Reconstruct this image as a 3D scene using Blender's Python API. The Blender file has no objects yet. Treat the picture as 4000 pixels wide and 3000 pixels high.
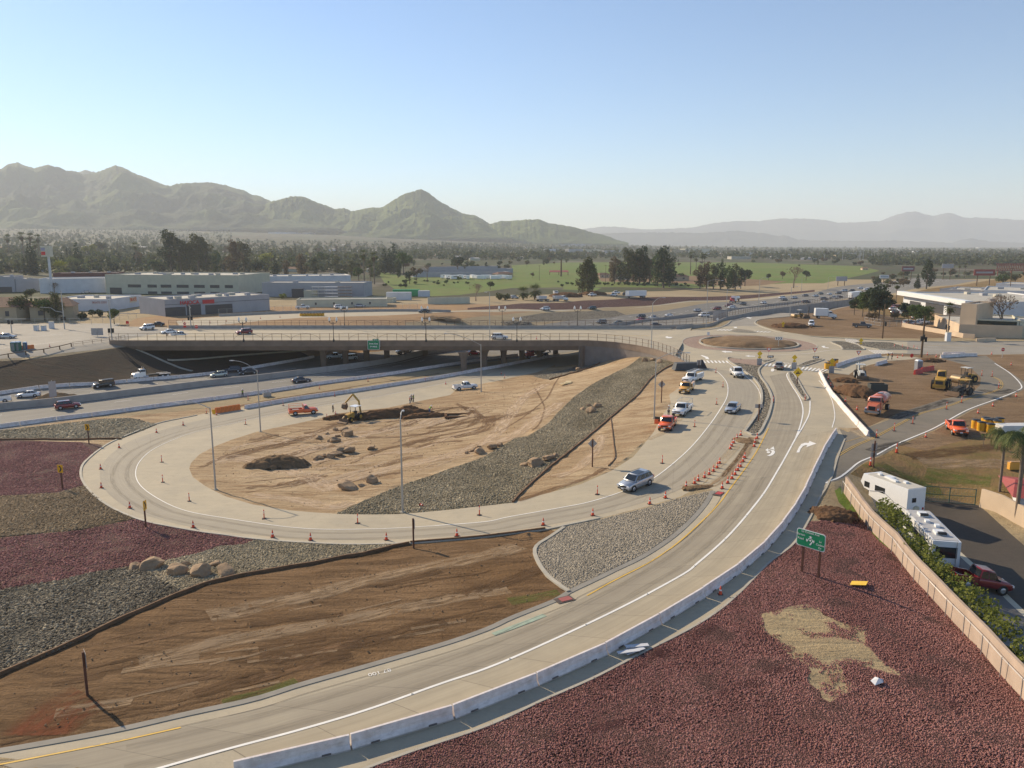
import bpy, bmesh, math, random
import numpy as np
from mathutils import Vector, Matrix
from mathutils.geometry import delaunay_2d_cdt
from mathutils.bvhtree import BVHTree
random.seed(7); RNG = np.random.default_rng(11)
R = math.radians
S = bpy.context.scene; COL = S.collection
# ---------------------------------------------------------------- camera
FPX, CX, CY, HC = 1683.0, 1106.0, 829.5, 27.3
TILT = R(10.17); CT, ST = math.cos(TILT), math.sin(TILT)
cam = bpy.data.cameras.new('camera'); co = bpy.data.objects.new('camera', cam); COL.objects.link(co)
cam.sensor_width = 36; cam.lens = 36 * FPX / 2212; cam.clip_start = .5; cam.clip_end = 80000
co.location = (0, 0, HC); co.rotation_euler = (math.pi / 2 - TILT, 0, 0); S.camera = co
def ray(u, v):
 a, b = u - CX, v - CY
 return a, FPX * CT - b * ST, -(FPX * ST + b * CT)
def P(u, v, z):                       # point at height z seen at (u, v)
 a, f, d = ray(u, v); t = (z - HC) / d
 return Vector((a * t, f * t, z))
def Zat(u, v, y):                     # point at distance y seen at (u, v)
 a, f, d = ray(u, v); t = y / f
 return Vector((a * t, y, HC + d * t))
def ppm(p):                           # reference pixels per metre at p
 return FPX / (p[1] * CT + (HC - p[2]) * ST)
# ---------------------------------------------------------------- terrain height
CI = [(648,1647,0),(884,1589,0),(1082,1515,0),(1246,1449,0),(1378,1380,0),(1482,1319,0),(1600,1230,.1),(1700,1100,.3),(1760,1010,.5),(1810,930,.7),
 (0,1640,0),(300,1570,0),(600,1500,0),(900,1420,0),(1200,1300,0),(1350,1230,0),(1480,1140,.1),(1550,1060,.2),(1700,900,.7),(1740,820,.95),(1640,870,.7),(1600,800,.95),
 (200,1480,-.15),(420,1500,-.05),(400,1300,-.8),(620,1300,-.9),(620,1215,-2.2),(250,1340,-.9),(0,1440,-.6),(100,1250,-1.9),(300,1180,-2.9),(0,1130,-3.0),(120,1070,-3.7),(100,1000,-4.6),(30,960,-5.4),(100,920,-5.9),(250,912,-5.9),
 (175,1027,-4.3),(208,982,-4.9),(275,943,-5.5),(340,917,-5.8),(180,1050,-4.1),(250,1102,-3.6),(350,1135,-3.2),(450,1152,-3.0),(623,1171,-2.7),(748,1177,-2.4),(885,1174,-2.0),(1050,1163,-1.5),(1188,1143,-1.1),(1295,1120,-.75),(1395,1095,-.45),(1470,1073,-.2),(1540,1059,.1),
 (410,1005,-4.6),(445,1050,-4.0),(425,985,-4.8),(553,932,-5.8),(487,1072,-3.7),(560,1090,-3.3),(723,1110,-2.7),(860,1110,-2.4),(1025,1095,-1.9),(1106,1086,-1.6),(1165,1070,-1.3),(1255,1045,-.9),(1322,1016,-.6),(1367,985,-.4),(1417,933,0),(1449,870,.3),(1471,834,.6),(1521,787,.95),
 (640,960,-5.3),(800,1000,-4.6),(900,950,-4.9),(1000,920,-4.9),(700,1050,-3.9),(1000,1040,-3.2),(1250,940,-1.6),(1300,860,-1.9),(1150,830,-4.2),(1280,800,-3.3),(1380,775,-.8),(1330,900,-.9),(1400,820,.1),(1440,790,.6),
 (697,907,-6),(840,881,-6),(985,842,-6),(1037,830,-6),(1161,804,-6),(1244,786,-5.9),(633,866,-6),(829,832,-6),(1040,800,-6),(1216,768,-6.1),
 (1850,860,.8),(1950,800,.85),(1900,930,.8),(2000,870,.85),(2100,840,.85),(2200,800,.9),(2050,960,.7),(2150,900,.8),(2200,1000,.2),(1800,1040,.5),(1900,1010,.5),(2114,1092,-2.4),(1780,1110,.2),(1850,1150,-.3),(1826,1066,.2),(1930,1190,-.7),(2008,1283,-.8),(2100,1395,-.7),(2180,1490,-.6),(2180,1600,0),(1925,1085,-2.6),(2000,1075,-2.4),(1980,1160,-2.8),(2060,1220,-2.8),(2150,1300,-2.8),(2240,1400,-2.8),(2350,1520,-2.8),(2250,1250,-2.8),(2170,1150,-2.7),(1950,1100,-2.7),(2150,1060,-.6),(2300,1180,-2.6),(1500,1500,0),(1800,1400,0)]
CW = [(-40,30,-.1),(40,30,0),(60,40,-2),(90,60,-2.8),(100,90,-1.6),(120,130,.9),(180,160,1),(-80,60,-3),(-80,90,-4.5),(-110,110,-5.8),(-120,130,-6),(0,15,0),(-60,40,-1.4),(0,8,0),(30,8,0),(-30,8,-.2),
 # freeway, diagonal under the bridge
 (-160,135,-6),(-125,150,-6),(-105,158,-6),(-86,171,-6),(-73,183,-6),(-59,196,-6),(-37,218,-6),(-27,240,-6),(-5,266,-6),(20,297,-6),(41,322,-6),(70,352,-6),(99,384,-6),(150,436,-5.8),(224,508,-5.4),(330,610,-4.6),(450,720,-3.6),(600,860,-2.5),(900,1140,-1),
 (-115,172,-6),(-100,183,-6),(-85,196,-6),(-72,207,-6),(-58,227,-6),(-42,244,-6),(-20,268,-6),(5,298,-6),(-120,160,-6),(-60,140,-6),(-30,160,-6),(0,185,-6),(-12,205,-6),(13,236,-6),(10,215,-6),(25,250,-6),(40,275,-6),(70,305,-6),(110,345,-6),(160,395,-6),
 # east of the freeway: roundabout plateau
 (32,209,.8),(46,209,.9),(63,208,1),(90,208,1),(120,200,1),(36,222,.8),(45,240,.85),(60,240,1),(90,245,1),(60,272,.8),(85,290,.7),(105,310,.6),(150,345,.6),(200,380,.8),(125,240,1),(170,240,1),(230,250,1),(120,285,.8),(180,300,1),(260,320,1),
 (20,203,-5),(22,206,-4.6),(40,206,.4),(28,205.5,-2.6),(48,201,.6),(50,196,.9),
 (180,430,-4.8),(250,500,-4.0),(230,420,.5),(300,480,.6),(300,400,1),(370,560,.8),(500,700,.8),
 # west bank and under-bridge slope
 (-124,187,.3),(-135,176,.3),(-150,165,.3),(-113,196,.6),(-106,208,.9),(-200,140,.2),(-106,225,1),(-84,246,.8),(-93,208,-3.8),(-62,234,-3.8),(-87,206,-5.6),(-78,222,-3.8),(-100,207,-1),(-76,244,-1.2),(-60,262,0),(-38,286,0),(-15,310,0),(-69,270,.5),(-45,300,.3),
 (-130,210,1),(-130,250,1),(-160,200,.8),(-200,200,.8),(-160,280,.9),(-250,250,.8),(-100,300,.8),(-60,320,.7),(0,335,.2),(40,370,-.6),(90,420,-1.6),(20,350,-1.2),(58,376,-3.5),(0,360,.1),(60,420,-.6),
 (-250,400,.8),(-100,400,.5),(0,450,-.8),(100,480,-2),(160,560,-2.8),(250,650,-2.6),(-250,600,1),(-100,600,0),(50,620,-2),(250,800,-2),(450,850,-1),(450,500,1),(600,620,1),(350,350,1),(700,900,0),
 (-600,600,3),(-300,900,4),(0,1000,0),(400,1200,0),(900,1200,0),(-1200,1200,14),(-500,1600,14),(0,1800,4),(600,2000,0),(1500,2000,0),(-2500,2400,50),(-900,2800,45),(0,3000,14),(1000,3200,0),(2500,3000,0),
 (-4500,4800,125),(-2600,4800,120),(-1300,4800,105),(-400,4800,60),(400,4800,22),(1500,5000,5),(4000,5000,0),(0,9000,0),(-6000,9000,60),(6000,9000,0),(0,24000,0),(15000,22000,0),(-15000,22000,0)]
_c = np.array([tuple(P(u, v, z)) for u, v, z in CI] + [tuple(c) for c in CW])
_n = len(_c)
_D = np.hypot(_c[:, None, 0] - _c[None, :, 0], _c[:, None, 1] - _c[None, :, 1])
_A = np.zeros((_n + 1, _n + 1)); _A[:_n, :_n] = -_D - np.eye(_n) * -.35; _A[:_n, _n] = 1; _A[_n, :_n] = 1
_w = np.linalg.solve(_A, np.r_[_c[:, 2], 0])
def H(x, y):
 x = np.atleast_1d(np.asarray(x, float)); y = np.atleast_1d(np.asarray(y, float)); out = np.empty(len(x))
 for i in range(0, len(x), 4000):
  d = np.hypot(x[i:i+4000, None] - _c[None, :, 0], y[i:i+4000, None] - _c[None, :, 1])
  out[i:i+4000] = -d @ _w[:_n] + _w[_n]
 return out
_t = np.geomspace(22, 26000, 500)
def G(u, v):                          # point on the terrain seen at (u, v)
 a, f, d = ray(u, v); tt = _t / f
 zr = HC + d * tt; h = H(a * tt, f * tt); k = np.argmax(zr < h)
 if k == 0: k = len(tt) - 1
 lo, hi = tt[k-1], tt[k]
 g = np.linspace(lo, hi, 40); q = (HC + d * g) - H(a * g, f * g); j = int(np.argmax(q < 0)) or 39
 q0, q1 = q[j-1], q[j]; t = g[j-1] + (g[j] - g[j-1]) * (q0 / (q0 - q1) if q0 != q1 else .5)
 return Vector((a * t, f * t, HC + d * t))
# ---------------------------------------------------------------- helpers: objects
def tag(o, label=None, cat=None, group=None, kind=None):
 if label: o['label'] = label
 if cat: o['category'] = cat
 if group: o['group'] = group
 if kind: o['kind'] = kind
 return o
def thing(name, label, cat, loc=(0, 0, 0), rz=0, group=None):
 o = bpy.data.objects.new(name, None); COL.objects.link(o); o.location = loc; o.rotation_euler = (0, 0, rz)
 o.empty_display_size = .3
 return tag(o, label, cat, group)
def link_mesh(name, me, parent=None, mat=None):
 if mat and not me.materials: me.materials.append(mat)
 o = bpy.data.objects.new(name, me); COL.objects.link(o)
 if parent: o.parent = parent
 return o
def np_mesh(name, verts, faces, parent=None, mat=None, smooth=False):
 me = bpy.data.meshes.new(name); verts = np.asarray(verts, np.float32)
 if isinstance(faces, np.ndarray):
  k = faces.shape[1]; nf = len(faces)
  me.vertices.add(len(verts)); me.vertices.foreach_set('co', verts.ravel())
  me.loops.add(nf * k); me.loops.foreach_set('vertex_index', faces.ravel().astype(np.int32))
  me.polygons.add(nf); me.polygons.foreach_set('loop_start', np.arange(0, nf * k, k, dtype=np.int32))
  me.polygons.foreach_set('loop_total', np.full(nf, k, np.int32)); me.update(calc_edges=True)
 else:
  me.from_pydata([tuple(map(float, v)) for v in verts], [], faces); me.update()
 if smooth: me.polygons.foreach_set('use_smooth', np.ones(len(me.polygons), bool))
 return link_mesh(name, me, parent, mat)
class MB:
 """collects shapes, then links them as one mesh object"""
 def __init__(s): s.v = []; s.f = []; s.sm = []
 def add(s, v, f, smooth=False):
  n = len(s.v); s.v += [tuple(p) for p in v]; s.f += [tuple(i + n for i in q) for q in f]; s.sm += [smooth] * len(f); return s
 def box(s, c, d, rz=0, rx=0, ry=0, taper=1.0):
  M = Matrix.Translation(c) @ Matrix.Rotation(rz, 4, 'Z') @ Matrix.Rotation(ry, 4, 'Y') @ Matrix.Rotation(rx, 4, 'X')
  v = []
  for z in (-.5, .5):
   t = taper if z > 0 else 1
   for x, y in ((-.5, -.5), (.5, -.5), (.5, .5), (-.5, .5)): v.append(M @ Vector((x * d[0] * t, y * d[1] * t, z * d[2])))
  return s.add(v, [(3,2,1,0),(4,5,6,7),(0,1,5,4),(1,2,6,5),(2,3,7,6),(3,0,4,7)])
 def tube(s, a, b, r0, r1=None, n=8, cap=True):
  a = Vector(a); b = Vector(b); r1 = r0 if r1 is None else r1
  q = (b - a).to_track_quat('Z', 'Y'); v = []
  for p, r in ((a, r0), (b, r1)):
   for i in range(n):
    t = 2 * math.pi * i / n; v.append(p + q @ Vector((math.cos(t) * r, math.sin(t) * r, 0)))
  f = [(i, (i + 1) % n, n + (i + 1) % n, n + i) for i in range(n)]
  s.add(v, f, n > 5)
  if cap: s.add(v, [tuple(range(n - 1, -1, -1)), tuple(range(n, 2 * n))])
  return s
 def path(s, pts, r, n=6):
  for a, b in zip(pts, pts[1:]): s.tube(a, b, r, r, n)
  return s
 def prism(s, prof, y0, y1, rz=0, loc=(0, 0, 0), axis='y'):   # profile in xz pushed along y
  M = Matrix.Translation(loc) @ Matrix.Rotation(rz, 4, 'Z'); n = len(prof)
  v = [M @ Vector((x, y0, z)) for x, z in prof] + [M @ Vector((x, y1, z)) for x, z in prof]
  return s.add(v, [tuple(range(n)), tuple(range(2 * n - 1, n - 1, -1))] + [(i, n + i, n + (i + 1) % n, (i + 1) % n) for i in range(n)])
 def loft(s, rings, cap=True, smooth=True, closed=True):
  n = len(rings[0]); v = [p for r in rings for p in r]; f = []
  for k in range(len(rings) - 1):
   for i in range(n if closed else n - 1):
    j = (i + 1) % n; f.append((k * n + i, k * n + j, (k + 1) * n + j, (k + 1) * n + i))
  s.add(v, f, smooth)
  if cap: s.add(v, [tuple(range(n - 1, -1, -1)), tuple(range((len(rings) - 1) * n, len(rings) * n))])
  return s
 def quad(s, a, b, c, d): return s.add([a, b, c, d], [(0, 1, 2, 3)])
 def lathe(s, prof, n=12, c=(0, 0, 0)):
  rings = [[(c[0] + math.cos(2*math.pi*i/n) * r, c[1] + math.sin(2*math.pi*i/n) * r, c[2] + z) for i in range(n)] for r, z in prof]
  return s.loft(rings)
 def build(s, name, mat, parent=None, fix=True):
  me = bpy.data.meshes.new(name); me.from_pydata([tuple(map(float, p)) for p in s.v], [], s.f)
  me.polygons.foreach_set('use_smooth', s.sm)
  if fix:
   bm = bmesh.new(); bm.from_mesh(me); bmesh.ops.recalc_face_normals(bm, faces=bm.faces); bm.to_mesh(me); bm.free()
  me.update(); return link_mesh(name, me, parent, mat)
def kids(o): return [c for c in CHILD.get(o.name, [])]
def set_mat(o, m):
 if not o.material_slots: return
 o.material_slots[0].link = 'OBJECT'; o.material_slots[0].material = m
def dup(root, loc, rz=0, label=None, cat=None, group=None, sc=None, mats=None):
 r = root.copy(); COL.objects.link(r); r.location = loc; r.rotation_euler = (0, 0, rz)
 if sc: r.scale = (sc,) * 3 if isinstance(sc, (int, float)) else sc
 if label: r['label'] = label
 if cat: r['category'] = cat
 if group: r['group'] = group
 def rec(a, b):
  for ch in a.children:
   c = ch.copy(); COL.objects.link(c); c.parent = b
   base = ch.name.split('.')[0]
   if mats and base in mats: set_mat(c, mats[base])
   rec(ch, c)
 rec(root, r)
 return r
PROTO = {}
def use(key, maker, loc, rz, label, cat, group=None, sc=None, mats=None):
 """the first call places the thing itself, later calls copy it"""
 if key not in PROTO:
  o = maker(); PROTO[key] = o; PROTO[key + '#free'] = True
 o = PROTO[key]
 if PROTO.get(key + '#free'):
  PROTO[key + '#free'] = False
  o.location = loc; o.rotation_euler = (0, 0, rz)
  if sc: o.scale = (sc,) * 3 if isinstance(sc, (int, float)) else sc
  tag(o, label, cat, group)
  if mats:
   def rec(a):
    for ch in a.children:
     b = ch.name.split('.')[0]
     if b in mats: set_mat(ch, mats[b])
     rec(ch)
   rec(o)
  return o
 c = dup(o, loc, rz, label, cat, group, sc, mats)
 if not sc: c.scale = (1, 1, 1)
 if not group and 'group' in c: del c['group']
 if not mats: pass
 return c
# ---------------------------------------------------------------- materials
class NT:
 def __init__(s, name):
  s.m = bpy.data.materials.new(name); s.m.use_nodes = True; s.t = s.m.node_tree; s.n = s.t.nodes; s.l = s.t.links
  s.b = s.n['Principled BSDF']; s.pos = None
 def new(s, typ, **k):
  x = s.n.new(typ)
  for a, b in k.items(): setattr(x, a, b)
  return x
 def link(s, a, b): s.l.new(a, b)
 def P(s):
  if not s.pos: s.pos = s.new('ShaderNodeNewGeometry').outputs['Position']
  return s.pos
 def mapping(s, src, scale=(1, 1, 1), rot=(0, 0, 0), loc=(0, 0, 0)):
  m = s.new('ShaderNodeMapping'); m.inputs['Scale'].default_value = scale; m.inputs['Rotation'].default_value = rot
  m.inputs['Location'].default_value = loc; s.link(src, m.inputs['Vector']); return m.outputs[0]
 def noise(s, vec, scale, detail=4, rough=.55, dist=0):
  x = s.new('ShaderNodeTexNoise'); x.inputs['Scale'].default_value = scale; x.inputs['Detail'].default_value = detail
  x.inputs['Roughness'].default_value = rough; x.inputs['Distortion'].default_value = dist; s.link(vec, x.inputs['Vector']); return x.outputs['Fac']
 def voro(s, vec, scale, feature='F1', out='Distance', rnd=1):
  x = s.new('ShaderNodeTexVoronoi', feature=feature); x.inputs['Scale'].default_value = scale; x.inputs['Randomness'].default_value = rnd
  s.link(vec, x.inputs['Vector']); return x.outputs[out]
 def ramp(s, fac, stops):
  r = s.new('ShaderNodeValToRGB'); e = r.color_ramp.elements
  while len(e) < len(stops): e.new(.5)
  for el, (p, c) in zip(e, stops):
   el.position = p; el.color = (c, c, c, 1) if isinstance(c, (int, float)) else (*c, 1)
  s.link(fac, r.inputs[0]); return r.outputs[0]
 def mix(s, fac, a, b, mode='MIX'):
  x = s.new('ShaderNodeMix', data_type='RGBA', blend_type=mode)
  for sock, val in ((x.inputs['Factor'], fac), (x.inputs['A'], a), (x.inputs['B'], b)):
   if hasattr(val, 'links'): s.link(val, sock)
   elif isinstance(val, (int, float)): sock.default_value = val if sock == x.inputs['Factor'] or sock.type == 'VALUE' else (val, val, val, 1)
   else: sock.default_value = (*val, 1)
  return x.outputs['Result']
 def math(s, op, a, b=0.0):
  x = s.new('ShaderNodeMath', operation=op)
  for sock, val in ((x.inputs[0], a), (x.inputs[1], b)):
   if hasattr(val, 'links'): s.link(val, sock)
   else: sock.default_value = val
  return x.outputs[0]
 def bump(s, h, strength=.5, dist=.05):
  x = s.new('ShaderNodeBump'); x.inputs['Strength'].default_value = strength; x.inputs['Distance'].default_value = dist
  s.link(h, x.inputs['Height']); s.link(x.outputs[0], s.b.inputs['Normal'])
 def col(s, c):
  if hasattr(c, 'links'): s.link(c, s.b.inputs['Base Color'])
  else: s.b.inputs['Base Color'].default_value = (*c, 1)
 def rough(s, r, metal=0, spec=.5):
  s.b.inputs['Roughness'].default_value = r; s.b.inputs['Metallic'].default_value = metal; s.b.inputs['Specular IOR Level'].default_value = spec
  return s.m
_M = {}
def plain(name, c, rough=.6, metal=0, spec=.4, var=.12, scale=1.5, bump=0, coat=0):
 """simple procedural material: colour with mild mottling"""
 if name in _M: return _M[name]
 t = NT(name); tc = t.new('ShaderNodeTexCoord').outputs['Object']
 n = t.noise(tc, scale, 4)
 t.col(t.mix(t.ramp(n, [(.3, 0), (.75, 1)]), tuple(x * (1 - var) for x in c), tuple(min(1, x * (1 + var * .6)) for x in c)))
 if bump: t.bump(n, bump, .03)
 if coat: t.b.inputs['Coat Weight'].default_value = coat; t.b.inputs['Coat Roughness'].default_value = .08
 _M[name] = t.rough(rough, metal, spec); return _M[name]
# ---------------------------------------------------------------- ground materials
def m_concrete(name, a, b, stain=.25, rot=0.0):
 t = NT(name); p = t.P()
 n1 = t.noise(p, .22, 5, .6); n2 = t.noise(t.mapping(p, (.25, 2.2, 1), (0, 0, rot)), 1.0, 5, .65); n3 = t.noise(p, 9, 3)
 c = t.mix(t.ramp(n1, [(.35, 0), (.68, 1)]), a, b)
 c = t.mix(t.math('MULTIPLY', t.ramp(n2, [(.45, 0), (.75, 1)]), stain), c, tuple(x * .62 for x in a))
 c = t.mix(t.math('MULTIPLY', t.ramp(n3, [(.4, 0), (.7, 1)]), .12), c, (.2, .17, .12)); n4 = t.noise(p, 1.1, 6, .75); c = t.mix(t.math('MULTIPLY', t.ramp(n4, [(.52, 0), (.66, 1)]), stain * 1.1), c, tuple(x * .7 for x in b))
 t.col(c); t.bump(n3, .15, .01); return t.rough(.85, spec=.25)
def m_lane(name, a, b, dark, joints=4.6):
 """pavement laid along the road: streaks and saw-cut joints follow the UV map (u = metres along, v = metres across)"""
 t = NT(name); uv = t.new('ShaderNodeUVMap').outputs[0]; p = t.P()
 s1 = t.noise(t.mapping(uv, (.035, 1.6, 1)), 1.0, 5, .65); s2 = t.noise(t.mapping(uv, (.12, 6, 1)), 1.0, 3, .6); n1 = t.noise(p, .35, 5, .6)
 c = t.mix(t.ramp(n1, [(.35, 0), (.7, 1)]), a, b)
 c = t.mix(t.math('MULTIPLY', t.ramp(s1, [(.42, 0), (.66, 1)]), .55), c, dark)
 c = t.mix(t.math('MULTIPLY', t.ramp(s2, [(.5, 0), (.75, 1)]), .3), c, tuple(x * .8 for x in dark))
 sp = t.new('ShaderNodeSeparateXYZ'); t.link(uv, sp.inputs[0])
 fr = t.math('FRACT', t.math('DIVIDE', sp.outputs[0], joints)); ln = t.math('LESS_THAN', fr, .05 / joints); wn = t.new('ShaderNodeTexWhiteNoise', noise_dimensions='2D'); cb = t.new('ShaderNodeCombineXYZ'); t.link(t.math('FLOOR', t.math('DIVIDE', sp.outputs[0], joints)), cb.inputs[0]); t.link(t.math('FLOOR', t.math('DIVIDE', sp.outputs[1], 3.8)), cb.inputs[1]); t.link(cb.outputs[0], wn.inputs['Vector']); c = t.mix(t.math('MULTIPLY', wn.outputs['Value'], .22), c, dark)
 c = t.mix(t.math('MULTIPLY', ln, .6), c, (.12, .1, .08))
 fr2 = t.math('FRACT', t.math('MULTIPLY', sp.outputs[0], 40)); t.bump(t.noise(p, 14, 3), .12, .01)
 t.col(c); return t.rough(.85, spec=.25)
def m_dirt(name, a, b, c3, rot=.3, tracks=.5, scale=1.0, big=.08):
 t = NT(name); p = t.P()
 n1 = t.noise(p, big * scale, 6, .62, .6); n2 = t.noise(t.mapping(p, (.12, .9, 1), (0, 0, rot)), 1.0 * scale, 6, .68, .8); n3 = t.noise(p, 3.2, 6, .7); n4 = t.noise(p, 14, 3)
 c = t.mix(t.ramp(n1, [(.36, 0), (.64, 1)]), a, b)
 c = t.mix(t.math('MULTIPLY', t.ramp(n2, [(.44, 0), (.62, 1)]), tracks), c, c3)
 c = t.mix(t.math('MULTIPLY', t.ramp(n3, [(.5, 0), (.72, 1)]), .5), c, tuple(x * .6 for x in c3))
 t.col(c)
 h = t.math('ADD', t.math('MULTIPLY', n2, 1.2), t.math('ADD', t.math('MULTIPLY', n3, .6), t.math('MULTIPLY', n4, .15)))
 t.bump(h, .9, .35); return t.rough(.95, spec=.1)
def m_stones(name, cols, scale, gap=.5, dist=.12):
 t = NT(name); p = t.P(); q = t.mapping(p, (1, 1, .3))
 cell = t.voro(q, scale, 'F1', 'Color'); d = t.voro(q, scale, 'F1', 'Distance'); sp = t.new('ShaderNodeSeparateColor'); t.link(cell, sp.inputs[0])
 c = t.ramp(sp.outputs[0], [(i / (len(cols) - 1), k) for i, k in enumerate(cols)])
 n = t.noise(p, .16, 4); c = t.mix(t.math('MULTIPLY', t.ramp(n, [(.35, 0), (.7, 1)]), .3), c, tuple(x * .7 for x in cols[0]))
 e = t.ramp(d, [(.0, 1), (gap, .75), (gap + .3, .12)])
 c = t.mix(1.0, c, e, 'MULTIPLY'); t.col(c)
 t.bump(t.ramp(d, [(.0, 1), (.35, .8), (.8, 0)]), 1.0, dist); return t.rough(.9, spec=.15)
def m_grass(name, a, b, c3, sc=.05, bl=.5):
 t = NT(name); p = t.P(); n1 = t.noise(p, sc, 6, .65, .5); n2 = t.noise(p, sc * 8, 5, .7); n3 = t.noise(p, 4, 3)
 c = t.mix(t.ramp(n1, [(.38, 0), (.62, 1)]), a, b); c = t.mix(t.math('MULTIPLY', t.ramp(n2, [(.42, 0), (.7, 1)]), bl), c, c3)
 t.col(c); t.bump(t.math('ADD', n2, t.math('MULTIPLY', n3, .4)), .8, .25); return t.rough(.95, spec=.1)
def m_far():
 t = NT('far ground'); p = t.P(); n1 = t.noise(p, .006, 6, .65); n2 = t.noise(p, .03, 5, .7); cell = t.voro(p, .03, 'F1', 'Color'); sp = t.new('ShaderNodeSeparateColor'); t.link(cell, sp.inputs[0])
 c = t.mix(t.ramp(n1, [(.4, 0), (.6, 1)]), (.085, .07, .045), (.06, .075, .033)); c = t.mix(t.math('MULTIPLY', t.ramp(n2, [(.5, 0), (.7, 1)]), .6), c, (.06, .07, .035))
 c = t.mix(t.math('MULTIPLY', t.ramp(sp.outputs[0], [(.82, 0), (.9, 1)]), .35), c, (.3, .27, .22)); t.col(c); return t.rough(.95, spec=.1)
M = dict(
 far=m_far(),
 tan=m_dirt('light tan dirt', (.54, .41, .255), (.40, .285, .165), (.27, .17, .09), .55, .8, 1.0, .08),
 sand=m_dirt('pale sand patch', (.45, .35, .20), (.40, .31, .185), (.28, .205, .12), .3, .4, 1.0, .3),
 brown=m_dirt('brown graded dirt', (.175, .102, .047), (.235, .148, .078), (.095, .054, .025), .12, .75, 1.0, .09),
 lot=m_dirt('brown lot dirt', (.22, .145, .08), (.29, .20, .12), (.13, .08, .045), .2, .5, 1.0, .07),
 orange=m_dirt('orange tan dirt', (.42, .27, .14), (.36, .24, .14), (.26, .165, .09), .8, .5, 1.0, .07),
 dry=m_grass('dry weedy ground', (.25, .155, .075), (.17, .115, .05), (.13, .14, .035), .09, .42),
 green=m_grass('green field', (.12, .195, .04), (.16, .20, .055), (.14, .115, .055), .015, .75),
 weeds=m_grass('green weeds', (.12, .20, .03), (.18, .26, .05), (.2, .15, .06), .5),
 field=m_dirt('pale field dirt', (.36, .28, .165), (.42, .335, .21), (.25, .19, .11), .1, .4, .3, .02),
 conc=m_concrete('pale concrete', (.46, .395, .28), (.39, .34, .25)),
 shoulder=m_concrete('cream shoulder concrete', (.56, .51, .385), (.49, .445, .34), .18),
 street=m_concrete('grey street paving', (.33, .30, .25), (.28, .255, .21), .3),
 fwy=m_concrete('freeway paving', (.27, .25, .215), (.235, .215, .18), .3, R(-48)),
 asphalt=m_concrete('worn asphalt', (.225, .195, .15), (.18, .16, .125), .4, R(-30)),
 dark=m_concrete('dark asphalt', (.075, .062, .05), (.06, .052, .043), .3),
 park=m_concrete('grey parking asphalt', (.16, .155, .15), (.13, .125, .12), .3),
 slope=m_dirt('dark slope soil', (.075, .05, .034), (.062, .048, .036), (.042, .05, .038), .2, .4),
 brick=m_stones('red brick apron', [(.36, .25, .19), (.42, .32, .25), (.35, .24, .19)], 3.5, .9, .01),
 maroon=m_stones('maroon gravel', [(.13, .058, .048), (.22, .11, .095), (.16, .072, .06), (.27, .15, .12), (.18, .085, .072)], 12.0, .45, .07),
 tanrock=m_stones('tan gravel', [(.15, .105, .055), (.30, .22, .12), (.22, .155, .08), (.36, .27, .155)], 5.0, .45, .13),
 cobble=m_stones('grey river cobbles', [(.15, .125, .075), (.38, .325, .21), (.24, .205, .14), (.46, .39, .26), (.28, .23, .145)], 5.2, .42, .14),
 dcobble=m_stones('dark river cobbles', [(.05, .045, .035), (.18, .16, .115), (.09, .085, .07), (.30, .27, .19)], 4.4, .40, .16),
 paver=m_stones('set cobble paving', [(.33, .285, .215), (.38, .335, .26), (.35, .31, .24), (.41, .36, .28)], 6.0, .62, .05),
 rubble=m_stones('grey crushed rock', [(.26, .225, .165), (.40, .35, .265), (.32, .28, .21)], 3.0, .45, .2),
)
WHITE = plain('white road paint', (.82, .80, .74), .7, var=.1, scale=.8)
YELLOW = plain('yellow road paint', (.68, .42, .06), .7, var=.15, scale=.8)
CURB = plain('curb concrete', (.42, .385, .31), .85, var=.15, scale=.6, bump=.2)
DCURB = plain('grey gutter concrete', (.27, .25, .21), .85, var=.15, scale=.6, bump=.2)
# ---------------------------------------------------------------- ground regions, traced then laid on the terrain
def sc4(ox, oy, k, pts): return [(ox + x / k, oy + y / k) for x, y in pts]
OFF_TOP = [(-60,1630),(0,1622),(240,1579),(395,1544),(553,1509),(648,1479),(798,1437),(948,1394),(1051,1359),(1108,1333),(1203,1295),(1228,1279),(1320,1235),(1395,1198),(1470,1145),(1520,1093),(1540,1060)]
SHOULDER = [(1825,948),(1811,984),(1789,1045),(1771,1075),(1747,1124),(1715,1174),(1661,1216),(1600,1278),(1548,1322),(1480,1364),(1390,1409),(1280,1466),(1170,1514),(1051,1569),(880,1627),(760,1672),(640,1712)]
ISLAND = [(1608.5,933),(1635.5,940),(1653.5,913),(1664,885),(1667,859),(1655.7,832),(1644,816),(1638.8,804),(1640,797),(1651,787),(1671.5,778),(1640,779),(1600,776),(1572,773),(1577,782),(1603,799),(1628.7,818.6),(1642,837),(1646,859),(1642,880),(1630,903)]
LOOP_OUT = [(1608.5,933),(1590,952),(1565,985),(1545,1020),(1515,1048),(1470,1073),(1395,1095),(1295,1120),(1188,1143),(1095,1155),(995,1166),(885,1174.5),(748,1177),(623,1171),(553,1165),(450,1152),(350,1134.7),(295,1121),(250,1102),(215,1080),(189,1055),(176,1033),(175,1015),(182,1000),(207.5,977),(237.5,957),(275,940),(340,915),(425,897),(460,889)]
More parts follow.
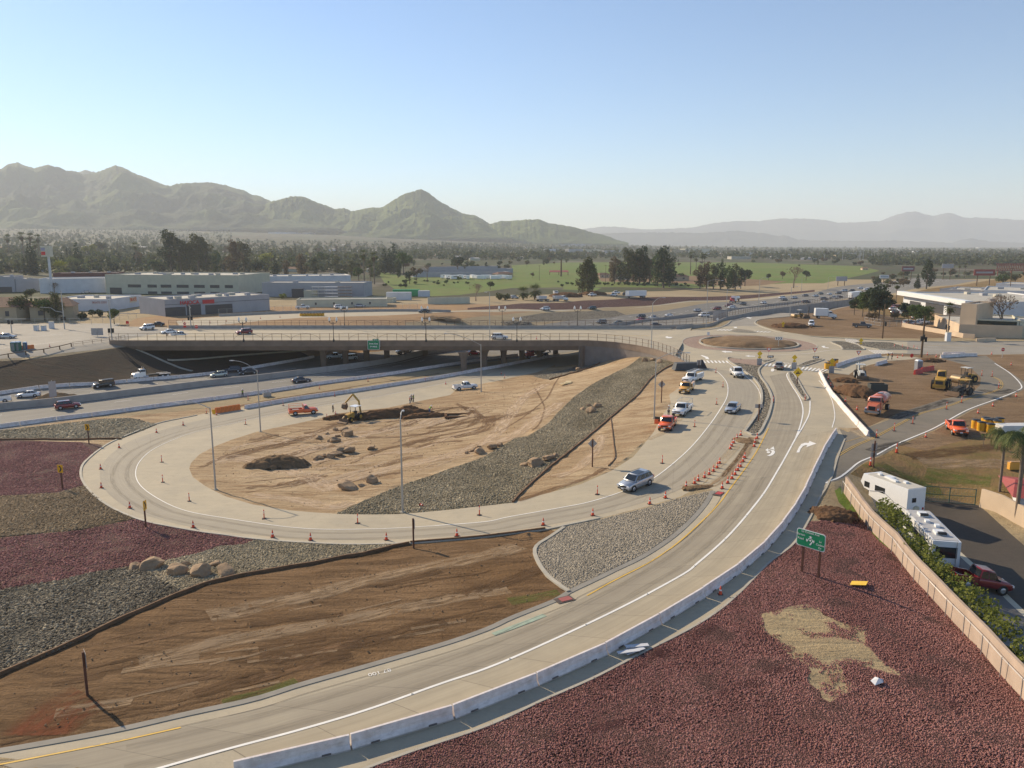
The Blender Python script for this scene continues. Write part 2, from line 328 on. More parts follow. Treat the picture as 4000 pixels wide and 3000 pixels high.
LOOP_IN = [(1161,804),(1037,830),(985,842.4),(972,853.6),(898,868),(839,880.7),(787,886),(731,893),(699,901.6),(647,913.6),(587,925.6),(553,933),(500,950),(462,965),(430,982),(412,1001),(409,1012),(416,1030),(445,1051),(487,1072),(548,1090),(623,1102),(723,1109.5),(800,1111.5),(860,1110.7),(940,1104),(1025,1095),(1106,1086),(1165,1070),(1255,1045.5),(1322,1016),(1368,987),(1412,933),(1432,895),(1449,872),(1446,852),(1471,834),(1498,815),(1521,800),(1516,790)]
K2 = [(633,865.6),(829.5,831.6),(914,818),(1040,798),(1216,768),(1245,763)]
FW_NEAR = [(-300,975),(0,930),(140,910),(289,890),(442,869),(587,849),(687,833),(829.5,813.5),(902,802),(974,791),(1100,772)]
FW_FAR = [(-300,885),(0,852.6),(200,833.6),(300,824),(440,811.6),(527,799.6),(667,775.6)]
def world(pts, z=None): return [(p.x, p.y) for p in (G(u, v) if z is None else P(u, v, z) for u, v in pts)]
ZF = -6.0
fw_near_w = world(FW_NEAR, ZF) + [(62,260),(90,290),(132,335)] + world([(1560,692),(1659,677),(1739,664),(1841,650)], ZF) + [(300,562),(400,670)]
fw_far_w = world(FW_FAR, ZF) + [(-42,243),(-20,268)] + world([(1213,705),(1321,694),(1401,682),(1461,674),(1561,661)], ZF) + world([(1659,650),(1771,632.5)], -5.7) + [(250,590),(372,722)]
REG = []   # (key, world polygon); later entries win
def reg(key, pts, w=None): REG.append((key, w if w is not None else world(pts)))
W0 = [(-14000,3),(14000,3),(20000,26000),(-20000,26000)]
reg('far', None, W0)
reg('field', None, [(-420,-5),(420,-5),(600,330),(900,600),(900,720),(230,690),(100,500),(-60,380),(-420,380)])
reg('tan', [(-100,925),(300,897),(640,860),(1240,765),(1480,780),(1520,787),(1450,870),(1412,935),(1322,1016),(1100,1095),(860,1125),(600,1115),(440,1060),(400,1010),(420,970),(300,960),(-100,960)])
reg('orange', None, [(-115,209),(-90,247),(-60,262),(-20,300),(10,335),(20,345),(-20,352),(-120,330),(-135,280)])
reg('dry', None, [(175,400),(260,330),(600,330),(900,600),(900,720),(700,1000),(560,840),(420,680),(300,550),(224,470)])
reg('green', [(815,585),(880,597),(1106,596),(1106,573),(1220,567),(1400,566),(1620,567),(1860,575),(1900,585),(1835,600),(1780,612),(1700,612),(1600,616),(1500,622),(1300,620),(1106,622),(990,637),(930,640),(870,634),(830,610)])
reg('lot', [(1290,600),(1360,597),(1440,598),(1500,596),(1640,604),(1700,608),(1640,617),(1560,618),(1480,612),(1400,610),(1300,608)])
reg('green', [(1215,625),(1285,628),(1300,622),(1220,618)])
reg('maroon', [(1010,669),(1010,665),(1074,660),(1124,655.5),(1216,654),(1261,649),(1361,644),(1441,641),(1604,638),(1760,626),(1760,630),(1604,646),(1481,653),(1361,662),(1281,668),(1161,669)])
reg('rubble', [(1105,688),(1175,676),(1230,673),(1330,671),(1362,684),(1300,695),(1220,693),(1140,696)])
reg('street', None, [(-420,170),(-200,150),(-135,174),(-124,186),(-112,196),(-104,208),(-104,245),(-128,252),(-132,262),(-420,262)])
reg('conc', [(388,704),(457,703.6),(499,699.6),(567,692.6),(647,686.6),(829,681.6),(914,677),(1074,674),(1216,672),(1341,665),(1441,658),(1604,649),(1800,636),(1800,630),(1604,647),(1441,656),(1281,667.5),(1216,669),(974,671.5),(829,671.6),(587,678.6),(473,684.6),(442,686),(380,694)])
reg('fwy', None, fw_near_w + fw_far_w[::-1])
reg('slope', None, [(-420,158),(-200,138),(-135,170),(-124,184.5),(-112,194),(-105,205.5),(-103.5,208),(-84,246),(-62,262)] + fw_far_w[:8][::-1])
reg('orange', None, [(-84,246.5),(-62,262),(-40,285),(-33,262),(-42,243),(-58,227)])
reg('lot', [(1776,800),(1810,786),(1850,775),(1917,763),(2032,763),(2110,767),(2260,764),(2400,790),(2400,900),(2050,880),(1995,875),(1939,893),(1872,924),(1835,932),(1850,900),(1800,850)])
reg('conc', [(1779.5,805),(1833.5,809.6),(1841,804),(1847,798),(1880,788),(1917,780),(1991,774.5),(1975,771),(1914,768),(1860,778),(1806,789)])
reg('lot', [(1637,700),(1637,692),(1657,688),(1705,684),(1793,662),(1860,655),(1960,670),(2212,705),(2212,728),(1989,731),(1848,729),(1753,725),(1690,716)])
reg('dry', [(1793,662),(1841,655),(1900,640),(1990,650),(2010,690),(1950,690),(1860,672)])
reg('dry', [(1836,1024),(1899,987),(1939,965),(2018,931),(2097,888),(2200,847),(2300,835),(2700,880),(2700,1150),(2212,1120),(2114,1090),(1990,1068),(1880,1040)])
reg('lot', [(1950,962),(2018,931),(2097,888),(2200,847),(2300,835),(2500,880),(2500,960),(2150,935),(2000,975)])
# street east of the roundabout, concrete apron of the roundabout
reg('street', None, world([(1916,763),(2105,766.5),(2212,765),(2700,780)], 1) + world([(2700,725),(2212,737),(2096,738),(1989,738),(1925,736)], 1))
reg('street', None, world([(1545,712),(1571,700),(1581,692),(1605,686),(1713,670),(1841,654),(1880,648),(1875,654),(1793,662),(1705,684),(1657,688),(1637,692),(1631,698),(1640,708)], 1))
reg('conc', None, world([(1384,748),(1423,757),(1461,772),(1490,786),(1521,787),(1540,800),(1600,800),(1640,797),(1700,800),(1745,808),(1775,802),(1800,790),(1835,776),(1880,768),(1916,764),(1960,763),(1960,738),(1848,733),(1753,727),(1685,717),(1667,713),(1645,706),(1560,706),(1500,713.5),(1420,714),(1240,714),(1200,714),(1200,738),(1257,738),(1335,742)], 1))
def circle(cx, cy, r, n=40): return [(cx + r * math.cos(2 * math.pi * i / n), cy + r * math.sin(2 * math.pi * i / n)) for i in range(n)]
RC = (63.5, 208.0)
reg('brick', None, circle(*RC, 17.2))
reg('lot', None, circle(*RC, 12.6))
# ramps
reg('conc', LOOP_OUT + [(633,865.6)] + K2[1:] + LOOP_IN + [(1560,786),(1577,782),(1603,799),(1628.7,818.6),(1642,837),(1646,859),(1642,880),(1630,903)])
reg('conc', [(1608,933),(1540,1060),(1520,1093)] + OFF_TOP[::-1][3:] + SHOULDER[::-1] + [(1812,925),(1860,925),(1830,890),(1795,840),(1777,803),(1745,800),(1700,797),(1653,790),(1640,797),(1644,816),(1655.7,832),(1667,859),(1664,885),(1653.5,913),(1635.5,940)])
reg('brick', None, world([(1577,782),(1572,773),(1600,776),(1671,778),(1651,787),(1640,797),(1630,797)], 1))
reg('rubble', [(1577,782)] + [(1603,799),(1628.7,818.6),(1642,837),(1646,859),(1642,880),(1630,903),(1608.5,933),(1635.5,940),(1653.5,913),(1664,885),(1667,859),(1655.7,832),(1644,816),(1638.8,804),(1640,797),(1645,791)])
reg('asphalt', [(1812,925),(1831,933),(1872,924),(1917,908),(1939,893),(1995,875),(2040,861),(2097,852),(2117,832),(2119,816),(2094,791),(2027,772),(2130,768),(2153,785),(2187,807),(2212,825),(2220,836),(2200,847),(2164,861),(2097,886),(2018,929),(1939,963),(1899,985),(1840,1020),(1782,1051),(1771,1075),(1789,1045),(1811,984),(1825,948)])
reg('brown', [(-80,1490),(0,1459),(125,1404),(250,1344),(387,1284),(487,1252),(623,1226),(748,1203),(885,1174.5),(995,1166),(1095,1155),(1188,1143),(1203,1150),(1185,1163),(1165,1175),(1155,1188),(1158,1205),(1175,1235),(1208,1265),(1222,1280)] + OFF_TOP[10::-1])
reg('paver', [(1538,1059),(1470,1075),(1395,1097),(1295,1122),(1220,1137),(1203,1150),(1185,1163),(1165,1175),(1155,1188),(1158,1205),(1175,1235),(1208,1265),(1228,1279),(1320,1233),(1395,1196),(1470,1143),(1520,1091)])
reg('conc', [(1590,952),(1608,933),(1635,940),(1618,960),(1600,985),(1575,1020),(1545,1058),(1515,1052),(1500,1060),(1528,1040),(1556,1000)])
reg('cobble', [(726,1110),(785,1081),(873,1045),(956,1018),(1046,986),(1113,946),(1140,942),(1183,915),(1210,886),(1237,859),(1280,829),(1351,794),(1389,767),(1417,765),(1467,781),(1421,806),(1394,832),(1376,854),(1320,901),(1244,964),(1187,1009),(1142,1050),(1106,1086),(1025,1095),(940,1104),(860,1110.7),(800,1111.5)])
reg('rubble', [(1150,812),(1200,803),(1245,791),(1290,773),(1335,763),(1330,770),(1290,788),(1240,806),(1187,820)])
reg('dcobble', [(-80,935),(0,930),(175,911),(225,904.7),(282,903),(340,917),(275,943),(258,950),(0,950),(-80,951)])
reg('maroon', [(-80,952),(0,952),(175,954.7),(215,960),(225,964),(207,978),(182.5,1000),(175,1015),(176,1033),(183,1048),(125,1064.7),(0,1072),(-80,1076)])
reg('tanrock', [(-80,1076),(0,1072),(125,1064.7),(183,1048),(189,1055),(215,1080),(250,1102),(295,1121),(175,1144.7),(0,1162),(-80,1170)])
reg('maroon', [(-80,1170),(0,1162),(175,1144.7),(295,1121),(350,1134.7),(450,1152),(553,1166),(525,1177),(475,1180),(425,1197),(325,1217),(200,1237),(125,1255),(25,1270),(-80,1285)])
reg('cobble', [(300,1222),(325,1217),(425,1197),(475,1180),(525,1177),(553,1166),(623,1171),(748,1177),(885,1174.5),(748,1203),(623,1226),(487,1252),(400,1280),(340,1250)])
reg('dcobble', [(-80,1285),(25,1270),(125,1255),(200,1237),(300,1222),(340,1250),(400,1280),(387,1284),(250,1344),(125,1404),(0,1459),(-80,1490)])
reg('weeds', [(1803,1060),(1815,1052),(1832,1080),(1866,1120),(1896,1155),(1934,1190),(1974,1240),(2009,1277),(2062,1330),(2134,1412),(2212,1500),(2212,1512),(2130,1424),(2056,1340),(2000,1284),(1970,1250),(1928,1198),(1890,1165),(1850,1120),(1812,1085)])
reg('maroon', [(1751,1126),(1770,1126),(1809,1102),(1839,1103),(1866,1128),(1896,1167),(1934,1197),(1974,1247),(2009,1284),(2058,1339),(2130,1420),(2212,1511),(2300,1600),(2300,1760),(2160,1700),(640,1720)] + SHOULDER[::-1][1:-5])
reg('sand', sc4(1493, 1216.6, 3.077, [(470,340),(560,310),(660,290),(760,270),(850,300),(880,340),(960,370),(1060,410),(1160,420),(1170,470),(1160,530),(1220,600),(1290,670),(1380,720),(1390,750),(1300,735),(1200,700),(1090,670),(1000,680),(1015,740),(1040,780),(1120,830),(1060,850),(1000,880),(920,930),(870,900),(860,860),(800,810),(760,770),(800,720),(740,660),(660,630),(630,590),(560,500),(490,460),(460,410)]))
reg('park', [(1870,1036),(1900,1046),(1996,1105),(2071,1190),(2212,1320),(2420,1500),(2420,1700),(2300,1640),(2130,1400),(1990,1230),(1900,1115)])
reg('dark', [(1985,1068),(2050,1078),(2114,1092),(2212,1178),(2500,1420),(2500,1560),(2212,1320),(2071,1190),(1996,1105)])
reg('shoulder', [(1990,1100),(1998,1105),(2073,1190),(2214,1320),(2420,1500),(2400,1510),(2204,1324),(2064,1193)])
# ---- triangulate
def inside(px, py, poly):
 q = np.array(poly); x0, y0 = q[:, 0], q[:, 1]; x1, y1 = np.roll(x0, -1), np.roll(y0, -1)
 r = np.zeros(len(px), bool)
 for a, b, c, d in zip(x0, y0, x1, y1):
  m = (b > py) != (d > py)
  with np.errstate(divide='ignore', invalid='ignore'): r ^= m & (px < (c - a) * (py - b) / (d - b) + a)
 return r
def densify(poly, near=2.0):
 out = []
 for (ax, ay), (bx, by) in zip(poly, poly[1:] + poly[:1]):
  L = math.hypot(bx - ax, by - ay); d = min(math.hypot(ax, ay), math.hypot(bx, by)); st = near + max(0, d - 120) * .03
  n = max(1, min(400, int(L / st))) if d < 1500 else 1
  out += [(ax + (bx - ax) * i / n, ay + (by - ay) * i / n) for i in range(n)]
 return out
vs = []; fs = []; keys = []
for k, w in REG:
 q = densify(w) if w is not W0 else w
 fs.append(list(range(len(vs), len(vs) + len(q)))); vs += [Vector(p) for p in q]; keys.append(k)
def grid(x0, x1, y0, y1, st, hole=None):
 gx, gy = np.meshgrid(np.arange(x0, x1, st), np.arange(y0, y1, st)); gx = gx.ravel() + RNG.uniform(-.3, .3, gx.size) * st; gy = gy.ravel() + RNG.uniform(-.3, .3, gy.size) * st
 m = np.abs(gx) < gy * .72 + 25
 if hole: m &= ~((gx > hole[0]) & (gx < hole[1]) & (gy > hole[2]) & (gy < hole[3]))
 return [Vector(p) for p in zip(gx[m], gy[m])]
vs += grid(-75, 70, 20, 110, 1.5) + grid(-140, 140, 20, 260, 3.2, (-75, 70, 20, 110)) + grid(-420, 520, 60, 640, 11, (-140, 140, 20, 260)) + grid(-1500, 1500, 640, 2200, 90) + grid(-7000, 7000, 2200, 9000, 420)
es = [(f[i], f[(i + 1) % len(f)]) for f in fs for i in range(len(f))]
cv, ce, cf, _o1, _o2, of = delaunay_2d_cdt(vs, es, [], 0, 1e-4, True)
cx_ = np.array([v.x for v in cv]); cy_ = np.array([v.y for v in cv]); cz = H(cx_, cy_)
# face -> region, then relief on loose ground
gx_ = np.array([sum(cx_[i] for i in f) / 3 for f in cf]); gy_ = np.array([sum(cy_[i] for i in f) / 3 for f in cf]); kidx = np.zeros(len(cf), int)
for j, (k, w_) in enumerate(REG):
 bx = np.array(w_); m = (gx_ >= bx[:, 0].min()) & (gx_ <= bx[:, 0].max()) & (gy_ >= bx[:, 1].min()) & (gy_ <= bx[:, 1].max()); ii = np.nonzero(m)[0]
 kidx[ii[inside(gx_[ii], gy_[ii], w_)]] = j
face_key = [keys[j] for j in kidx]
LOOSE = {'tan': .10, 'brown': .10, 'lot': .06, 'orange': .12, 'dry': .05, 'field': .08, 'sand': .12, 'cobble': .05, 'dcobble': .07, 'maroon': .05, 'slope': .05, 'tanrock': .04, 'far': 0}
amp = np.full(len(cv), 9.0)
for f, k in zip(cf, face_key):
 a = LOOSE.get(k, 0)
 for i in f: amp[i] = min(amp[i], a)
amp[amp > 8] = 0
nz = sum(np.sin(cx_ * a + cy_ * b + c) for a, b, c in ((.9, .5, 1), (-.5, 1.1, 2), (1.7, -.9, 3), (.35, 1.9, 0), (2.3, 1.1, 5))) / 2.5 + RNG.uniform(-.5, .5, len(cv))
cz = cz + amp * nz * (np.hypot(cx_, cy_) < 450)
GV = np.c_[cx_, cy_, cz]
NAMES = dict(sand='ground', far='ground', tan='ground', brown='graded_dirt', lot='dirt_lot', orange='ground', dry='ground', green='field', weeds='ground', field='ground', conc='road', street='street', fwy='freeway', asphalt='road', dark='road', park='pavement', shoulder='pavement', slope='ground', brick='pavement', maroon='gravel_bed', tanrock='gravel_bed', cobble='gravel_bed', dcobble='gravel_bed', paver='pavement', rubble='gravel_bed')
for k in dict.fromkeys(face_key):
 idx = [f for f, kk in zip(cf, face_key) if kk == k]; used = sorted({i for f in idx for i in f}); mp = {a: b for b, a in enumerate(used)}
 o = np_mesh(NAMES[k], GV[used], [tuple(mp[i] for i in f) for f in idx], None, M[k], smooth=True); o['kind'] = 'structure'
BVH = BVHTree.FromPolygons([tuple(p) for p in GV], [tuple(f) for f in cf])
def gz(x, y, d=0.0):
 h = BVH.ray_cast(Vector((x, y, 500)), Vector((0, 0, -1)))
 return (h[0].z if h[0] else float(H(x, y)[0])) + d
def GG(u, v):                         # photo position -> point on the built ground
 a, f, d = ray(u, v); h = BVH.ray_cast(Vector((0, 0, HC)), Vector((a, f, d)).normalized())
 return h[0].copy() if h[0] else G(u, v)
def on(p, d=0.0): return Vector((p[0], p[1], gz(p[0], p[1]) + d))
# ---- polylines, ribbons, painted lines
def resample(pts, step):
 pts = [Vector(p) for p in pts]; ext = [pts[0] * 2 - pts[1]] + pts + [pts[-1] * 2 - pts[-2]]; fine = []
 for i in range(1, len(ext) - 2):
  p0, p1, p2, p3 = ext[i-1:i+3]
  n = max(2, int((p2 - p1).length / step * 2) + 1)
  for k in range(n):
   t = k / n; fine.append(.5 * ((2 * p1) + (p2 - p0) * t + (2 * p0 - 5 * p1 + 4 * p2 - p3) * t * t + (3 * p1 - p0 - 3 * p2 + p3) * t ** 3))
 fine.append(pts[-1]); out = [fine[0]]; acc = 0
 for a, b in zip(fine, fine[1:]):
  L = (b - a).length
  while acc + L >= step and L > 1e-9:
   a = a + (b - a) * ((step - acc) / L); out.append(a.copy()); L = (b - a).length; acc = 0
  acc += L
 if (out[-1] - fine[-1]).length > step * .3: out.append(fine[-1])
 return out
def xy(pts): return [Vector((p[0], p[1])) for p in pts]
def gpts(pts): return [Vector(GG(u, v).xy) for u, v in pts]
def normals(q):
 out = []
 for i in range(len(q)):
  d = (q[min(i + 1, len(q) - 1)] - q[max(i - 1, 0)]).normalized(); out.append(Vector((-d.y, d.x)))
 return out
def strip(q, offs, dz, zf=None):
 """rows of points offset sideways by OFFS from the polyline q, lying DZ above the ground"""
 nn = normals(q); V = []; UV = []; s = 0
 for i, p in enumerate(q):
  if i: s += (p - q[i-1]).length
  for o in offs:
   x = p + nn[i] * o; V.append((x.x, x.y, (gz(x.x, x.y) if zf is None else zf) + dz)); UV.append((s, o))
 k = len(offs); F = [(i * k + j, i * k + j + 1, (i + 1) * k + j + 1, (i + 1) * k + j) for i in range(len(q) - 1) for j in range(k - 1)]
 return V, F, UV
def paint(name, pts, width, mat, dz=.022, dash=None, zf=None, world_pts=False, off=0.0, kind='structure'):
 q = resample(xy(pts) if world_pts else gpts(pts), .6 if not dash else .5); mb = MB(); nn = normals(q)
 if off: q = [p + n * off for p, n in zip(q, nn)]
 if dash:
  on_, gap = dash; s = 0; cur = []
  for i, p in enumerate(q):
   if i: s += (p - q[i-1]).length
   if s % (on_ + gap) < on_: cur.append(p)
   elif len(cur) > 1: V, F, _ = strip(cur, (-width/2, width/2), dz, zf); mb.add(V, F); cur = []
   else: cur = []
  if len(cur) > 1: V, F, _ = strip(cur, (-width/2, width/2), dz, zf); mb.add(V, F)
 else:
  V, F, _ = strip(q, (-width/2, width/2), dz, zf); mb.add(V, F)
 o = mb.build(name, mat, None, False); o['kind'] = kind; return o
def lane(name, left, right, mat, dz=.012, n=None, world_pts=False):
 """pavement sheet between two edge lines, with a UV map in metres"""
 a = resample(xy(left) if world_pts else gpts(left), 1.0); L = len(a)
 b0 = resample(xy(right) if world_pts else gpts(right), .25)
 b = [b0[min(len(b0) - 1, int(round(i * (len(b0) - 1) / (L - 1))))] for i in range(L)]
 V = []; UV = []; s = 0; K = 6
 for i in range(L):
  if i: s += (a[i] - a[i-1]).length
  for k in range(K):
   x = a[i].lerp(b[i], k / (K - 1)); V.append((x.x, x.y, gz(x.x, x.y) + dz)); UV.append((s, (x - a[i]).length))
 F = [(i * K + j, (i + 1) * K + j, (i + 1) * K + j + 1, i * K + j + 1) for i in range(L - 1) for j in range(K - 1)]
 me = bpy.data.meshes.new(name); me.from_pydata(V, [], F); u = me.uv_layers.new(name='UVMap')
 for lp in me.loops: u.data[lp.index].uv = UV[lp.vertex_index]
 me.update(); o = link_mesh(name, me, None, mat); o['kind'] = 'structure'; return o
def curb(name, pts, w, h, mat, world_pts=False, dz=0.0, zf=None, label=None, cat=None, step=1.0):
 """raised kerb or edging with top and both sides"""
 q = resample(xy(pts) if world_pts else gpts(pts), step); nn = normals(q); V = []
 for p, n in zip(q, nn):
  for o, z in ((-w/2, -.3), (-w/2, h), (w/2, h), (w/2, -.3)):
   x = p + n * o; V.append((x.x, x.y, (gz(p.x, p.y) if zf is None else zf) + dz + z))
 F = [(i * 4 + j, (i + 1) * 4 + j, (i + 1) * 4 + j + 1, i * 4 + j + 1) for i in range(len(q) - 1) for j in range(3)] + [(0, 1, 2, 3), tuple(len(V) - 4 + k for k in (3, 2, 1, 0))]
 o = np_mesh(name, V, F, None, mat)
 if label: tag(o, label, cat)
 else: o['kind'] = 'structure'
 return o
# ---------------------------------------------------------------- light, sky, haze, hills
SUN_EL, SUN_AZ = R(28), math.atan2(-.75, .66)      # azimuth measured from +y towards +x
sd = Vector((math.sin(SUN_AZ) * math.cos(SUN_EL), math.cos(SUN_AZ) * math.cos(SUN_EL), math.sin(SUN_EL)))
sl = bpy.data.lights.new('sun', 'SUN'); sl.energy = 5.0; sl.angle = R(.53); sl.color = (1, .83, .60)
so = bpy.data.objects.new('sun', sl); COL.objects.link(so); so.rotation_euler = sd.to_track_quat('Z', 'Y').to_euler()
w = bpy.data.worlds.new('World'); S.world = w; w.use_nodes = True; nt = w.node_tree
sk = nt.nodes.new('ShaderNodeTexSky'); sk.sky_type = 'NISHITA'; sk.sun_disc = False; sk.sun_elevation = SUN_EL; sk.sun_rotation = SUN_AZ
sk.altitude = 300; sk.air_density = 1.0; sk.dust_density = .12; sk.ozone_density = 4.0
nt.links.new(sk.outputs[0], nt.nodes['Background'].inputs[0]); nt.nodes['Background'].inputs[1].default_value = .108
S.view_settings.view_transform = 'Standard'; S.view_settings.look = 'None'; S.view_settings.exposure = .48; S.view_settings.gamma = 1
S.cycles.max_bounces = 6; S.cycles.volume_bounces = 1; S.cycles.transparent_max_bounces = 12
hz = MB().box((0, 8000, 325), (36000, 18000, 710)).build('haze', None); hz['kind'] = 'stuff'; tag(hz, 'thin pale summer haze lying over the whole valley', 'haze')
hm = bpy.data.materials.new('haze air'); hm.use_nodes = True; hm.node_tree.nodes.remove(hm.node_tree.nodes['Principled BSDF'])
pv = hm.node_tree.nodes.new('ShaderNodeVolumePrincipled'); pv.inputs['Color'].default_value = (.90, .95, 1, 1); pv.inputs['Density'].default_value = 1.05e-4; pv.inputs['Anisotropy'].default_value = .1
hm.node_tree.links.new(pv.outputs[0], hm.node_tree.nodes['Material Output'].inputs['Volume']); hz.data.materials.append(hm)
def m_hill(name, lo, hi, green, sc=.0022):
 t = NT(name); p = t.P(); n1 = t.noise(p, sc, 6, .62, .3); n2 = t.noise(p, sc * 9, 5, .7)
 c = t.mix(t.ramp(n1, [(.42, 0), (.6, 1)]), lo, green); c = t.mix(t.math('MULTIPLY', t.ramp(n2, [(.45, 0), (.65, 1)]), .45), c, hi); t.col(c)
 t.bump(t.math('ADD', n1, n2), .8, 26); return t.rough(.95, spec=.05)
def sn(a, b, seed):                                                   # smooth value noise
 rs = np.random.default_rng(seed); g = rs.uniform(-1, 1, (64, 64)); a = np.mod(a, 63); b = np.mod(b, 63)
 i, j = np.floor(a).astype(int), np.floor(b).astype(int); u, v = a - i, b - j; u = u * u * (3 - 2 * u); v = v * v * (3 - 2 * v); i2, j2 = (i + 1) % 64, (j + 1) % 64
 return g[i, j] * (1-u) * (1-v) + g[i2, j] * u * (1-v) + g[i, j2] * (1-u) * v + g[i2, j2] * u * v
def fbm(x, y, f, seed, octs=5, ridge=False):
 s = 0; a = 1; t = 0
 for k in range(octs):
  n = sn(x * f, y * f, seed + k); n = (1 - np.abs(n) * 2) if ridge else n
  s = s + n * a; t += a; a *= .52; f *= 2.03
 return s / t
def range_mesh(name, prof, dist, depth, base, mat, seed, nu=420, nd=90, spur=.75, peak=.55, u0=None, u1=None):
 us = np.linspace(prof[0][0] if u0 is None else u0, prof[-1][0] if u1 is None else u1, nu); pv_ = np.interp(us, [p[0] for p in prof], [p[1] for p in prof]) + 1.7 * fbm(us / 9, us * 0 + seed, 1, seed, 4, True)
 d = np.linspace(0, 1, nd); U, D = np.meshgrid(us, d, indexing='ij'); PV = np.repeat(pv_[:, None], nd, 1)
 # long ridge profile with spurs running towards the viewer
 az = (U - CX) / FPX; yy = dist + (D - peak) * depth; X = az * yy / .985; 
 a_ = (U - CX); f_ = FPX * CT - (PV - CY) * ST; dn = -(FPX * ST + (PV - CY) * CT)
 top = HC + dn / f_ * dist - base                                    # ridge height at the crest line
 top = np.maximum(top, 0)
 env = np.where(D < peak, (D / peak), 1 - (D - peak) / (1 - peak)); env = np.clip(env, 0, 1)
 wob = fbm(X, yy, 1 / (depth * .2), seed, 5, True); warp = fbm(X, yy, 1 / (depth * .5), seed + 20, 3)
 e2 = np.clip(env + warp * .22 * (1 - env) * env * 4, 0, 1)
 shp = e2 ** 1.15; rid = (wob - .15) * spur * (1 - env ** 2.2) * np.sqrt(env)
 Z = base + top * np.clip(shp + rid * .8, 0, None) * 1.0
 Z = np.minimum(Z, HC + (dn / f_) * yy + 0.0) if False else Z
 # keep the silhouette: nothing in front may rise over the crest as seen from the road
 cap = HC + (dn / f_) * yy; Z = np.where(D < peak, np.minimum(Z, cap - (peak - D) * top * .03), np.minimum(Z, base + top))
 Z = np.where(top < 1, base - 8, Z); Z[:, 0] -= 10; Z[:, -1] -= 10
 V = np.stack([X, yy, Z], -1).reshape(-1, 3); i, j = np.meshgrid(np.arange(nu - 1), np.arange(nd - 1), indexing='ij'); b = (i * nd + j).ravel()
 F = np.stack([b, b + nd, b + nd + 1, b + 1], 1); o = np_mesh(name, V, F, None, mat, True); o['kind'] = 'structure'; return o
HA = [(-260,392),(-180,375),(-100,362),(-40,366),(0,372),(28,370),(55,363.7),(67,355),(87.5,350),(105,357),(122,362),(138,358),(150,355.5),(170,360),(187,368),(207,369.7),(220,375),(240,374),(257,368.7),(275,361.7),(290,355.7),(305,361),(325,373),(350,381.7),(375,394),(397.5,401.7),(412.5,397),(450,394),(485,393.7),(512,399),(553,411.7),(568,419.5),(585,423),(605.5,434),(640,452),(700,478),(760,500),(800,512)]
HB = [(470,520),(500,500),(540,472),(580,447),(605,434),(615,433),(645,424.5),(663,423),(678,425.7),(703,437),(738,450.7),(758,449),(773,455.7),(800,470),(850,500),(880,515)]
HD = [(740,500),(773,455.7),(813,447),(838,447),(860,430.7),(885,417),(903,412),(918,407.7),(930,413),(950,429.5),(978,447),(1003,459.5),(1033,465.7),(1060,482.5),(1090,505),(1130,522)]
HE = [(1020,520),(1040,500),(1060,483),(1083,477),(1106,476),(1131,474),(1161,473.5),(1181,481),(1206,484.8),(1246,493.5),(1268,499.8),(1296,507),(1330,519),(1350,524)]
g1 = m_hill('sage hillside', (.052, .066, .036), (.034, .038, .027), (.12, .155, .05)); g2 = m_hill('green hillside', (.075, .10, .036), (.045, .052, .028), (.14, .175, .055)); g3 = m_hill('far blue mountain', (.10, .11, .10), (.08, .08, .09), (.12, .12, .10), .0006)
range_mesh('hills', [(-200,345),(-60,345),(0,348.7),(17.5,349),(30,355),(47,363.7),(90,385),(170,378),(187,371),(212,368),(225,364.5),(245,368),(262,378),(330,410)], 7600, 1800, 120, g1, 40, 220, 40)
range_mesh('hills', HA, 5600, 2300, 112, g1, 3, 520, 150, .8, .62)
range_mesh('hills', HB, 5000, 1300, 90, g2, 9, 340, 130, .75, .58)
range_mesh('hills', HD, 4700, 1300, 62, g2, 15, 340, 130, .75, .58)
range_mesh('hills', HE, 4500, 900, 30, g2, 22, 260, 90, .5, .55)
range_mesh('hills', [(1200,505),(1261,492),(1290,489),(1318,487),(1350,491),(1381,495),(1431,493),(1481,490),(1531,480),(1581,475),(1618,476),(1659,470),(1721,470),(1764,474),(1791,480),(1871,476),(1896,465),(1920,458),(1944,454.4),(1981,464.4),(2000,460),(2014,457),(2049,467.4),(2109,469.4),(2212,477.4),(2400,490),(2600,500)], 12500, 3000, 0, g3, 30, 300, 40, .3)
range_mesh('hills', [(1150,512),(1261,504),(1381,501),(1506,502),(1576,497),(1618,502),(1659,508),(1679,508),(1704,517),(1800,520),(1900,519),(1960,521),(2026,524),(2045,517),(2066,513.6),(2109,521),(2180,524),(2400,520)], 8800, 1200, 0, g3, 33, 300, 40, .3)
# ---------------------------------------------------------------- lanes, kerbs, paint
L1m = m_lane('grooved lane concrete', (.385, .335, .245), (.335, .29, .215), (.235, .20, .15))
L2m = m_lane('outer lane concrete', (.46, .395, .28), (.39, .335, .24), (.30, .255, .18))
L3m = m_lane('ramp lane concrete', (.385, .34, .255), (.345, .305, .235), (.28, .245, .19))
L4m = m_lane('freeway lane', (.25, .235, .20), (.215, .20, .175), (.13, .12, .105), 9)
YEL = [(-60,1662),(0,1652),(240,1605),(396,1571),(648,1507),(800,1464),(950,1419),(1060,1380),(1160,1341),(1268,1287),(1320,1258),(1408,1212),(1483,1157),(1548,1094),(1577,1056),(1612,1009),(1638,969),(1660,925),(1675,880),(1676,845),(1662,812)]
WHT = [(330,1664),(498,1617),(648,1577),(798,1532),(953,1477),(1051,1444),(1158,1399),(1323,1322),(1470,1244),(1509,1215),(1572,1159),(1622.6,1101),(1661,1048.6),(1699.6,982),(1718.7,947)]
WL = [(1718.7,947),(1730,915),(1734.5,886),(1727.7,861),(1709.7,832),(1699.6,812),(1703,804)]
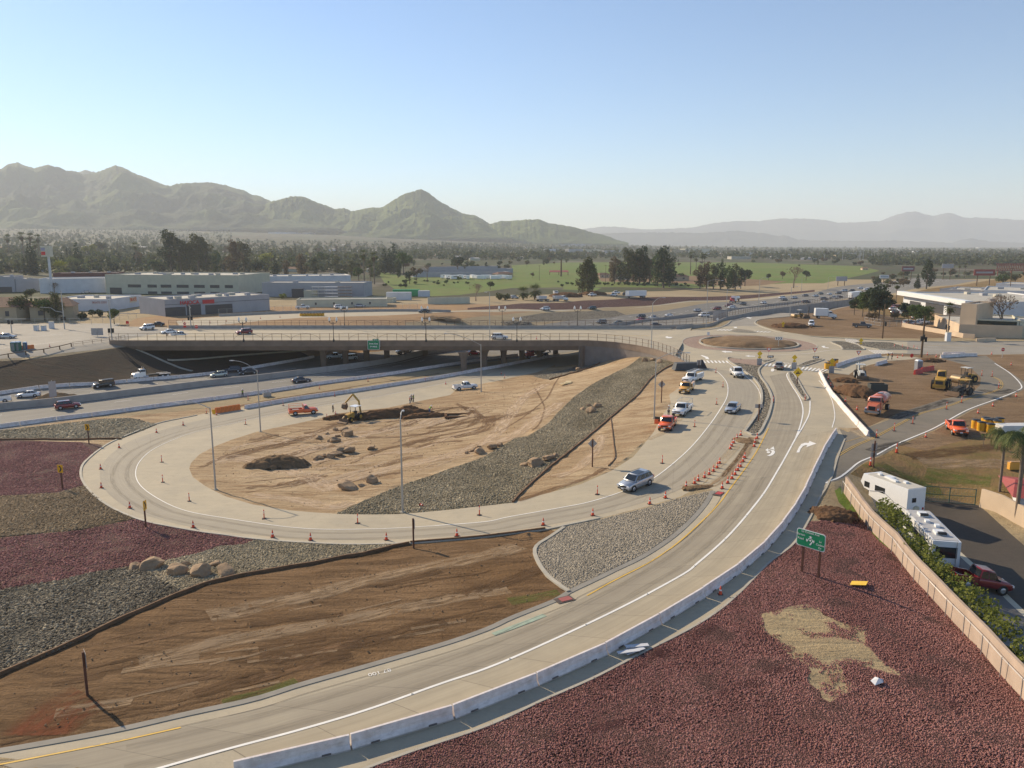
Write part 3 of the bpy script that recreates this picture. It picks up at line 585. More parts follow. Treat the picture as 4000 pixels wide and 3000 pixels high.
WR = [(1718.7,947),(1736.7,917.6),(1748,893),(1750,866)]
KA = [(505,1683),(648.5,1647),(884,1589.4),(1081.6,1515.5),(1246,1449),(1378,1380.5),(1481.6,1319.3),(1566,1264),(1643.6,1204),(1685.6,1157),(1715,1118.6),(1736,1085),(1750,1055.6),(1768,1015),(1782,984),(1801,950.6),(1808,940)]
lane('road', YEL[1:], [(170,1700)] + WHT + WL[1:], L1m)
lane('road', WHT[1:], [(560,1655)] + KA[2:] + [(1812,925)], L2m, .012)
LC = [(1040,815),(967,827),(839,852.5),(740,869),(640,886),(553,904),(457.5,925),(400,940),(337.5,967),(305,993),(293,1020),(302,1047),(337.5,1075),(400,1103),(498,1121),(648,1141),(798,1143),(940,1136),(1050.7,1127),(1098,1117),(1210,1097),(1275,1084),(1347,1061),(1412.7,1033),(1484.7,974),(1529.7,922),(1565.7,868),(1572.5,843),(1568,823),(1552,805),(1536.5,797)]
LO = [(1100,789),(1040,801),(829,836),(700,858),(560,884),(460,902),(375,922),(287.5,950),(245,977),(223,1000),(216,1020),(219,1044),(240,1072),(287.5,1102),(375,1130),(475,1147),(553,1155),(620,1161),(748,1166),(885,1163),(1050,1151.5),(1188,1133),(1300,1110),(1400,1082),(1480,1052),(1530,1020),(1570,975),(1600,935),(1625,895),(1637,858),(1632,832),(1610,805)]
lane('road', LO, LC, L3m)
paint('road_marking', WHT, .2, WHITE, .03); paint('road_marking', WL, .2, WHITE, .03); paint('road_marking', WR, .2, WHITE, .03)
paint('road_marking', LC[:27], .11, WHITE, .03); paint('road_marking', LC[17:], .15, WHITE, .032)
paint('road_marking', YEL[:4], .14, YELLOW, .03); paint('road_marking', YEL[9:18], .14, YELLOW, .03)
paint('road_marking', [(1769,822),(1784,840),(1796,862),(1802,886),(1803,903),(1797.5,924)], .13, WHITE, .03)
paint('road_marking', [(1577,783),(1610,808),(1638,833),(1650,860),(1644,890),(1622,925)], .12, WHITE, .03, off=-.5)
paint('road_marking', [(1792,1046),(1840,1020),(1899,985),(1939,963),(2018,929),(2097,886),(2164,861),(2200,846),(2212,834),(2187,807),(2153,785)], .22, WHITE, .03, off=.4)
for o in (-.15, .15): paint('road_marking', [(1811,984),(1850,962),(1893,943),(1943,916),(1990,893),(2040,880),(2090,862),(2140,848),(2163,836),(2160,822),(2140,812)], .08, YELLOW, .03, off=o)
paint('road_marking', [(1811,958),(1850,948),(1889,935)], .06, YELLOW, .03)
paint('road_marking', [(1560,758),(1600,764),(1660,767),(1740,764),(1800,756),(1880,752),(1960,753),(2100,757)], .15, WHITE, .03, dash=None)
paint('road_marking', [(1925,745),(2050,747),(2212,748)], .15, YELLOW, .03)
for o in (-3.5, 3.5): paint('road_marking', [(1990,745),(2100,746),(2212,747)], .12, WHITE, .03, dash=(3, 9), off=o)
# kerbs
curb('kerb', [(p[0], p[1] + 1) for p in OFF_TOP], .5, .05, DCURB)
paint('road_marking', [(p[0], p[1] + 1) for p in OFF_TOP], .04, plain('joint', (.12, .1, .08)), .03, off=-1.15)
curb('kerb', [(1218,1140),(1185,1163),(1165,1175),(1155,1188),(1158,1205),(1175,1235),(1208,1265),(1228,1279)], .35, .14, CURB)
curb('kerb', LOOP_OUT[7:-1], .3, .12, CURB)
curb('kerb', ISLAND[:12], .35, .18, CURB); curb('kerb', ISLAND[12:] + [ISLAND[0]], .35, .18, CURB)
curb('kerb', SHOULDER, .2, .06, CURB)
curb('kerb', circle(*RC, 12.7) + [circle(*RC, 12.7)[0]], .5, .3, CURB, True); curb('kerb', circle(*RC, 17.3) + [circle(*RC, 17.3)[0]], .3, .06, CURB, True)
curb('kerb', [(1420,713.5),(1500,713),(1545,710),(1570,702),(1581,693),(1605,687),(1640,681)], .35, .16, CURB)
curb('kerb', [(1705,684),(1657,688.5),(1637,692),(1631,698),(1645,706),(1667,713),(1685,717.5),(1753,727),(1821,731),(1848,733),(1989,738.5),(2096,738.5),(2212,738)], .4, .16, CURB)
curb('kerb', [(1916,764),(2030,767),(2060,768)], .3, .12, CURB)
# splitter islands
def splitter(pts, mat='rubble'):
 w_ = [Vector(GG(u, v).xy) for u, v in pts]; c = sum(w_, Vector((0, 0))) / len(w_); V = [(p.x, p.y, gz(p.x, p.y) + .14) for p in w_] + [(p.x, p.y, gz(p.x, p.y) - .2) for p in w_]; n = len(w_)
 o = np_mesh('traffic_island', V, [tuple(range(n))] + [(i, i + n, (i + 1) % n + n, (i + 1) % n) for i in range(n)], None, M[mat]); o['kind'] = 'structure'
 curb('kerb', pts + [pts[0]], .3, .17, CURB)
splitter([(1703,805),(1712,806),(1722,820),(1736,845),(1746,862),(1735,862),(1718,838),(1706,818)])
splitter([(1722,791),(1738,791),(1779,777),(1765,777),(1742,782)])
splitter([(1644,780),(1652,784),(1671,778)])
splitter([(1573,716),(1593,717.5),(1632,718),(1624,715),(1600,712),(1590,712)], 'paver')
splitter([(1820,755),(1866,755.5),(1853,746),(1826,739),(1795,739),(1815,748)], 'rubble')
splitter([(1900,755.5),(1985,755),(1950,748),(1925,741),(1850,740),(1862,748)], 'rubble')
def bars(q, n, fill=.5, mat=WHITE):
 a, b, c, d = [Vector(GG(u, v).xy) for u, v in q]; mb = MB()
 for i in range(n):
  t0 = (i + .25) / n; t1 = (i + .25 + fill) / n; p = [a.lerp(b, t0), a.lerp(b, t1), d.lerp(c, t1), d.lerp(c, t0)]
  mb.quad(*[(x.x, x.y, gz(x.x, x.y) + .035) for x in p])
 o = mb.build('crosswalk', mat, None, False); o['kind'] = 'structure'
bars([(1515,779),(1573,779.5),(1577,784.5),(1520,784.5)], 7); bars([(1653,785),(1712,788.5),(1707,795),(1648,791)], 7); bars([(1733,792),(1792,799),(1780,804.5),(1727,799)], 7)
bars([(1873,756),(1912,756),(1935,764),(1890,764)], 7, .4); bars([(1556,711),(1592,712.5),(1585,715),(1545,714)], 5); bars([(1627,714.5),(1668,717),(1660,718.5),(1622,717)], 5)
bars([(1824,730),(1848,732),(1860,742),(1828,740)], 9, .4)
def decal(pts, mat=WHITE, ox=1493.1, oy=940.1, k=5.714, name='road_marking'):
 w_ = [GG(ox + x / k, oy + y / k) for x, y in pts]
 bm = bmesh.new(); vs_ = [bm.verts.new((p.x, p.y, gz(p.x, p.y) + .035)) for p in w_]; f = bm.faces.new(vs_); bmesh.ops.triangulate(bm, faces=[f])
 me = bpy.data.meshes.new(name); bm.to_mesh(me); bm.free(); o = link_mesh(name, me, None, mat); o['kind'] = 'structure'; return o
decal([(1298,216),(1335,216),(1352,170),(1380,138),(1412,124),(1432,124),(1420,152),(1545,106),(1460,74),(1448,98),(1400,96),(1358,112),(1330,150),(1312,185)])
paint('road_marking', [(1493.1 + x / 5.714, 940.1 + y / 5.714) for x, y in ((952,258),(985,245),(1010,222),(1012,198),(988,182),(945,186))], .42, WHITE, .035)
decal([(972,168),(1018,140),(1030,184)]); decal([(913,186),(948,164),(952,206)])
decal([(978,213),(972,205),(955,203),(938,206),(930,213),(938,222),(955,225),(972,221)])
for pts in ([(1375,600),(1400,590),(1410,597),(1460,600),(1440,612),(1395,612),(1390,606)], [(1760,798),(1815,826),(1812,835),(1855,842),(1840,815),(1828,820),(1775,796)], [(1985,755),(2030,747),(2035,753),(2100,756),(2100,764),(2035,765),(2030,770)]): decal(pts, WHITE, 1161.3, 608.3, 5)
for pts in ([(580,665),(625,658),(627,663),(690,665),(690,672),(627,672),(623,676)], [(865,805),(910,800),(905,808),(925,812),(925,820),(900,820),(885,835),(860,832)], [(590,250),(615,245),(640,252),(660,254),(635,262)], [(1405,560),(1430,556),(1450,560),(1440,572),(1480,575),(1490,582),(1425,576)]): decal(pts, WHITE, 1493.1, 636, 5)
decal([(455,353),(490,350),(495,362),(470,364)], WHITE, 1493.1, 636, 5)
def words(txt, size, mat, parent=None, name='lettering', ext=.01, loc=(0, 0, 0), rot=(0, 0, 0), bold=.0, sx=1.0):
 c = bpy.data.curves.new(name, 'FONT'); c.body = txt; c.size = size; c.extrude = ext; c.align_x = 'CENTER'; c.align_y = 'CENTER'; c.offset = bold
 o = bpy.data.objects.new(name, c); COL.objects.link(o); dg = bpy.context.evaluated_depsgraph_get(); me = bpy.data.meshes.new_from_object(o.evaluated_get(dg)); bpy.data.objects.remove(o); bpy.data.curves.remove(c)
 me.materials.clear(); r = link_mesh(name, me, parent, mat); r.location = loc; r.rotation_euler = rot; r.scale = (sx, 1, 1); return r
y_ = GG(1700, 785); yo = words('YIELD', 1.7, WHITE, None, 'road_marking', .002, (y_.x, y_.y, gz(y_.x, y_.y) + .045), (0, 0, -.12)); yo['kind'] = 'structure'
s_ = GG(950 / 4 + 995.4, 660); 
sv = GG(820, 1453); so_ = words('87 100', .55, WHITE, None, 'road_marking', .002, (sv.x, sv.y, gz(sv.x, sv.y) + .03), (0, 0, R(205))); so_['kind'] = 'structure'
# drainage covers
for u, v, c in ((1219, 1296, (.38, .11, .09)), (1553, 1067, (.5, .06, .05))):
 p = GG(u, v); t = thing('drain_cover', 'red painted drain inlet cover ' + ('beside the tip of the cobble paving' if u < 1300 else 'beside the cones at the broken pavement'), 'drain cover', (p.x, p.y, gz(p.x, p.y)), R(28 if u < 1300 else 52))
 MB().box((0, 0, .03), (1.5, .9, .06)).build('frame', plain('drain frame', (.10, .07, .05)), t); MB().box((.1, 0, .075), (.95, .62, .03)).build('cover', plain('red paint %d' % u, c), t)
# survey paint, pavement markers
for (a, b, cc) in (([(1050,1361),(1100,1343),(1160,1320)], .5, (.34, .42, .32)),): paint('road_marking', a, b, plain('faded green stain', cc, .9, var=.3), .028, off=-.9)
mk = plain('marker', (.7, .66, .55), .3)
def marker_maker():
 t = thing('pavement_marker', 'x', 'marker'); MB().box((0, 0, .02), (.14, .12, .04), taper=.6).build('reflector', mk, t); return t
for i in range(2, 24):
 q = resample(gpts(WHT), 7.3)
 if i < len(q): use('mk', marker_maker, on(q[i] + Vector((0, 0)) , .03), 0, 'small pale reflective marker glued along the long white lane line', 'marker', 'reflective markers along the lane line')
# freeway lanes
fn = resample([Vector(p) for p in fw_near_w[1:]], 12); ff = resample([Vector(p) for p in fw_far_w[1:]], 12)
MEDW = [tuple(P(u, v, ZF).xy) for u, v in [(-200,910),(-60,892),(0,884.6),(120,872.5),(280,853.6),(440,833.6),(607,814.6),(827,785.6)]] + [(-27,237),(-5,263),(20,293),(41,319),(70,350),(99,381),(150,433),(224,505),(300,592),(386,696)]
lane('road', MEDW, fw_near_w[1:], L4m, .02, world_pts=True); lane('road', fw_far_w[1:], MEDW[:1] + MEDW, L4m, .02, world_pts=True)
for q_ in ([(0,735),(60,728),(140,722)], [(60,748),(130,738),(240,728),(330,722)], [(300,735),(420,726),(500,722)], [(0,753),(90,742)]): paint('road_marking', q_, .15, WHITE, .04)
for off in (2.2, 5.9): paint('road_marking', MEDW[1:], .16, WHITE, .06, world_pts=True, dash=None if off < 3 else (4, 8), off=-off)
for off in (3.4, 7.1, 10.8): paint('road_marking', MEDW[1:], .16, WHITE, .06, world_pts=True, dash=None if off in (3.4,) else (4, 8), off=off)
paint('road_marking', fw_near_w[1:9], .16, WHITE, .06, world_pts=True, off=2.0)
# ---------------------------------------------------------------- concrete barriers
ORD = 'first second third fourth fifth sixth seventh eighth ninth tenth eleventh twelfth thirteenth fourteenth fifteenth sixteenth seventeenth eighteenth nineteenth twentieth'.split()
def ordn(i):
 if i < 20: return ORD[i]
 t = ('twenty', 'thirty', 'forty', 'fifty', 'sixty', 'seventy')[(i + 1) // 10 - 2]
 return (t[:-1] + 'ieth') if (i + 1) % 10 == 0 else t + '-' + ORD[(i + 1) % 10 - 1]
def m_rail():
 t = NT('whitewashed barrier concrete'); tc = t.new('ShaderNodeTexCoord').outputs['Object']; n = t.noise(tc, 1.3, 6, .7); n2 = t.noise(t.mapping(tc, (.8, .8, 4)), 1.4, 4); p = t.P(); n3 = t.noise(p, .33, 3)
 c = t.mix(t.ramp(n, [(.42, 0), (.7, 1)]), (.76, .70, .67), (.56, .50, .46)); c = t.mix(t.math('MULTIPLY', t.ramp(n2, [(.55, 0), (.72, 1)]), .5), c, (.34, .28, .23)); c = t.mix(t.math('MULTIPLY', t.ramp(n3, [(.5, 0), (.7, 1)]), .35), c, (.60, .44, .40))
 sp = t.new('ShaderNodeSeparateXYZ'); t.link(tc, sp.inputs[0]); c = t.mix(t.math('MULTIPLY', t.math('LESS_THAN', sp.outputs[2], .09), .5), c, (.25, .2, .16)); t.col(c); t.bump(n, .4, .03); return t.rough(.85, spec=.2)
RAILM = m_rail()
PROF = [(-.305, 0), (-.305, .08), (-.13, .33), (-.075, .81), (.075, .81), (.13, .33), (.305, .08), (.305, 0)]
def krail_maker(L=6.0, slots=False):
 t = thing('concrete_barrier', 'x', 'barrier'); mb = MB(); n = len(PROF)
 rings = []
 for i, s in enumerate((-.5, -.497, -.25, 0, .25, .497, .5)):
  sh = .97 if i in (0, 6) else 1; rings.append([(s * L, y * sh, z * (1 if i not in (0, 6) else .985) + (0.0)) for y, z in PROF])
 mb.loft(rings, True, False); mb.build('body', RAILM, t)
 if slots:
  for x in (-1.7, 1.7):
   for sgn in (-1,): MB().box((x, sgn * .30, .10), (.5, .06, .09)).build('slot', plain('barrier slots', (.13, .11, .10)), t); MB().tube((x, sgn * .09, .58), (x, sgn * .13, .57), .06, n=8).build('reflector', plain('pale reflector', (.7, .68, .62), .3), t)
 return t
def krail(pts, where, group, off=.3, step=6.1, world_pts=False, slots=False):
 q = resample(xy(pts) if world_pts else gpts(pts), .5); nn = normals(q); q = [p + n * off for p, n in zip(q, nn)]; q = resample(q, step); c = 0
 for a, b in zip(q, q[1:]):
  if (b - a).length < step * .6: continue
  m = (a + b) / 2; za, zb = gz(a.x, a.y), gz(b.x, b.y)
  o = use('krail' + str(slots), (lambda: krail_maker(6.0, slots)), (m.x, m.y, (za + zb) / 2), 0, f'white concrete barrier, {ordn(c)} of {where}', 'barrier', group)
  o.rotation_euler = (0, -math.atan2(zb - za, step), math.atan2(b.y - a.y, b.x - a.x) + random.uniform(-.012, .012)); c += 1
krail(KA, 'the row edging the maroon gravel, counted from its near end', 'barriers edging the maroon gravel', .3, slots=True)
krail([(1772,806),(1790,842),(1817,876),(1850,914),(1880,946)], 'the sunlit row beside the orange water truck', 'sunlit barriers by the water truck', -.1)
krail([(1807,794),(1833,784),(1873,774),(1917,769)], 'the curved row behind the striped barrels', 'curved barriers at the roundabout exit', .1)
krail([(1893,790),(1918,783)], 'none, a lone one on the sidewalk near two workers', 'lone barrier', 0, 5.6)
krail([(-40,931),(0,925.6),(140,906.6),(218,897.6),(289,887.6),(355,878.6),(442,867.6),(587,847.6),(687,831.6),(829,812.6),(902,801),(974,790),(1060,777),(1130,768)], 'the row between freeway and sunken dirt strip', 'barriers on the near freeway edge', .3)
krail([(530,884),(633,866),(774,846),(829,837),(914,824),(1040,801),(1130,784),(1217,768)], 'the row starting at the orange water-filled ones', 'barriers beside the on ramp', .3)
krail([(-40,858),(0,852.6),(200,833.6),(300,824),(440,811.6),(527,800),(620,784),(680,773)], 'the row below the dark slope', 'barriers below the dark slope', 0)
for k, (a, b) in enumerate((((2036,773),(2070,771)), ((2062,770),(2104,770)), ((2040,768),(2080,767)))): krail([a, b], ('the stored group on the old road, nearest the pole', 'the stored group on the old road, farthest from the pole', 'the stored group on the old road, at the back')[k], 'stored barriers', 0, 6.0)
# freeway median and far walls, each one continuous cast wall
MEDM = plain('grey cast concrete', (.36, .33, .30), .9, var=.18, scale=.5)
def wall(name, pts, thick, h0, h1, mat, label, cat='wall', z=None, step=3, foot=.4, off=0):
 q = resample(xy(pts), step); nn = normals(q); V = []
 for i, (p, n) in enumerate(zip(q, nn)):
  p = p + n * off; t = i / (len(q) - 1); h = h0 + (h1 - h0) * t; b = gz(p.x, p.y) if z is None else z
  for o, zz in ((-thick * .9, -foot), (-thick * .5, h), (thick * .5, h), (thick * .9, -foot)): x = p + n * o; V.append((x.x, x.y, b + zz))
 F = [(i * 4 + j, (i + 1) * 4 + j, (i + 1) * 4 + j + 1, i * 4 + j + 1) for i in range(len(q) - 1) for j in range(3)] + [(0, 1, 2, 3), tuple(len(V) - 4 + k for k in (3, 2, 1, 0))]
 return tag(np_mesh(name, V, F, None, mat), label, cat)
wall('median_wall', MEDW[1:], .35, 1.35, 1.35, MEDM, 'long grey concrete median wall dividing the two freeway directions', z=ZF)
wall('barrier_wall', fw_far_w[9:] , .3, 1.0, 1.0, MEDM, 'grey barrier wall along the far side of the freeway beyond the bridge', z=ZF)
WRP = [tuple(P(u, v, .75).xy) for u, v in [(1460,713),(1493,708.5),(1533,706),(1569,691.5),(1601,685),(1637,677.5),(1713,666.5),(1841,651)]]
wall('retaining_wall', WRP, .25, 1.1, 1.1, MEDM, 'grey concrete wall between freeway and north leg of the roundabout', z=.8, foot=7)
wall('retaining_wall', [tuple(P(u, v, .9).xy) for u, v in [(473,684.6),(587,678.6),(700,675),(829,671.6),(974,671.5)]], .25, 1.0, .9, MEDM, 'low grey wall along the far side of the upper on ramp')
# ---------------------------------------------------------------- bridge
BR = plain('brown bridge concrete', (.20, .145, .105), .9, var=.22, scale=.35, bump=.3)
BR2 = plain('lighter parapet concrete', (.235, .175, .13), .9, var=.2, scale=.4, bump=.3)
DZ = 1.03
near_curve = [P(u, v, 1.8) for u, v in [(1257,736),(1300,738),(1335,741),(1384,748.5),(1423,758),(1461,773),(1487,788)]]
NEAR = [Vector((-108, 207.6))] + [Vector((x, 207.6)) for x in (-80, -50, -20, 5)] + [p.xy for p in near_curve]
FAR = [Vector((-108, 244.6)), Vector((-20, 244.6)), Vector((40, 244.6)), Vector((52, 247)), Vector((58, 250))]
bt = thing('highway_bridge', 'long brown concrete girder bridge carrying the upper street over the freeway', 'bridge')
def mesh_parent(o): o.parent = bt; return o
nq = resample(NEAR, 2.0); nn_ = normals(nq)
# deck
poly = [tuple(p) for p in nq[:int(len(nq) * .93)]] + [tuple(p) for p in resample(FAR, 2.0)[::-1]]
bm = bmesh.new(); tv = [bm.verts.new((x, y, DZ)) for x, y in poly]; tf = bm.faces.new(tv)
if tf.normal.z < 0: tf.normal_flip()
bmesh.ops.triangulate(bm, faces=[tf]); me = bpy.data.meshes.new('deck'); bm.to_mesh(me); bm.free(); link_mesh('deck', me, bt, M['conc'])
def swept(name, q, sec, mat, parent=bt):
 nn = normals(q); V = []; k = len(sec)
 for p, n in zip(q, nn):
  for o, z in sec: x = p + n * o; V.append((x.x, x.y, z))
 F = [(i * k + j, (i + 1) * k + j, (i + 1) * k + (j + 1) % k, i * k + (j + 1) % k) for i in range(len(q) - 1) for j in range(k)] + [tuple(range(k)), tuple(len(V) - 1 - j for j in range(k))]
 o = np_mesh(name, V, F, parent, mat)
 bm = bmesh.new(); bm.from_mesh(o.data); bmesh.ops.recalc_face_normals(bm, faces=bm.faces); bm.to_mesh(o.data); bm.free(); return o
swept('parapet', nq, [(0, .35), (0, 1.8), (.3, 1.8), (.34, .35)], BR2)
swept('parapet', resample(FAR, 2.0), [(0, .35), (0, 2.15), (-.3, 2.15), (-.3, .35)], MEDM)
swept('coping', nq, [(-.05, 1.8), (-.05, 1.88), (.36, 1.88), (.36, 1.8)], BR2)
sp_ = [p for p in nq if p.x < 19]
swept('girder', sp_, [(.05, .34), (.5, -.85), (36.2, -.85), (36.7, .34)], BR)
# arch relief on the outer face
ar = MB()
for x in np.arange(-104, 16, 3.9):
 pts = [Vector((x + 1.95 + 1.75 * math.cos(a), 207.57, .55 + 1.0 * math.sin(a))) for a in np.linspace(0, math.pi, 9)]; ar.path(pts, .05, 4)
ar.build('relief', BR2, bt)
# abutment and curved retaining wall
wq = [p for p in nq if p.x > 17.2]
swept('abutment_wall', wq, [(.06, -7.2), (.06, .34), (.9, .34), (.9, -7.2)], plain('grey brown wall concrete', (.22, .19, .17), .9, var=.2, scale=.4))  # even grey brown base colour for the curved wall
MB().prism([(0, -7.2), (0, .33), (1, .33), (1, -7.2)], 0, 51, R(-45), (18.2, 207.9, 0)).build('abutment_wall', BR, bt)
# piers: three bents of flared columns, skewed with the freeway
def column(x, y, zt=-.84, zb=-6.6):
 mb = MB(); rings = []
 for z, wx, wy in ((zb, .78, .62), (-4.0, .78, .62), (-2.4, .9, .64), (zt, 1.5, .8)):
  rings.append([(x + sx * wx, y + sy * wy, z) for sx, sy in ((-1, -.55), (-.7, -1), (.7, -1), (1, -.55), (1, .55), (.7, 1), (-.7, 1), (-1, .55))])
 mb.loft(rings, True, False); return mb.build('pier_column', BR, bt)
for i in range(6):
 t = i / 5
 a = P(698, 784, -5); b = P(918, 760, -5); column(a.x + (b.x - a.x) * t, a.y + (b.y - a.y) * t + .5)
 a = P(1002, 802, -6); b = P(1200, 766, -6); column(a.x + (b.x - a.x) * t, a.y + (b.y - a.y) * t)
swept('sidewalk', [Vector((-108, 243)), Vector((40, 243)), Vector((50, 244.5))], [(-1.3, DZ + .004), (-1.3, DZ + .17), (1.3, DZ + .17), (1.3, DZ + .004)], CURB)
swept('sidewalk', [p + n * 1.5 for p, n in zip(nq, nn_)], [(-1.15, DZ + .004), (-1.15, DZ + .17), (1.0, DZ + .17), (1.0, DZ + .004)], CURB)
for y, dsh in ((226, None), (226.4, None), (218, (3, 6)), (234, (3, 6))):
 o = paint('road_marking', [(-108, y), (20, y), (40, y)], .13, YELLOW if dsh is None else WHITE, DZ + .01, dsh, zf=0, world_pts=True)
# slope bench and gutter lines under the bridge
curb('slope_curb', [tuple(P(u, v, -3.8).xy) for u, v in [(362,780),(500,768),(661,754.6)]], .5, .35, CURB, True, label='pale concrete curb along the slope under the bridge', cat='curb')
curb('slope_gutter', [tuple(P(250,745,.6).xy), tuple(P(300,762,-1.5).xy), tuple(P(360,783,-3.9).xy), tuple(P(415,802,-5.8).xy)], .7, .18, CURB, True, label='pale concrete gutter running down the dark slope at the bridge end', cat='gutter')
# fences on the bridge
RUST = plain('brown steel', (.16, .105, .075), .6, .3); GALV = plain('galvanised steel', (.42, .42, .41), .45, .55); 
def fence(name, pts, label, h=1.9, gap=2.6, mat=RUST, base=None, arches=(), r=.045, rails=(0, .5, 1), wires=0, cat='fence'):
 """PTS world points; every post is a part, the rails and mesh are one panel part each"""
 q = resample([Vector(p) for p in pts], gap); p0 = q[0]; t = thing(name, label, cat, (p0.x, p0.y, 0)); zz = [(gz(p.x, p.y) if base is None else base) for p in q]
 pm = MB().tube((0, 0, -.05), (0, 0, h), r * 1.25, n=6).build('post', mat, t); pm.location = (0, 0, zz[0])
 for p, z in zip(q[1:], zz[1:]):
  c = pm.copy(); COL.objects.link(c); c.parent = t; c.location = (p.x - p0.x, p.y - p0.y, z)
 mb = MB()
 for (a, za), (b, zb) in zip(zip(q, zz), zip(q[1:], zz[1:])):
  for k in rails: mb.tube((a.x - p0.x, a.y - p0.y, za + .06 + k * (h - .1)), (b.x - p0.x, b.y - p0.y, zb + .06 + k * (h - .1)), r * .8, n=4, cap=False)
 mb.build('rail', mat, t)
 if wires:
  wm = MB(); L = 0
  for (a, za), (b, zb) in zip(zip(q, zz), zip(q[1:], zz[1:])):
   for k in range(1, wires):
    f = k / wires; wm.tube((a.x - p0.x, a.y - p0.y, za + f * h), (b.x - p0.x, b.y - p0.y, zb + f * h), .008, n=3, cap=False)
   n_ = int((b - a).length / .28)
   for k in range(n_): f = k / n_; x = a.lerp(b, f); z = za + (zb - za) * f; wm.tube((x.x - p0.x, x.y - p0.y, z), (x.x - p0.x, x.y - p0.y, z + h), .008, n=3, cap=False)
  wm.build('mesh_wire', GALV, t)
 if arches:
  am = MB()
  for s in arches:
   i = int(s); a, b = q[i], q[min(i + 3, len(q) - 1)]
   pts_ = [Vector((*(a.lerp(b, .5 - .5 * math.cos(u)) - p0), zz[i] + .12 + (h - .25) * math.sin(u))) for u in np.linspace(0, math.pi, 13)]; am.path(pts_, r * .7, 4)
  am.build('arch', mat, t)
 return t
nf = [p + n * .15 for p, n in zip(nq, nn_)]
fence('bridge_fence', [p for p in nf if p.x < 46], 'brown steel fence with arches on the near parapet of the bridge', 1.95, 2.57, RUST, 1.88, arches=[i for i in range(13, 44, 3) if i not in (22,)], wires=5)
fence('bridge_fence', [(p.x, p.y) for p in resample(FAR, 2)] + [(p[0], p[1]) for p in WRP[1:]], 'brown steel fence with arches on the far parapet of the bridge and the grey wall', 1.7, 2.57, RUST, 2.1, arches=list(range(22, 40, 3)) + list(range(46, 60, 3)), wires=4)
# ---------------------------------------------------------------- cones, delineator posts
CONE = plain('orange red cone plastic', (.75, .075, .02), .5, var=.1); REFL = plain('white cone collar', (.8, .78, .74), .35); BLK = plain('black rubber', (.03, .028, .027), .7); WOOD = plain('brown stained wood', (.12, .05, .03), .8, var=.3, scale=3)
def cone_maker():
 t = thing('traffic_cone', 'x', 'cone'); MB().box((0, 0, .02), (.38, .38, .045)).build('base', BLK, t)
 MB().lathe([(.15, .04), (.03, .72), (.0, .73)], 10).build('body', CONE, t); MB().lathe([(.104, .32), (.075, .46)], 10).build('collar', REFL, t); MB().lathe([(.063, .53), (.047, .61)], 10).build('collar', REFL, t); return t
def post_maker():
 t = thing('delineator_post', 'x', 'delineator'); MB().box((0, 0, .03), (.42, .42, .07)).build('base', BLK, t)
 MB().tube((0, 0, .05), (0, 0, 1.08), .06, .05, 8).build('tube', CONE, t); MB().tube((0, 0, .8), (0, 0, .88), .066, n=8).build('collar', REFL, t); MB().tube((0, 0, .65), (0, 0, .73), .068, n=8).build('collar', REFL, t); return t
def seq(key, mk, name, pts, where, cat, group=None, sc=None, n0=0):
 for i, (u, v) in enumerate(pts):
  p = GG(u, v); use(key, mk, p, random.uniform(0, 1.5), f'{name}, {ordn(i + n0)} {where}', cat, group, sc)
CN = 'orange cone'
seq('cone', cone_maker, CN, [(395.8,919),(338,934.7),(257.5,967.7),(217.5,1013.5),(219,1054),(280.5,1097.7),(417.5,1139.7),(589,1160.7),(671,1167),(834.7,1166.5),(987,1158),(1173.4,1134.6),(1280.4,1113.6),(1403.6,1089),(1437.4,1076),(1482,1053)], 'along the outer edge of the loop from its freeway end', 'cone', 'cones along the outer edge of the loop ramp', 1.12)
seq('cone', cone_maker, CN, [(1500.4,1045),(1508,1039),(1522,1032),(1532,1025.4),(1541,1018.6),(1549,1011),(1554.5,1001.5),(1577.6,970),(1580.8,964.4),(1585,957.4),(1591.8,948.7),(1600,940.8)], 'in the row on the ramp side of the broken median, nearest first', 'cone', 'cones on the ramp side of the broken median', 1.12)
seq('cone', cone_maker, CN, [(1560,1055.5),(1572,1044),(1581,1034.6),(1588,1026),(1593.6,1016.6),(1599.5,1008.7),(1605,997.5),(1608.7,990),(1629,965),(1631,957),(1635.5,947.5)], 'in the row by the yellow line at the broken median, nearest first', 'cone', 'cones by the yellow line at the broken median', 1.15)
seq('cone', cone_maker, CN, [(1851,885.6),(1826,867.6),(1803,841.6),(1794.5,834),(1789,819)], 'behind the sunlit white barriers at the excavation, nearest first', 'cone', 'cones at the excavation')
seq('cone', cone_maker, CN, [(1999.4,945),(2112.6,893),(2144.5,877.8),(2195,857)], 'along the dirt side of the old asphalt road, nearest first', 'cone', 'cones along the old asphalt road')
seq('cone', cone_maker, 'tall orange cone', [(1880,1006.5),(1936.6,978.4)], 'by the white edge line near the back-facing road sign', 'cone', 'tall cones by the old asphalt road', (1, 1, 1.9))
seq('cone', cone_maker, CN, [(1938.7,773),(1949.4,769.8),(2003,767),(2006.8,782),(2022,771.5)], 'near the two workers and the big signal pole, leftmost first', 'cone', 'cones near the signal pole')
seq('cone', cone_maker, CN, [(1932,749),(1949.5,749.6),(1961,754.8),(1974,750.8),(1981,754.5)], 'of the small cluster on the street east of the roundabout, leftmost first', 'cone', 'cones on the east street')
seq('cone', cone_maker, CN, [(2142,765.7),(2184,789)], 'at the far bend of the old road, leftmost first', 'cone', 'cones at the far bend')
seq('cone', cone_maker, CN, [(468,896.6)], 'and only one in front of the striped end of the orange barriers', 'cone')
seq('cone', cone_maker, CN, [(706,901.6),(725,895.6)], 'on the ramp edge near the yellow backhoe, leftmost first', 'cone', 'cones by the yellow backhoe')
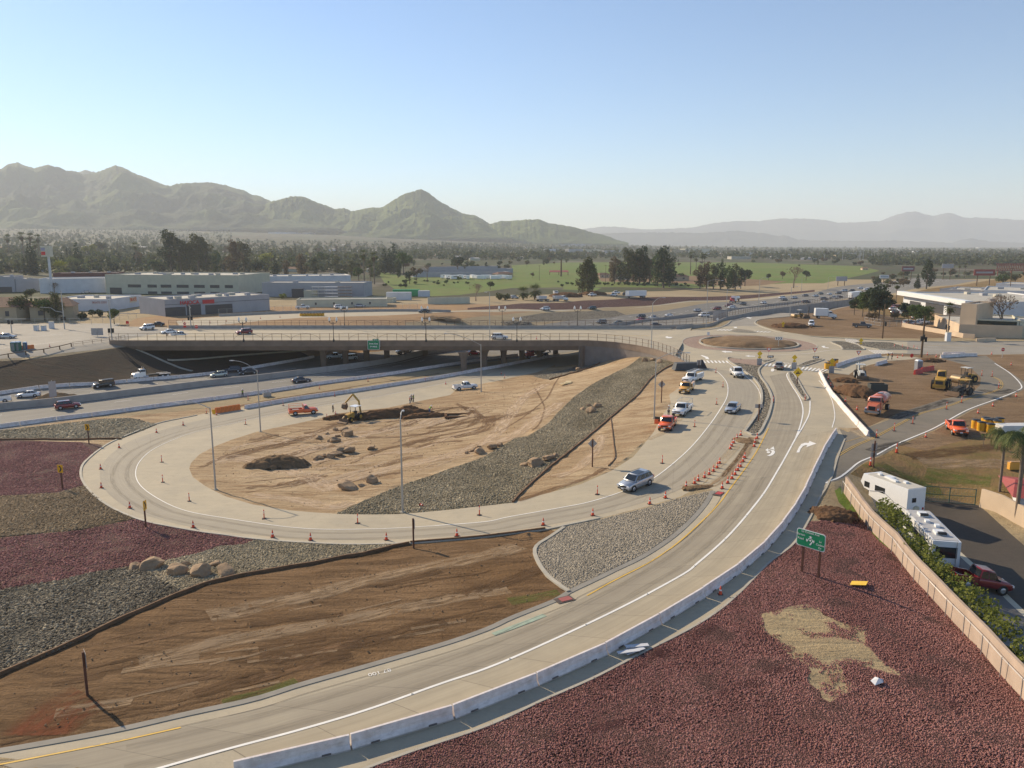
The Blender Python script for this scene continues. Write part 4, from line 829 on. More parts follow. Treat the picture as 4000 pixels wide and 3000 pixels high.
seq('cone', cone_maker, CN, [(962.8,830),(1082.8,808)], 'standing on the ramp lane leading under the bridge, leftmost first', 'cone', 'cones on the ramp under the bridge')
seq('cone', cone_maker, CN, [(107.6,749),(395,694.6),(454,698),(488.7,694.6),(562.7,688.6),(605,686)], 'on the upper street and on ramp, leftmost first', 'cone', 'cones on the upper on ramp')
c = use('cone', cone_maker, P(1159, 733, DZ), 0, 'orange cone alone on the bridge deck behind the fence', 'cone', None, 1.2)
c = use('cone', cone_maker, on(GG(908, 1092), .12), 0, 'toppled orange cone lying on the cobbles near a lamp post', 'cone'); c.rotation_euler = (1.4, 0, .6)
c = use('cone', cone_maker, on(GG(1556, 1284), .0), 0, 'orange cone in the shade at the foot of the long barrier row', 'cone')
DN = 'orange tube delineator'
seq('post', post_maker, DN, [(530.5,917),(349.5,998.5),(351.7,1042),(409,1083),(570.7,1120.7),(772.7,1130.7),(1035.7,1113),(1290.4,1068.4),(1430.7,1001),(1500.5,922),(1548,873.7),(1561.7,836),(1546.4,805.6)], 'along the inner side of the loop from its freeway end', 'delineator', 'delineators along the inner loop')
seq('post', post_maker, DN, [(1739,864.7),(1670,868.8)], 'by the medians below the roundabout', 'delineator', 'delineators by the medians')
seq('post', post_maker, DN, [(446,893.6),(536,864.6),(611.7,876.6),(690,840.6),(723,856.6),(795,824.6),(918.8,823),(1090,817)], 'along the freeway-side barriers, leftmost first', 'delineator', 'delineators along the freeway-side barriers')
seq('post', post_maker, DN, [(1893,945.7),(1931.5,931),(1971.5,915.4),(2044.6,883.9),(2077,870),(2120.5,811.9),(2143,813.7),(2157,838.9)], 'on the yellow line of the old road, nearest first', 'delineator', 'delineators on the yellow line', (1, 1, 1.1))
# ---------------------------------------------------------------- street lamps
def vhit(u, v, a, d):                # point of the vertical plane (through a, along d) seen at (u, v)
 r = Vector(ray(u, v)); n = Vector((-d[1], d[0], 0)); o = Vector((0, 0, HC)); return o + r * ((Vector(a) - o).dot(n) / r.dot(n))
def lamp(base, top, arm, label, z=None, group=None):
 p = GG(*base) if z is None else P(*base, z); t = thing('street_lamp', label, 'street lamp', p, 0, group)
 tp = Zat(*top, p.y); h = tp.z - p.z; ap = Zat(*arm, p.y) if arm else Vector((p.x, p.y + 1.8, tp.z + .5)); e = Vector((ap.x - p.x, ap.y - p.y, ap.z - p.z))
 MB().tube((0, 0, -.1), (0, 0, .12), .28, .26, 10).build('base', CURB, t); MB().tube((0, 0, .1), (0, 0, h), .125, .075, 10).build('pole', GALV, t)
 q = [Vector((0, 0, h - .15)).lerp(e, f) + Vector((0, 0, .45 * math.sin(math.pi * f) * (1 if e.length > 2 else .3))) for f in np.linspace(0, 1, 8)]
 MB().path(q, .05, 6).build('arm', GALV, t); d = (q[-1] - q[-2]).normalized()
 hd = MB().loft([[(-.05, -.08, -.05), (-.05, .08, -.05), (-.05, .08, .05), (-.05, -.08, .05)], [(.35, -.17, -.06), (.35, .17, -.06), (.35, .12, .09), (.35, -.12, .09)], [(.75, -.13, -.04), (.75, .13, -.04), (.75, .08, .05), (.75, -.08, .05)]], True, False).build('lamp_head', plain('lamp head', (.5, .5, .5), .5), t)
 hd.location = q[-1]; hd.rotation_euler = (0, 0, math.atan2(d.y, d.x)); return t
lamp((466,1058),(455.6,880),(387,871.6),'galvanised street lamp beside the loop, arm reaching over the orange barriers')
lamp((563,933),(555.5,799.6),(505,779),'galvanised street lamp on the inner ramp edge left of the orange pickup')
lamp((1039.5,846.5),(1039.5,744),(966,720),'galvanised street lamp behind the white pickup, arm crossing the bridge')
lamp((870,1107),(867,906),None,'galvanised street lamp standing in the cobble band, its head seen end on')
lamp((1413,904),(1419,775),(1481,762),'galvanised street lamp beside the row of parked work trucks')
lamp((1058,736),(1055.5,632),(1052,631),'tall grey street lamp on the near parapet beside the white car', DZ)
lamp((1407,752),(1414,654),(1431,643),'grey street lamp where the bridge wall curves to the roundabout', DZ)
lamp((1525,708),(1532,607),(1558,606),'grey street lamp at the corner of the far bridge wall', .9)
lamp((1568,691),(1573,625),(1596,620),'grey street lamp on the north leg beside the sign back', .8)
lamp((1637.5,677),(1642,603),(1656,600),'slim grey street lamp on the north leg wall', .7)
lamp((1706,684),(1711,620),(1720,619),'slim grey street lamp at the dirt beside the drill rig', .7)
lamp((1731,630),(1733,599),(1750,596.5),'distant grey street lamp on the far side of the freeway')
lamp((1788,627),(1789,599),(1800,597),'most distant grey street lamp along the freeway')
GLOBE = plain('pale frosted lamp globe', (.85, .84, .8), .35); IRON = plain('black lamp iron', (.035, .03, .028), .5)
def orn_maker():
 t = thing('twin_lamp', 'x', 'street lamp'); MB().lathe([(.28, 0), (.26, .5), (.14, .7), (.09, 1.2), (.07, 5.0), (.1, 5.1), (0, 5.3)], 10).build('pole', IRON, t)
 MB().path([(-.95, 0, 5.35), (-.8, 0, 5.0), (-.3, 0, 4.85), (0, 0, 5.0), (.3, 0, 4.85), (.8, 0, 5.0), (.95, 0, 5.35)], .06, 6).build('arm', IRON, t)
 for s in (-1, 1):
  MB().lathe([(.14, 5.3), (.2, 5.45), (.16, 5.5)], 10, (s * .95, 0, 0)).build('bracket', IRON, t); MB().lathe([(.17, 5.5), (.30, 5.75), (.27, 6.1), (.13, 6.4), (.05, 6.55), (0, 6.65)], 12, (s * .95, 0, 0)).build('globe', GLOBE, t)
 return t
for i, u in enumerate((531, 724, 922, 1116.5)): p = P(u, 734.6, 1.8); use('orn', orn_maker, (p.x, 207.75, 1.5), 0, f'black lamp post with twin white globes on the near parapet, {ordn(i)} from the west', 'street lamp', 'twin-globe lamps on the near parapet', 1.02)
for i, u in enumerate((743, 917, 1084.8, 1248)): p = P(u, 704, 2.1); use('orn', orn_maker, (p.x, 244.7, 1.6), 0, f'black lamp post with twin white globes on the far parapet, {ordn(i)} from the west', 'street lamp', 'twin-globe lamps on the far parapet', 1.02)
# ---------------------------------------------------------------- signs
YS = plain('yellow sign sheeting', (.80, .42, .015), .4); YB = plain('pedestrian sign yellow', (.82, .52, .02), .4); GRS = plain('green sign sheeting', (.005, .23, .10), .4); WS = plain('white sign sheeting', (.78, .78, .76), .4); KS = plain('black sign legend', (.02, .02, .02), .5); ALU = plain('bare sign aluminium', (.36, .35, .36), .45, .3); REDS = plain('red sign sheeting', (.6, .02, .02), .4)
def poly_plate(pts, th=.03): return MB().prism(pts, -th / 2, th / 2)
def post_sign(base, top, label, shapes, yaw=0, post=.075, mat=WOOD, face=1, name='road_sign', cat='road sign', z=None, group=None, extra=.0):
 """SHAPES: (part name, outline in metres around the plate centre, material, drop of its centre below the post top, depth step)"""
 p = GG(*base) if z is None else P(*base, z); h = Zat(*top, p.y).z - p.z + extra; t = thing(name, label, cat, p, yaw, group)
 MB().box((0, 0, h / 2 - .1), (post * 2, post * 2, h + .2)).build('post', mat, t)
 for nm, pts, m, drop, k in shapes:
  o = MB().prism([(x, z_ + h - drop) for x, z_ in pts], -post - .015 - .012 * k if face > 0 else post + .003 + .012 * k, -post - .003 - .012 * k if face > 0 else post + .015 + .012 * k).build(nm, m, t)
 return t
def rect(w_, h_): return [(-w_/2, -h_/2), (w_/2, -h_/2), (w_/2, h_/2), (-w_/2, h_/2)]
def dia(r): return [(0, -r), (r, 0), (0, r), (-r, 0)]
def octa(r): return [(r * math.cos(a), r * math.sin(a)) for a in [math.pi / 8 + i * math.pi / 4 for i in range(8)]]
CHV = [(-.2, .38), (.02, .38), (.27, 0), (.02, -.38), (-.2, -.38), (.05, 0)]
for base, top, yaw, lb in (((192.5,959),(192,917),-.18,'highest chevron sign, between grey cobbles and the ramp edge'), ((135.5,1056.5),(133,1005),-.25,'middle chevron sign, standing in the maroon gravel'), ((315.5,1140.5),(313,1083),1.62,'chevron sign seen nearly edge on at the outer ramp edge')):
 post_sign(base, top, 'yellow and black ' + lb, [('plate', rect(.85, 1.05), YS, .5, 0), ('arrow', CHV, KS, .5, 1)], yaw, .07, group='yellow chevron signs on the loop ramp', extra=.05)
post_sign((189,1501.8), (179,1408), 'brown wooden post with sign seen edge on, near the lower edge of the graded dirt', [('plate', rect(.8, 1.0), ALU, .5, 0)], 2.2, .075)
post_sign((893.5,1184.5), (893,1120), 'brown wooden post with narrow sign beside the ramp at the end of cobbles', [('plate', rect(.75, 1.0), ALU, .5, 0)], 1.9, .075)
post_sign((1279.4,1008.4), (1281.7,947.6), 'brown post with grey diamond sign back between cobble band and ramp', [('plate', dia(.62), ALU, .65, 0)], .1, .075, face=-1)
post_sign((1428.5,870), (1430,822), 'brown post with grey diamond sign back beside the yellow work truck', [('plate', dia(.66), ALU, .7, 0)], .1, .075, face=-1)
post_sign((1638.4,908.6), (1639.5,872.6), 'brown post with grey rectangular sign back at the end of the stone median', [('plate', rect(1.25, .6), ALU, .35, 0)], .1, .075, face=-1)
post_sign((1509.5,798), (1509.5,778), 'brown post with grey rectangular sign back behind the white work truck', [('plate', rect(.9, 1.1), ALU, .55, 0)], .1, .07, face=-1)
post_sign((1859+27, 1010), (1862+27, 952), 'brown post with two grey sign backs beside the old asphalt road', [('plate', rect(.9, .9), ALU, .8, 0), ('plate', rect(.95, .6), ALU, 1.75, 0)], .35, .07, face=-1)
for i, (b, tp, lb) in enumerate((((1639.7,790),(1641,760),'left of the tan sedan'), ((1714.7,798),(1717,768),'right of the tan sedan'), ((1795.5,806),(1797.5,775.5),'beside the striped barrels'), ((1691,710),(1691.5,696),'at the far dirt edge'), ((1859,748),(1859.7,732),'on the eastern traffic island'))):
 post_sign(b, tp, 'yellow diamond pedestrian sign with arrow plate ' + lb, [('plate', dia(.62), YB, .5, 0), ('plate', rect(.7, .38), YB, 1.3, 0)] + ([('plate', rect(1.1, 1.7), ALU, 2.45, -.9)] if i < 3 else []), .05, .06, group='yellow pedestrian signs', z=.95, extra=.1)
 t = bpy.context.scene.objects[-1] if False else None
post_sign((1721.7,831), (1724.5,794.5), 'large yellow diamond sign with double arrow on the narrow median', [('plate', dia(.95), YB, .95, 0), ('arrow', [(-.42, -.12), (-.1, -.02), (-.1, .25), (-.02, .25), (-.02, -.3), (-.1, -.3), (-.42, -.38), (-.3, -.25)], KS, .95, 1), ('arrow', [(.42, -.12), (.1, -.02), (.1, .25), (.02, .25), (.02, -.3), (.1, -.3), (.42, -.38), (.3, -.25)], KS, .95, 1)], .05, .07, extra=.1)
for b, tp, lb in (((1659.5,777),(1660,752),'nearest the stone median'), ((1758.7,778),(1760.5,753),'right of the narrow median'), ((1853,784),(1853.8,759),'behind the curved barrier row')):
 post_sign(b, tp, 'white and red triangular yield sign ' + lb, [('plate', [(-.6, .5), (.6, .5), (0, -.5)], REDS, .5, 0), ('legend', [(-.36, .36), (.36, .36), (0, -.24)], WS, .5, 1)], .05, .035, GALV, group='yield signs around the roundabout', z=.95, extra=.1)
for b, tp, lb in (((1664,776),(1664,768),'beside the left yield sign'), ((1762,776),(1762,769.5),'beside the middle yield sign')):
 post_sign(b, tp, 'black and white one way plate ' + lb, [('plate', rect(1.5, .5), KS, .25, 0), ('legend', [(-.6, -.1), (.2, -.1), (.2, -.2), (.6, 0), (.2, .2), (.2, .1), (-.6, .1)], WS, .25, 1)], .1, .04, group='one way plates', z=.95)
post_sign((1681,752), (1682,727), 'white and black triple chevron board on the roundabout mound', [('plate', rect(1.9, .8), WS, .45, 0)] + [('arrow', [(x-.22, .32), (x-.02, .32), (x+.22, 0), (x-.02, -.32), (x-.22, -.32), (x, 0)], KS, .45, 1) for x in (-.6, 0, .6)], .05, .04, GALV, z=1.2)
post_sign((1529.7,727), (1529.7,717), 'small white route sign at the left rim of the mound', [('plate', rect(.75, 1.0), WS, .5, 0)], .05, .04, GALV, z=1.2)
for b, tp, lb, r in (((425,716),(425,702),'beside the upper on ramp entrance', .55), ((2164.5,773),(2166,751),'at the far bend of the old road', .45)):
 s_ = post_sign(b, tp, 'red octagonal stop sign ' + lb, [('plate', octa(r), REDS, r, 0)], .05, .04, GALV); h_ = Zat(*tp, s_.location.y).z - s_.location.z - r
 words('STOP', r * .62, WS, s_, 'lettering', .004, (0, -.07, h_), (math.pi / 2, 0, 0), .01)
post_sign((400,712), (399.6,696), 'red and white prohibition sign pair left of the stop sign', [('plate', octa(.45), REDS, .45, 0), ('bar', rect(.6, .13), WS, .45, 1), ('plate', rect(.9, .6), REDS, 1.35, 0)], .05, .04, GALV)
post_sign((276,706), (276,693), 'red warning sign alone on the dirt beyond the intersection', [('plate', rect(.9, .9), REDS, .5, 0)], .1, .04, GALV)
post_sign((1969,773), (1969,764), 'red stop paddle standing near the big signal pole', [('plate', octa(.5), REDS, .45, 0)], .3, .04, GALV)
post_sign((210.5, 727), (210.5, 709), 'large grey sign back on two posts in the west intersection', [('plate', rect(3.3, 2.0), ALU, 1.0, 0)], .05, .05, GALV, face=-1)
post_sign((115, 860), (114, 822), 'tall grey sign seen edge on upon the median wall', [('plate', rect(1.5, 3.3), ALU, 1.8, 0)], 1.0, .06, GALV, z=-4.4)
post_sign((1549, 703), (1549, 686), 'small white diamond sign at the kerb of the north leg', [('plate', dia(.5), WS, .5, 0)], .1, .04, GALV)
post_sign((1556, 690), (1556, 671), 'big pale sign back mounted above the freeway wall', [('plate', rect(5.5, 3.4), ALU, 1.9, 0)], .12, .08, GALV, z=.8, face=-1)
# big green guide sign
a_, b_ = GG(1730.8, 1235), GG(1766.5, 1249); dr = (b_ - a_); dr.z = 0; dr.normalize(); yaw = math.atan2(dr.y, dr.x)
TL, TR, BR_, BL = [vhit(u, v, a_, dr) for u, v in ((1722.7,1137),(1784.5,1158),(1781,1195.6),(1720.3,1173.7))]
cx0 = (TL + TR + BR_ + BL) / 4; gw = ((TR - TL).length + (BR_ - BL).length) / 2; gh = ((TL - BL).length + (TR - BR_).length) / 2
t = thing('guide_sign', 'large green guide sign with white roundabout diagram on two brown posts', 'guide sign', (cx0.x, cx0.y, gz(cx0.x, cx0.y)), yaw); zc = cx0.z - t.location.z
for p in (a_, b_): x = (p - cx0).dot(dr); MB().box((x, .1, zc / 2 - .1), (.16, .14, zc + .2)).build('post', WOOD, t)
for nm, k, m, y in (('border', 1.0, WS, -.0), ('panel', .955, GRS, -.02)):
 w2, h2 = gw * (1 if k == 1 else 1 - .045), gh * (1 if k == 1 else 1 - .09); r = .18; pts = []
 for cx2, cz2, a0 in ((w2/2-r, h2/2-r, 0), (-w2/2+r, h2/2-r, 90), (-w2/2+r, -h2/2+r, 180), (w2/2-r, -h2/2+r, 270)): pts += [(cx2 + r * math.cos(R(a0 + d)), cz2 + r * math.sin(R(a0 + d)) + zc) for d in (0, 30, 60, 90)]
 MB().prism(pts, y - .02, y).build(nm, m, t)
for tx, x, z, s in (('La Crosse Ave', -.02, .38, .155), ('Barton', -.345, .17, .15), ('Road', -.345, -.06, .15), ('La', .335, .04, .14), ('Cadena', .335, -.16, .14), ('Dr', .335, -.34, .14)):
 words(tx, gh * s * 1.12, WS, t, 'lettering', .006, (x * gw, -.05, zc + z * gh), (math.pi / 2, 0, 0), .0)
ring = MB(); rr = gh * .125; dx, dz_ = -.01 * gw, zc - .04 * gh
for i in range(18):
 a0 = R(-70 + i * 14.5); a1 = R(-70 + (i + 1) * 14.5); ring.quad(*[(dx + q * math.cos(a), -.052, dz_ + q * math.sin(a)) for q, a in ((rr*.88, a0), (rr*1.15, a0), (rr*1.15, a1), (rr*.88, a1))])
ring.build('diagram', WS, t, False)
dd = MB().lathe([(0, 0), (rr * .45, .004)], 12).build('diagram_dot', WS, t, False); dd.location = (dx, -.053, dz_); dd.rotation_euler = (math.pi/2, 0, 0)
for ang in (90, 190, -5):
 a = R(ang); c_, s__ = math.cos(a), math.sin(a); tri = [(rr*1.1, .06), (rr*1.5, .06), (rr*1.5, .17), (rr*2.0, 0), (rr*1.5, -.17), (rr*1.5, -.06), (rr*1.1, -.06)]
 MB().add([(dx + x * c_ - z * s__, -.0535, dz_ + x * s__ + z * c_) for x, z in tri], [tuple(range(7))]).build('diagram_arrow', WS, t, False)
MB().add([(dx + x, -.0535, dz_ + z) for x, z in ((-.06, -rr*2.1), (.07, -rr*2.1), (.12, -rr*1.4), (rr*.95, -rr*.9), (rr*.8, -rr*.7), (.02, -rr*1.2))], [tuple(range(6))]).build('diagram_stem', WS, t, False)
# green sign hung on the bridge
gp = P(808, 744, .8); gs = thing('exit_sign', 'green exit distance sign bolted to the near face of the bridge', 'road sign', (gp.x, 207.2, 0), -.12)
MB().box((0, 0, .75), (3.3, .08, 2.45)).build('border', WS, gs); MB().box((0, -.05, .75), (3.1, .04, 2.25)).build('panel', GRS, gs); MB().box((.6, -.01, 2.15), (1.6, .08, .5)).build('exit_plate', GRS, gs)
MB().box((1.72, .15, 1.2), (.12, .5, 1.9)).build('bracket', GALV, gs)
for tx, x, z, s in (('EXIT 40', .6, 2.15, .3), ('Iowa Ave', 0, 1.1, .62), ('3/4 MILE', 0, .3, .55)): words(tx, s, WS, gs, 'lettering', .005, (x, -.08, z), (math.pi / 2, 0, 0), .015)
# fallen sign, trash
fp = GG(1855, 1265); t = thing('fallen_sign', 'yellow diamond warning sign lying flat on the maroon gravel', 'road sign', on(fp, .22), .35)
poly_plate([(0, -.75), (.95, 0), (0, .75), (-.95, 0)]).build('plate', YB, t).rotation_euler = (R(80), 0, 0); MB().prism([(0, -.5), (.4, -.1), (.1, .1), (.3, .45), (-.1, .2), (-.2, -.2)], -.04, -.02).build('legend', KS, t).rotation_euler = (R(80), 0, 0)
# ---------------------------------------------------------------- vehicles (+x forward, wheels on z = 0)
def paintm(name, c, metal=.25): return plain('car paint ' + name, c, .32, metal, .5, .04, 3, coat=.6)
GLASS = plain('dark tinted glass', (.018, .022, .026), .08, 0, .7, .1); RIM = plain('alloy rim', (.45, .45, .46), .35, .7); TYRE = plain('tyre rubber', (.02, .02, .02), .8); TRIM = plain('black trim', (.02, .02, .022), .5); LAMP = plain('headlight lens', (.75, .77, .8), .12, .2); TAIL = plain('red tail lens', (.35, .01, .01), .2); PLATE = plain('number plate', (.7, .7, .72), .4)
WHT_P = paintm('white', (.80, .80, .79), 0); SIL = paintm('silver', (.50, .52, .54), .6); BLKP = paintm('black', (.012, .013, .015)); RED = paintm('dark red', (.20, .008, .015)); GRY = paintm('grey', (.10, .10, .105), .4); NAVY = paintm('navy', (.02, .028, .05), .3); ORG = paintm('safety orange', (.80, .13, .025), 0); TEAL = paintm('teal', (.02, .06, .065)); TAN = paintm('champagne', (.28, .245, .2), .5); YELP = paintm('work truck yellow', (.72, .36, .06), 0); SAGE = paintm('pale sage', (.45, .50, .46), .4); BRED = paintm('bright red', (.5, .015, .03))
def wheels(t, xs, y, r, w=.24, dual=False):
 for x in xs:
  for s in (-1, 1):
   o = MB().tube((0, -w / 2, 0), (0, w / 2, 0), r, n=16).build('wheel', TYRE, t); o.location = (x, s * (y - w / 2 + .02), r)
   MB().lathe([(r * .62, 0), (r * .58, .015), (r * .2, .02), (0, .03)], 12).build('rim', RIM, o).rotation_euler = (-s * math.pi / 2, 0, 0); o.children[0].location = (0, s * w / 2, 0)
def ring(x, w, zb, zt, sh=.93):
 zm = (zb + zt) / 2
 return [(x, -w * .90, zb), (x, -w, zb + .12), (x, -w, zm), (x, -w * .985, zt - .10), (x, -w * sh, zt), (x, w * sh, zt), (x, w * .985, zt - .10), (x, w, zm), (x, w, zb + .12), (x, w * .90, zb)]
def lower_body(t, st, mat, name='body'): return MB().loft([ring(x, w, zb, zt) for x, w, zb, zt in st], True, True).build(name, mat, t)
def cabin(t, xb0, xt0, xt1, xb1, zb, zt, wb, wt, mat, splits=(.5,), name='cabin', rear=True, side=True):
 """glasshouse: front base/top x, rear top/base x; window panes sit 6 mm proud of it"""
 def sec(x, z, w): return [(x, -w, z), (x, w, z)]
 B = [Vector((xb0, -wb, zb)), Vector((xb0, wb, zb)), Vector((xb1, wb, zb)), Vector((xb1, -wb, zb))]; T = [Vector((xt0, -wt, zt)), Vector((xt0, wt, zt)), Vector((xt1, wt, zt)), Vector((xt1, -wt, zt))]
 mb = MB(); mid = [(b.lerp(q, .55) + Vector((0, .03 * (1 if b.y > 0 else -1), .0))) for b, q in zip(B, T)]; C_ = [Vector((q.x * .97 + (T[0].x + T[2].x) / 2 * .03, q.y * .82, q.z + .045)) for q in T]
 mb.loft([B, mid, T, C_], True, True); mb.build(name, mat, t)
 def pane(nm, a, b, c, d, m=.07, out=None):   # a,b bottom; c,d top
  n = (b - a).cross(d - a).normalized(); cen = (a + b + c + d) / 4
  if n.dot(cen - Vector(((xt0 + xt1) / 2, 0, (zb + zt) / 2))) < 0: n = -n
  def bl(u, v): return a.lerp(b, u).lerp(d.lerp(c, u), v) + n * .034
  MB().quad(bl(m, .10), bl(1 - m, .10), bl(1 - m, .90), bl(m, .90)).build(nm, GLASS, t, False)
 pane('windshield', B[0], B[1], T[1], T[0], .06)
 if rear: pane('rear_window', B[2], B[3], T[3], T[2], .08)
 if side:
  for s in (0, 1):
   b0, b1, t1, t0 = (B[0], B[3], T[3], T[0]) if s == 0 else (B[1], B[2], T[2], T[1]); cuts = [0.0] + list(splits) + [1.0]
   for u0, u1 in zip(cuts, cuts[1:]): pane('side_window', b0.lerp(b1, u0), b0.lerp(b1, u1), t0.lerp(t1, u1), t0.lerp(t1, u0), .05)
def ends(t, L, w, zf=.62, zr=.72, fx=None, grille=True, fz=.30):
 xf = fx or L / 2
 for s in (-1, 1):
  MB().box((xf - .06, s * w * .74, zf), (.16, .34, .16), taper=.85).build('headlight', LAMP, t); MB().box((-L / 2 + .04, s * w * .8, zr), (.12, .22, .28)).build('taillight', TAIL, t)
 if grille: MB().box((xf - .01, 0, zf - .03), (.08, w * .95, .2)).build('grille', TRIM, t)
 MB().box((xf + .0, 0, fz), (.10, w * 1.5, .13)).build('bumper', TRIM, t); MB().box((xf + .06, 0, fz + .05), (.02, .34, .16)).build('license_plate', PLATE, t); MB().box((-L / 2 - .02, 0, .62), (.03, .34, .16)).build('license_plate', PLATE, t); MB().box((-L / 2 + .02, 0, .36), (.12, w * 1.6, .16)).build('bumper', TRIM, t)
def mirrors(t, x, w, z, mat=TRIM):
 for s in (-1, 1): MB().box((x, s * (w + .1), z), (.12, .22, .14)).build('mirror', mat, t)
def arches(t, xs, w, r):
 for x in xs:
  for s in (-1, 1): MB().tube((x, s * (w - .3), r), (x, s * (w + .008), r), r + .065, n=16).build('wheel_arch', TRIM, t)
def sedan(L=4.7, W=1.82, Ht=1.45, mat=SIL, hatch=False):
 t = thing('sedan_car', 'x', 'car'); w = W / 2; h = L / 2
 lower_body(t, [(-h, w*.80, .34, .74), (-h+.12, w*.93, .24, .93), (-h+.6, w, .20, 1.0 if hatch else .97), (-.9, w, .18, .95), (.55, w, .18, .94), (h-.95, w*.98, .19, .84), (h-.35, w*.93, .20, .74), (h-.06, w*.80, .26, .62), (h, w*.70, .32, .52)], mat)
 cabin(t, 1.02 if not hatch else 1.25, .28, -.95 if not hatch else -1.45, -1.75 if not hatch else -h+.18, .92, Ht - .04, w*.90, w*.70, mat, (.30, .64) if not hatch else (.2, .5, .8))
 arches(t, (-1.38, 1.42), w, .33); wheels(t, (-1.38, 1.42), w, .33, .22); ends(t, L, w); mirrors(t, .75, w * .92, .98, mat); return t
def suv(L=4.7, W=1.88, Ht=1.72, mat=SIL, roof=False, box=False):
 t = thing('sport_utility_car', 'x', 'car'); w = W / 2; h = L / 2; zb = 1.10
 lower_body(t, [(-h, w*.84, .42, .98), (-h+.12, w*.95, .30, zb), (-h+.6, w, .27, zb), (-.9, w, .25, zb), (.75, w, .25, zb - .03), (h-.95, w*.98, .26, .98 if not box else 1.06), (h-.35, w*.94, .27, .90 if not box else 1.0), (h-.06, w*.84, .32, .76), (h, w*.74, .38, .62)], mat)
 cabin(t, 1.15 if not box else 1.0, .45 if not box else .82, -1.75 if not box else -h+.12, -h+.12 if not box else -h+.04, zb - .04, Ht - .04, w*.91, w*.74 if not box else w*.86, mat, (.26, .55, .8))
 r = .37 if not box else .41; arches(t, (-1.4, 1.45), w, r); wheels(t, (-1.4, 1.45), w, r, .26); ends(t, L, w, .74, .95, fz=.42); mirrors(t, .85, w * .93, 1.15, mat)
 if roof:
  MB().box((-.35, 0, Ht + .012), (1.35, 1.0, .02)).build('sunroof', GLASS, t)
  for s in (-1, 1): MB().path([(.5, s * w * .70, Ht + .0), (.35, s * w * .70, Ht + .06), (-1.5, s * w * .70, Ht + .06), (-1.65, s * w * .70, Ht)], .025).build('roof_rail', GRY, t)
 return t
def van(mat=WHT_P):
 t = thing('passenger_van', 'x', 'van'); w = .98
 lower_body(t, [(-2.7, w*.95, .35, 1.2), (-2.55, w, .28, 1.25), (1.5, w, .28, 1.22), (2.2, w*.96, .3, 1.1), (2.6, w*.9, .34, .95), (2.7, w*.84, .4, .75)], mat)
 cabin(t, 1.75, 1.2, -2.55, -2.62, 1.18, 2.05, w*.95, w*.84, mat, (.2, .5, .8)); arches(t, (-1.7, 1.75), w, .36); wheels(t, (-1.7, 1.75), w, .36); ends(t, 5.4, w, .8, 1.0, fz=.42); mirrors(t, 1.5, w, 1.35); return t
def pickup(L=5.7, W=2.0, mat=WHT_P, crew=True, rack=False, utility=False, load=False, door=False, name='pickup_truck'):
 t = thing(name, 'x', 'pickup truck'); w = W / 2; h = L / 2; xc = -.55 if crew else .05
 lower_body(t, [(xc - .05, w*.97, .40, 1.12), (xc + .1, w, .38, 1.14), (1.0, w, .38, 1.14), (h-1.2, w*.99, .38, 1.12), (h-.4, w*.97, .40, 1.08), (h-.08, w*.90, .45, .96), (h, w*.82, .5, .82)], mat)
 cabin(t, 1.22, .70, xc + .12, xc - .02, 1.10, 1.84, w*.93, w*.78, mat, (.55,) if crew else ())
 bx0, bx1 = -h, xc - .12
 if not utility:
  b = MB(); 
  for s in (-1, 1): b.box(((bx0+bx1)/2, s*(w-.06), .82), (bx1-bx0, .12, .72))
  b.box((bx0+.05, 0, .82), (.1, W-.24, .70)); b.box((bx1-.04, 0, .82), (.08, W-.24, .70)); b.build('bed', mat, t); MB().box(((bx0+bx1)/2, 0, .62), (bx1-bx0-.15, W-.26, .1)).build('bed_floor', TRIM, t)
 else:
  MB().box(((bx0+bx1)/2, 0, .70), (bx1-bx0, W-.3, .3)).build('bed', mat, t)
  for s in (-1, 1):
   bb = MB().box(((bx0+bx1)/2, s*(w-.16), 1.02), (bx1-bx0, .42, .95)); o = bb.build('tool_locker', mat, t)
   for k in range(3): MB().box((bx0 + .45 + k * (bx1-bx0-.6)/3 + .2, s*(w+.055), 1.1), ((bx1-bx0)/3.6, .015, .6)).build('locker_door', plain('locker seam white', (.62, .62, .61), .5), o)
 MB().box((0, 0, .48), (L - .9, .9, .2)).build('chassis', TRIM, t)
 if rack:
  r_ = MB(); z = 2.05
  for s in (-1, 1):
   y = s * (w - .12); r_.path([(bx0 + .15, y, 1.1), (bx0 + .15, y, z), (1.1 if utility else bx1 + .1, y, z), (1.25, y * .95, z - .12) if utility else (bx1 + .1, y, 1.15)], .035, 5)
  for x in np.linspace(bx0 + .15, 1.0 if utility else bx1 + .1, 6 if utility else 2): r_.tube((x, -w + .12, z), (x, w - .12, z), .03, n=5)
  r_.build('ladder_rack', plain('rack tube', (.55, .55, .53), .4, .4) if mat is not ORG else ORG, t)
  if utility: MB().box((-.5, .35, z + .06), (3.6, .38, .06)).build('ladder', plain('ladder alloy', (.6, .6, .6), .4, .5), t)
 if load: MB().box(((bx0+bx1)/2, 0, .85), (1.2, 1.2, .4)).build('load', plain('load', (.25, .2, .17)), t)
 if door: MB().box((.75, -w - .42, 1.0), (.1, .85, .75), rz=.12).build('door', mat, t); MB().box((.72, -w - .42, 1.55), (.05, .75, .4), rz=.12).build('door_window', GLASS, t)
 r = .40; arches(t, (-h + 1.15, h - .95), w, r); wheels(t, (-h + 1.15, h - .95), w, r, .27); ends(t, L, w, .88, .98, fz=.55); mirrors(t, 1.05, w, 1.25); return t
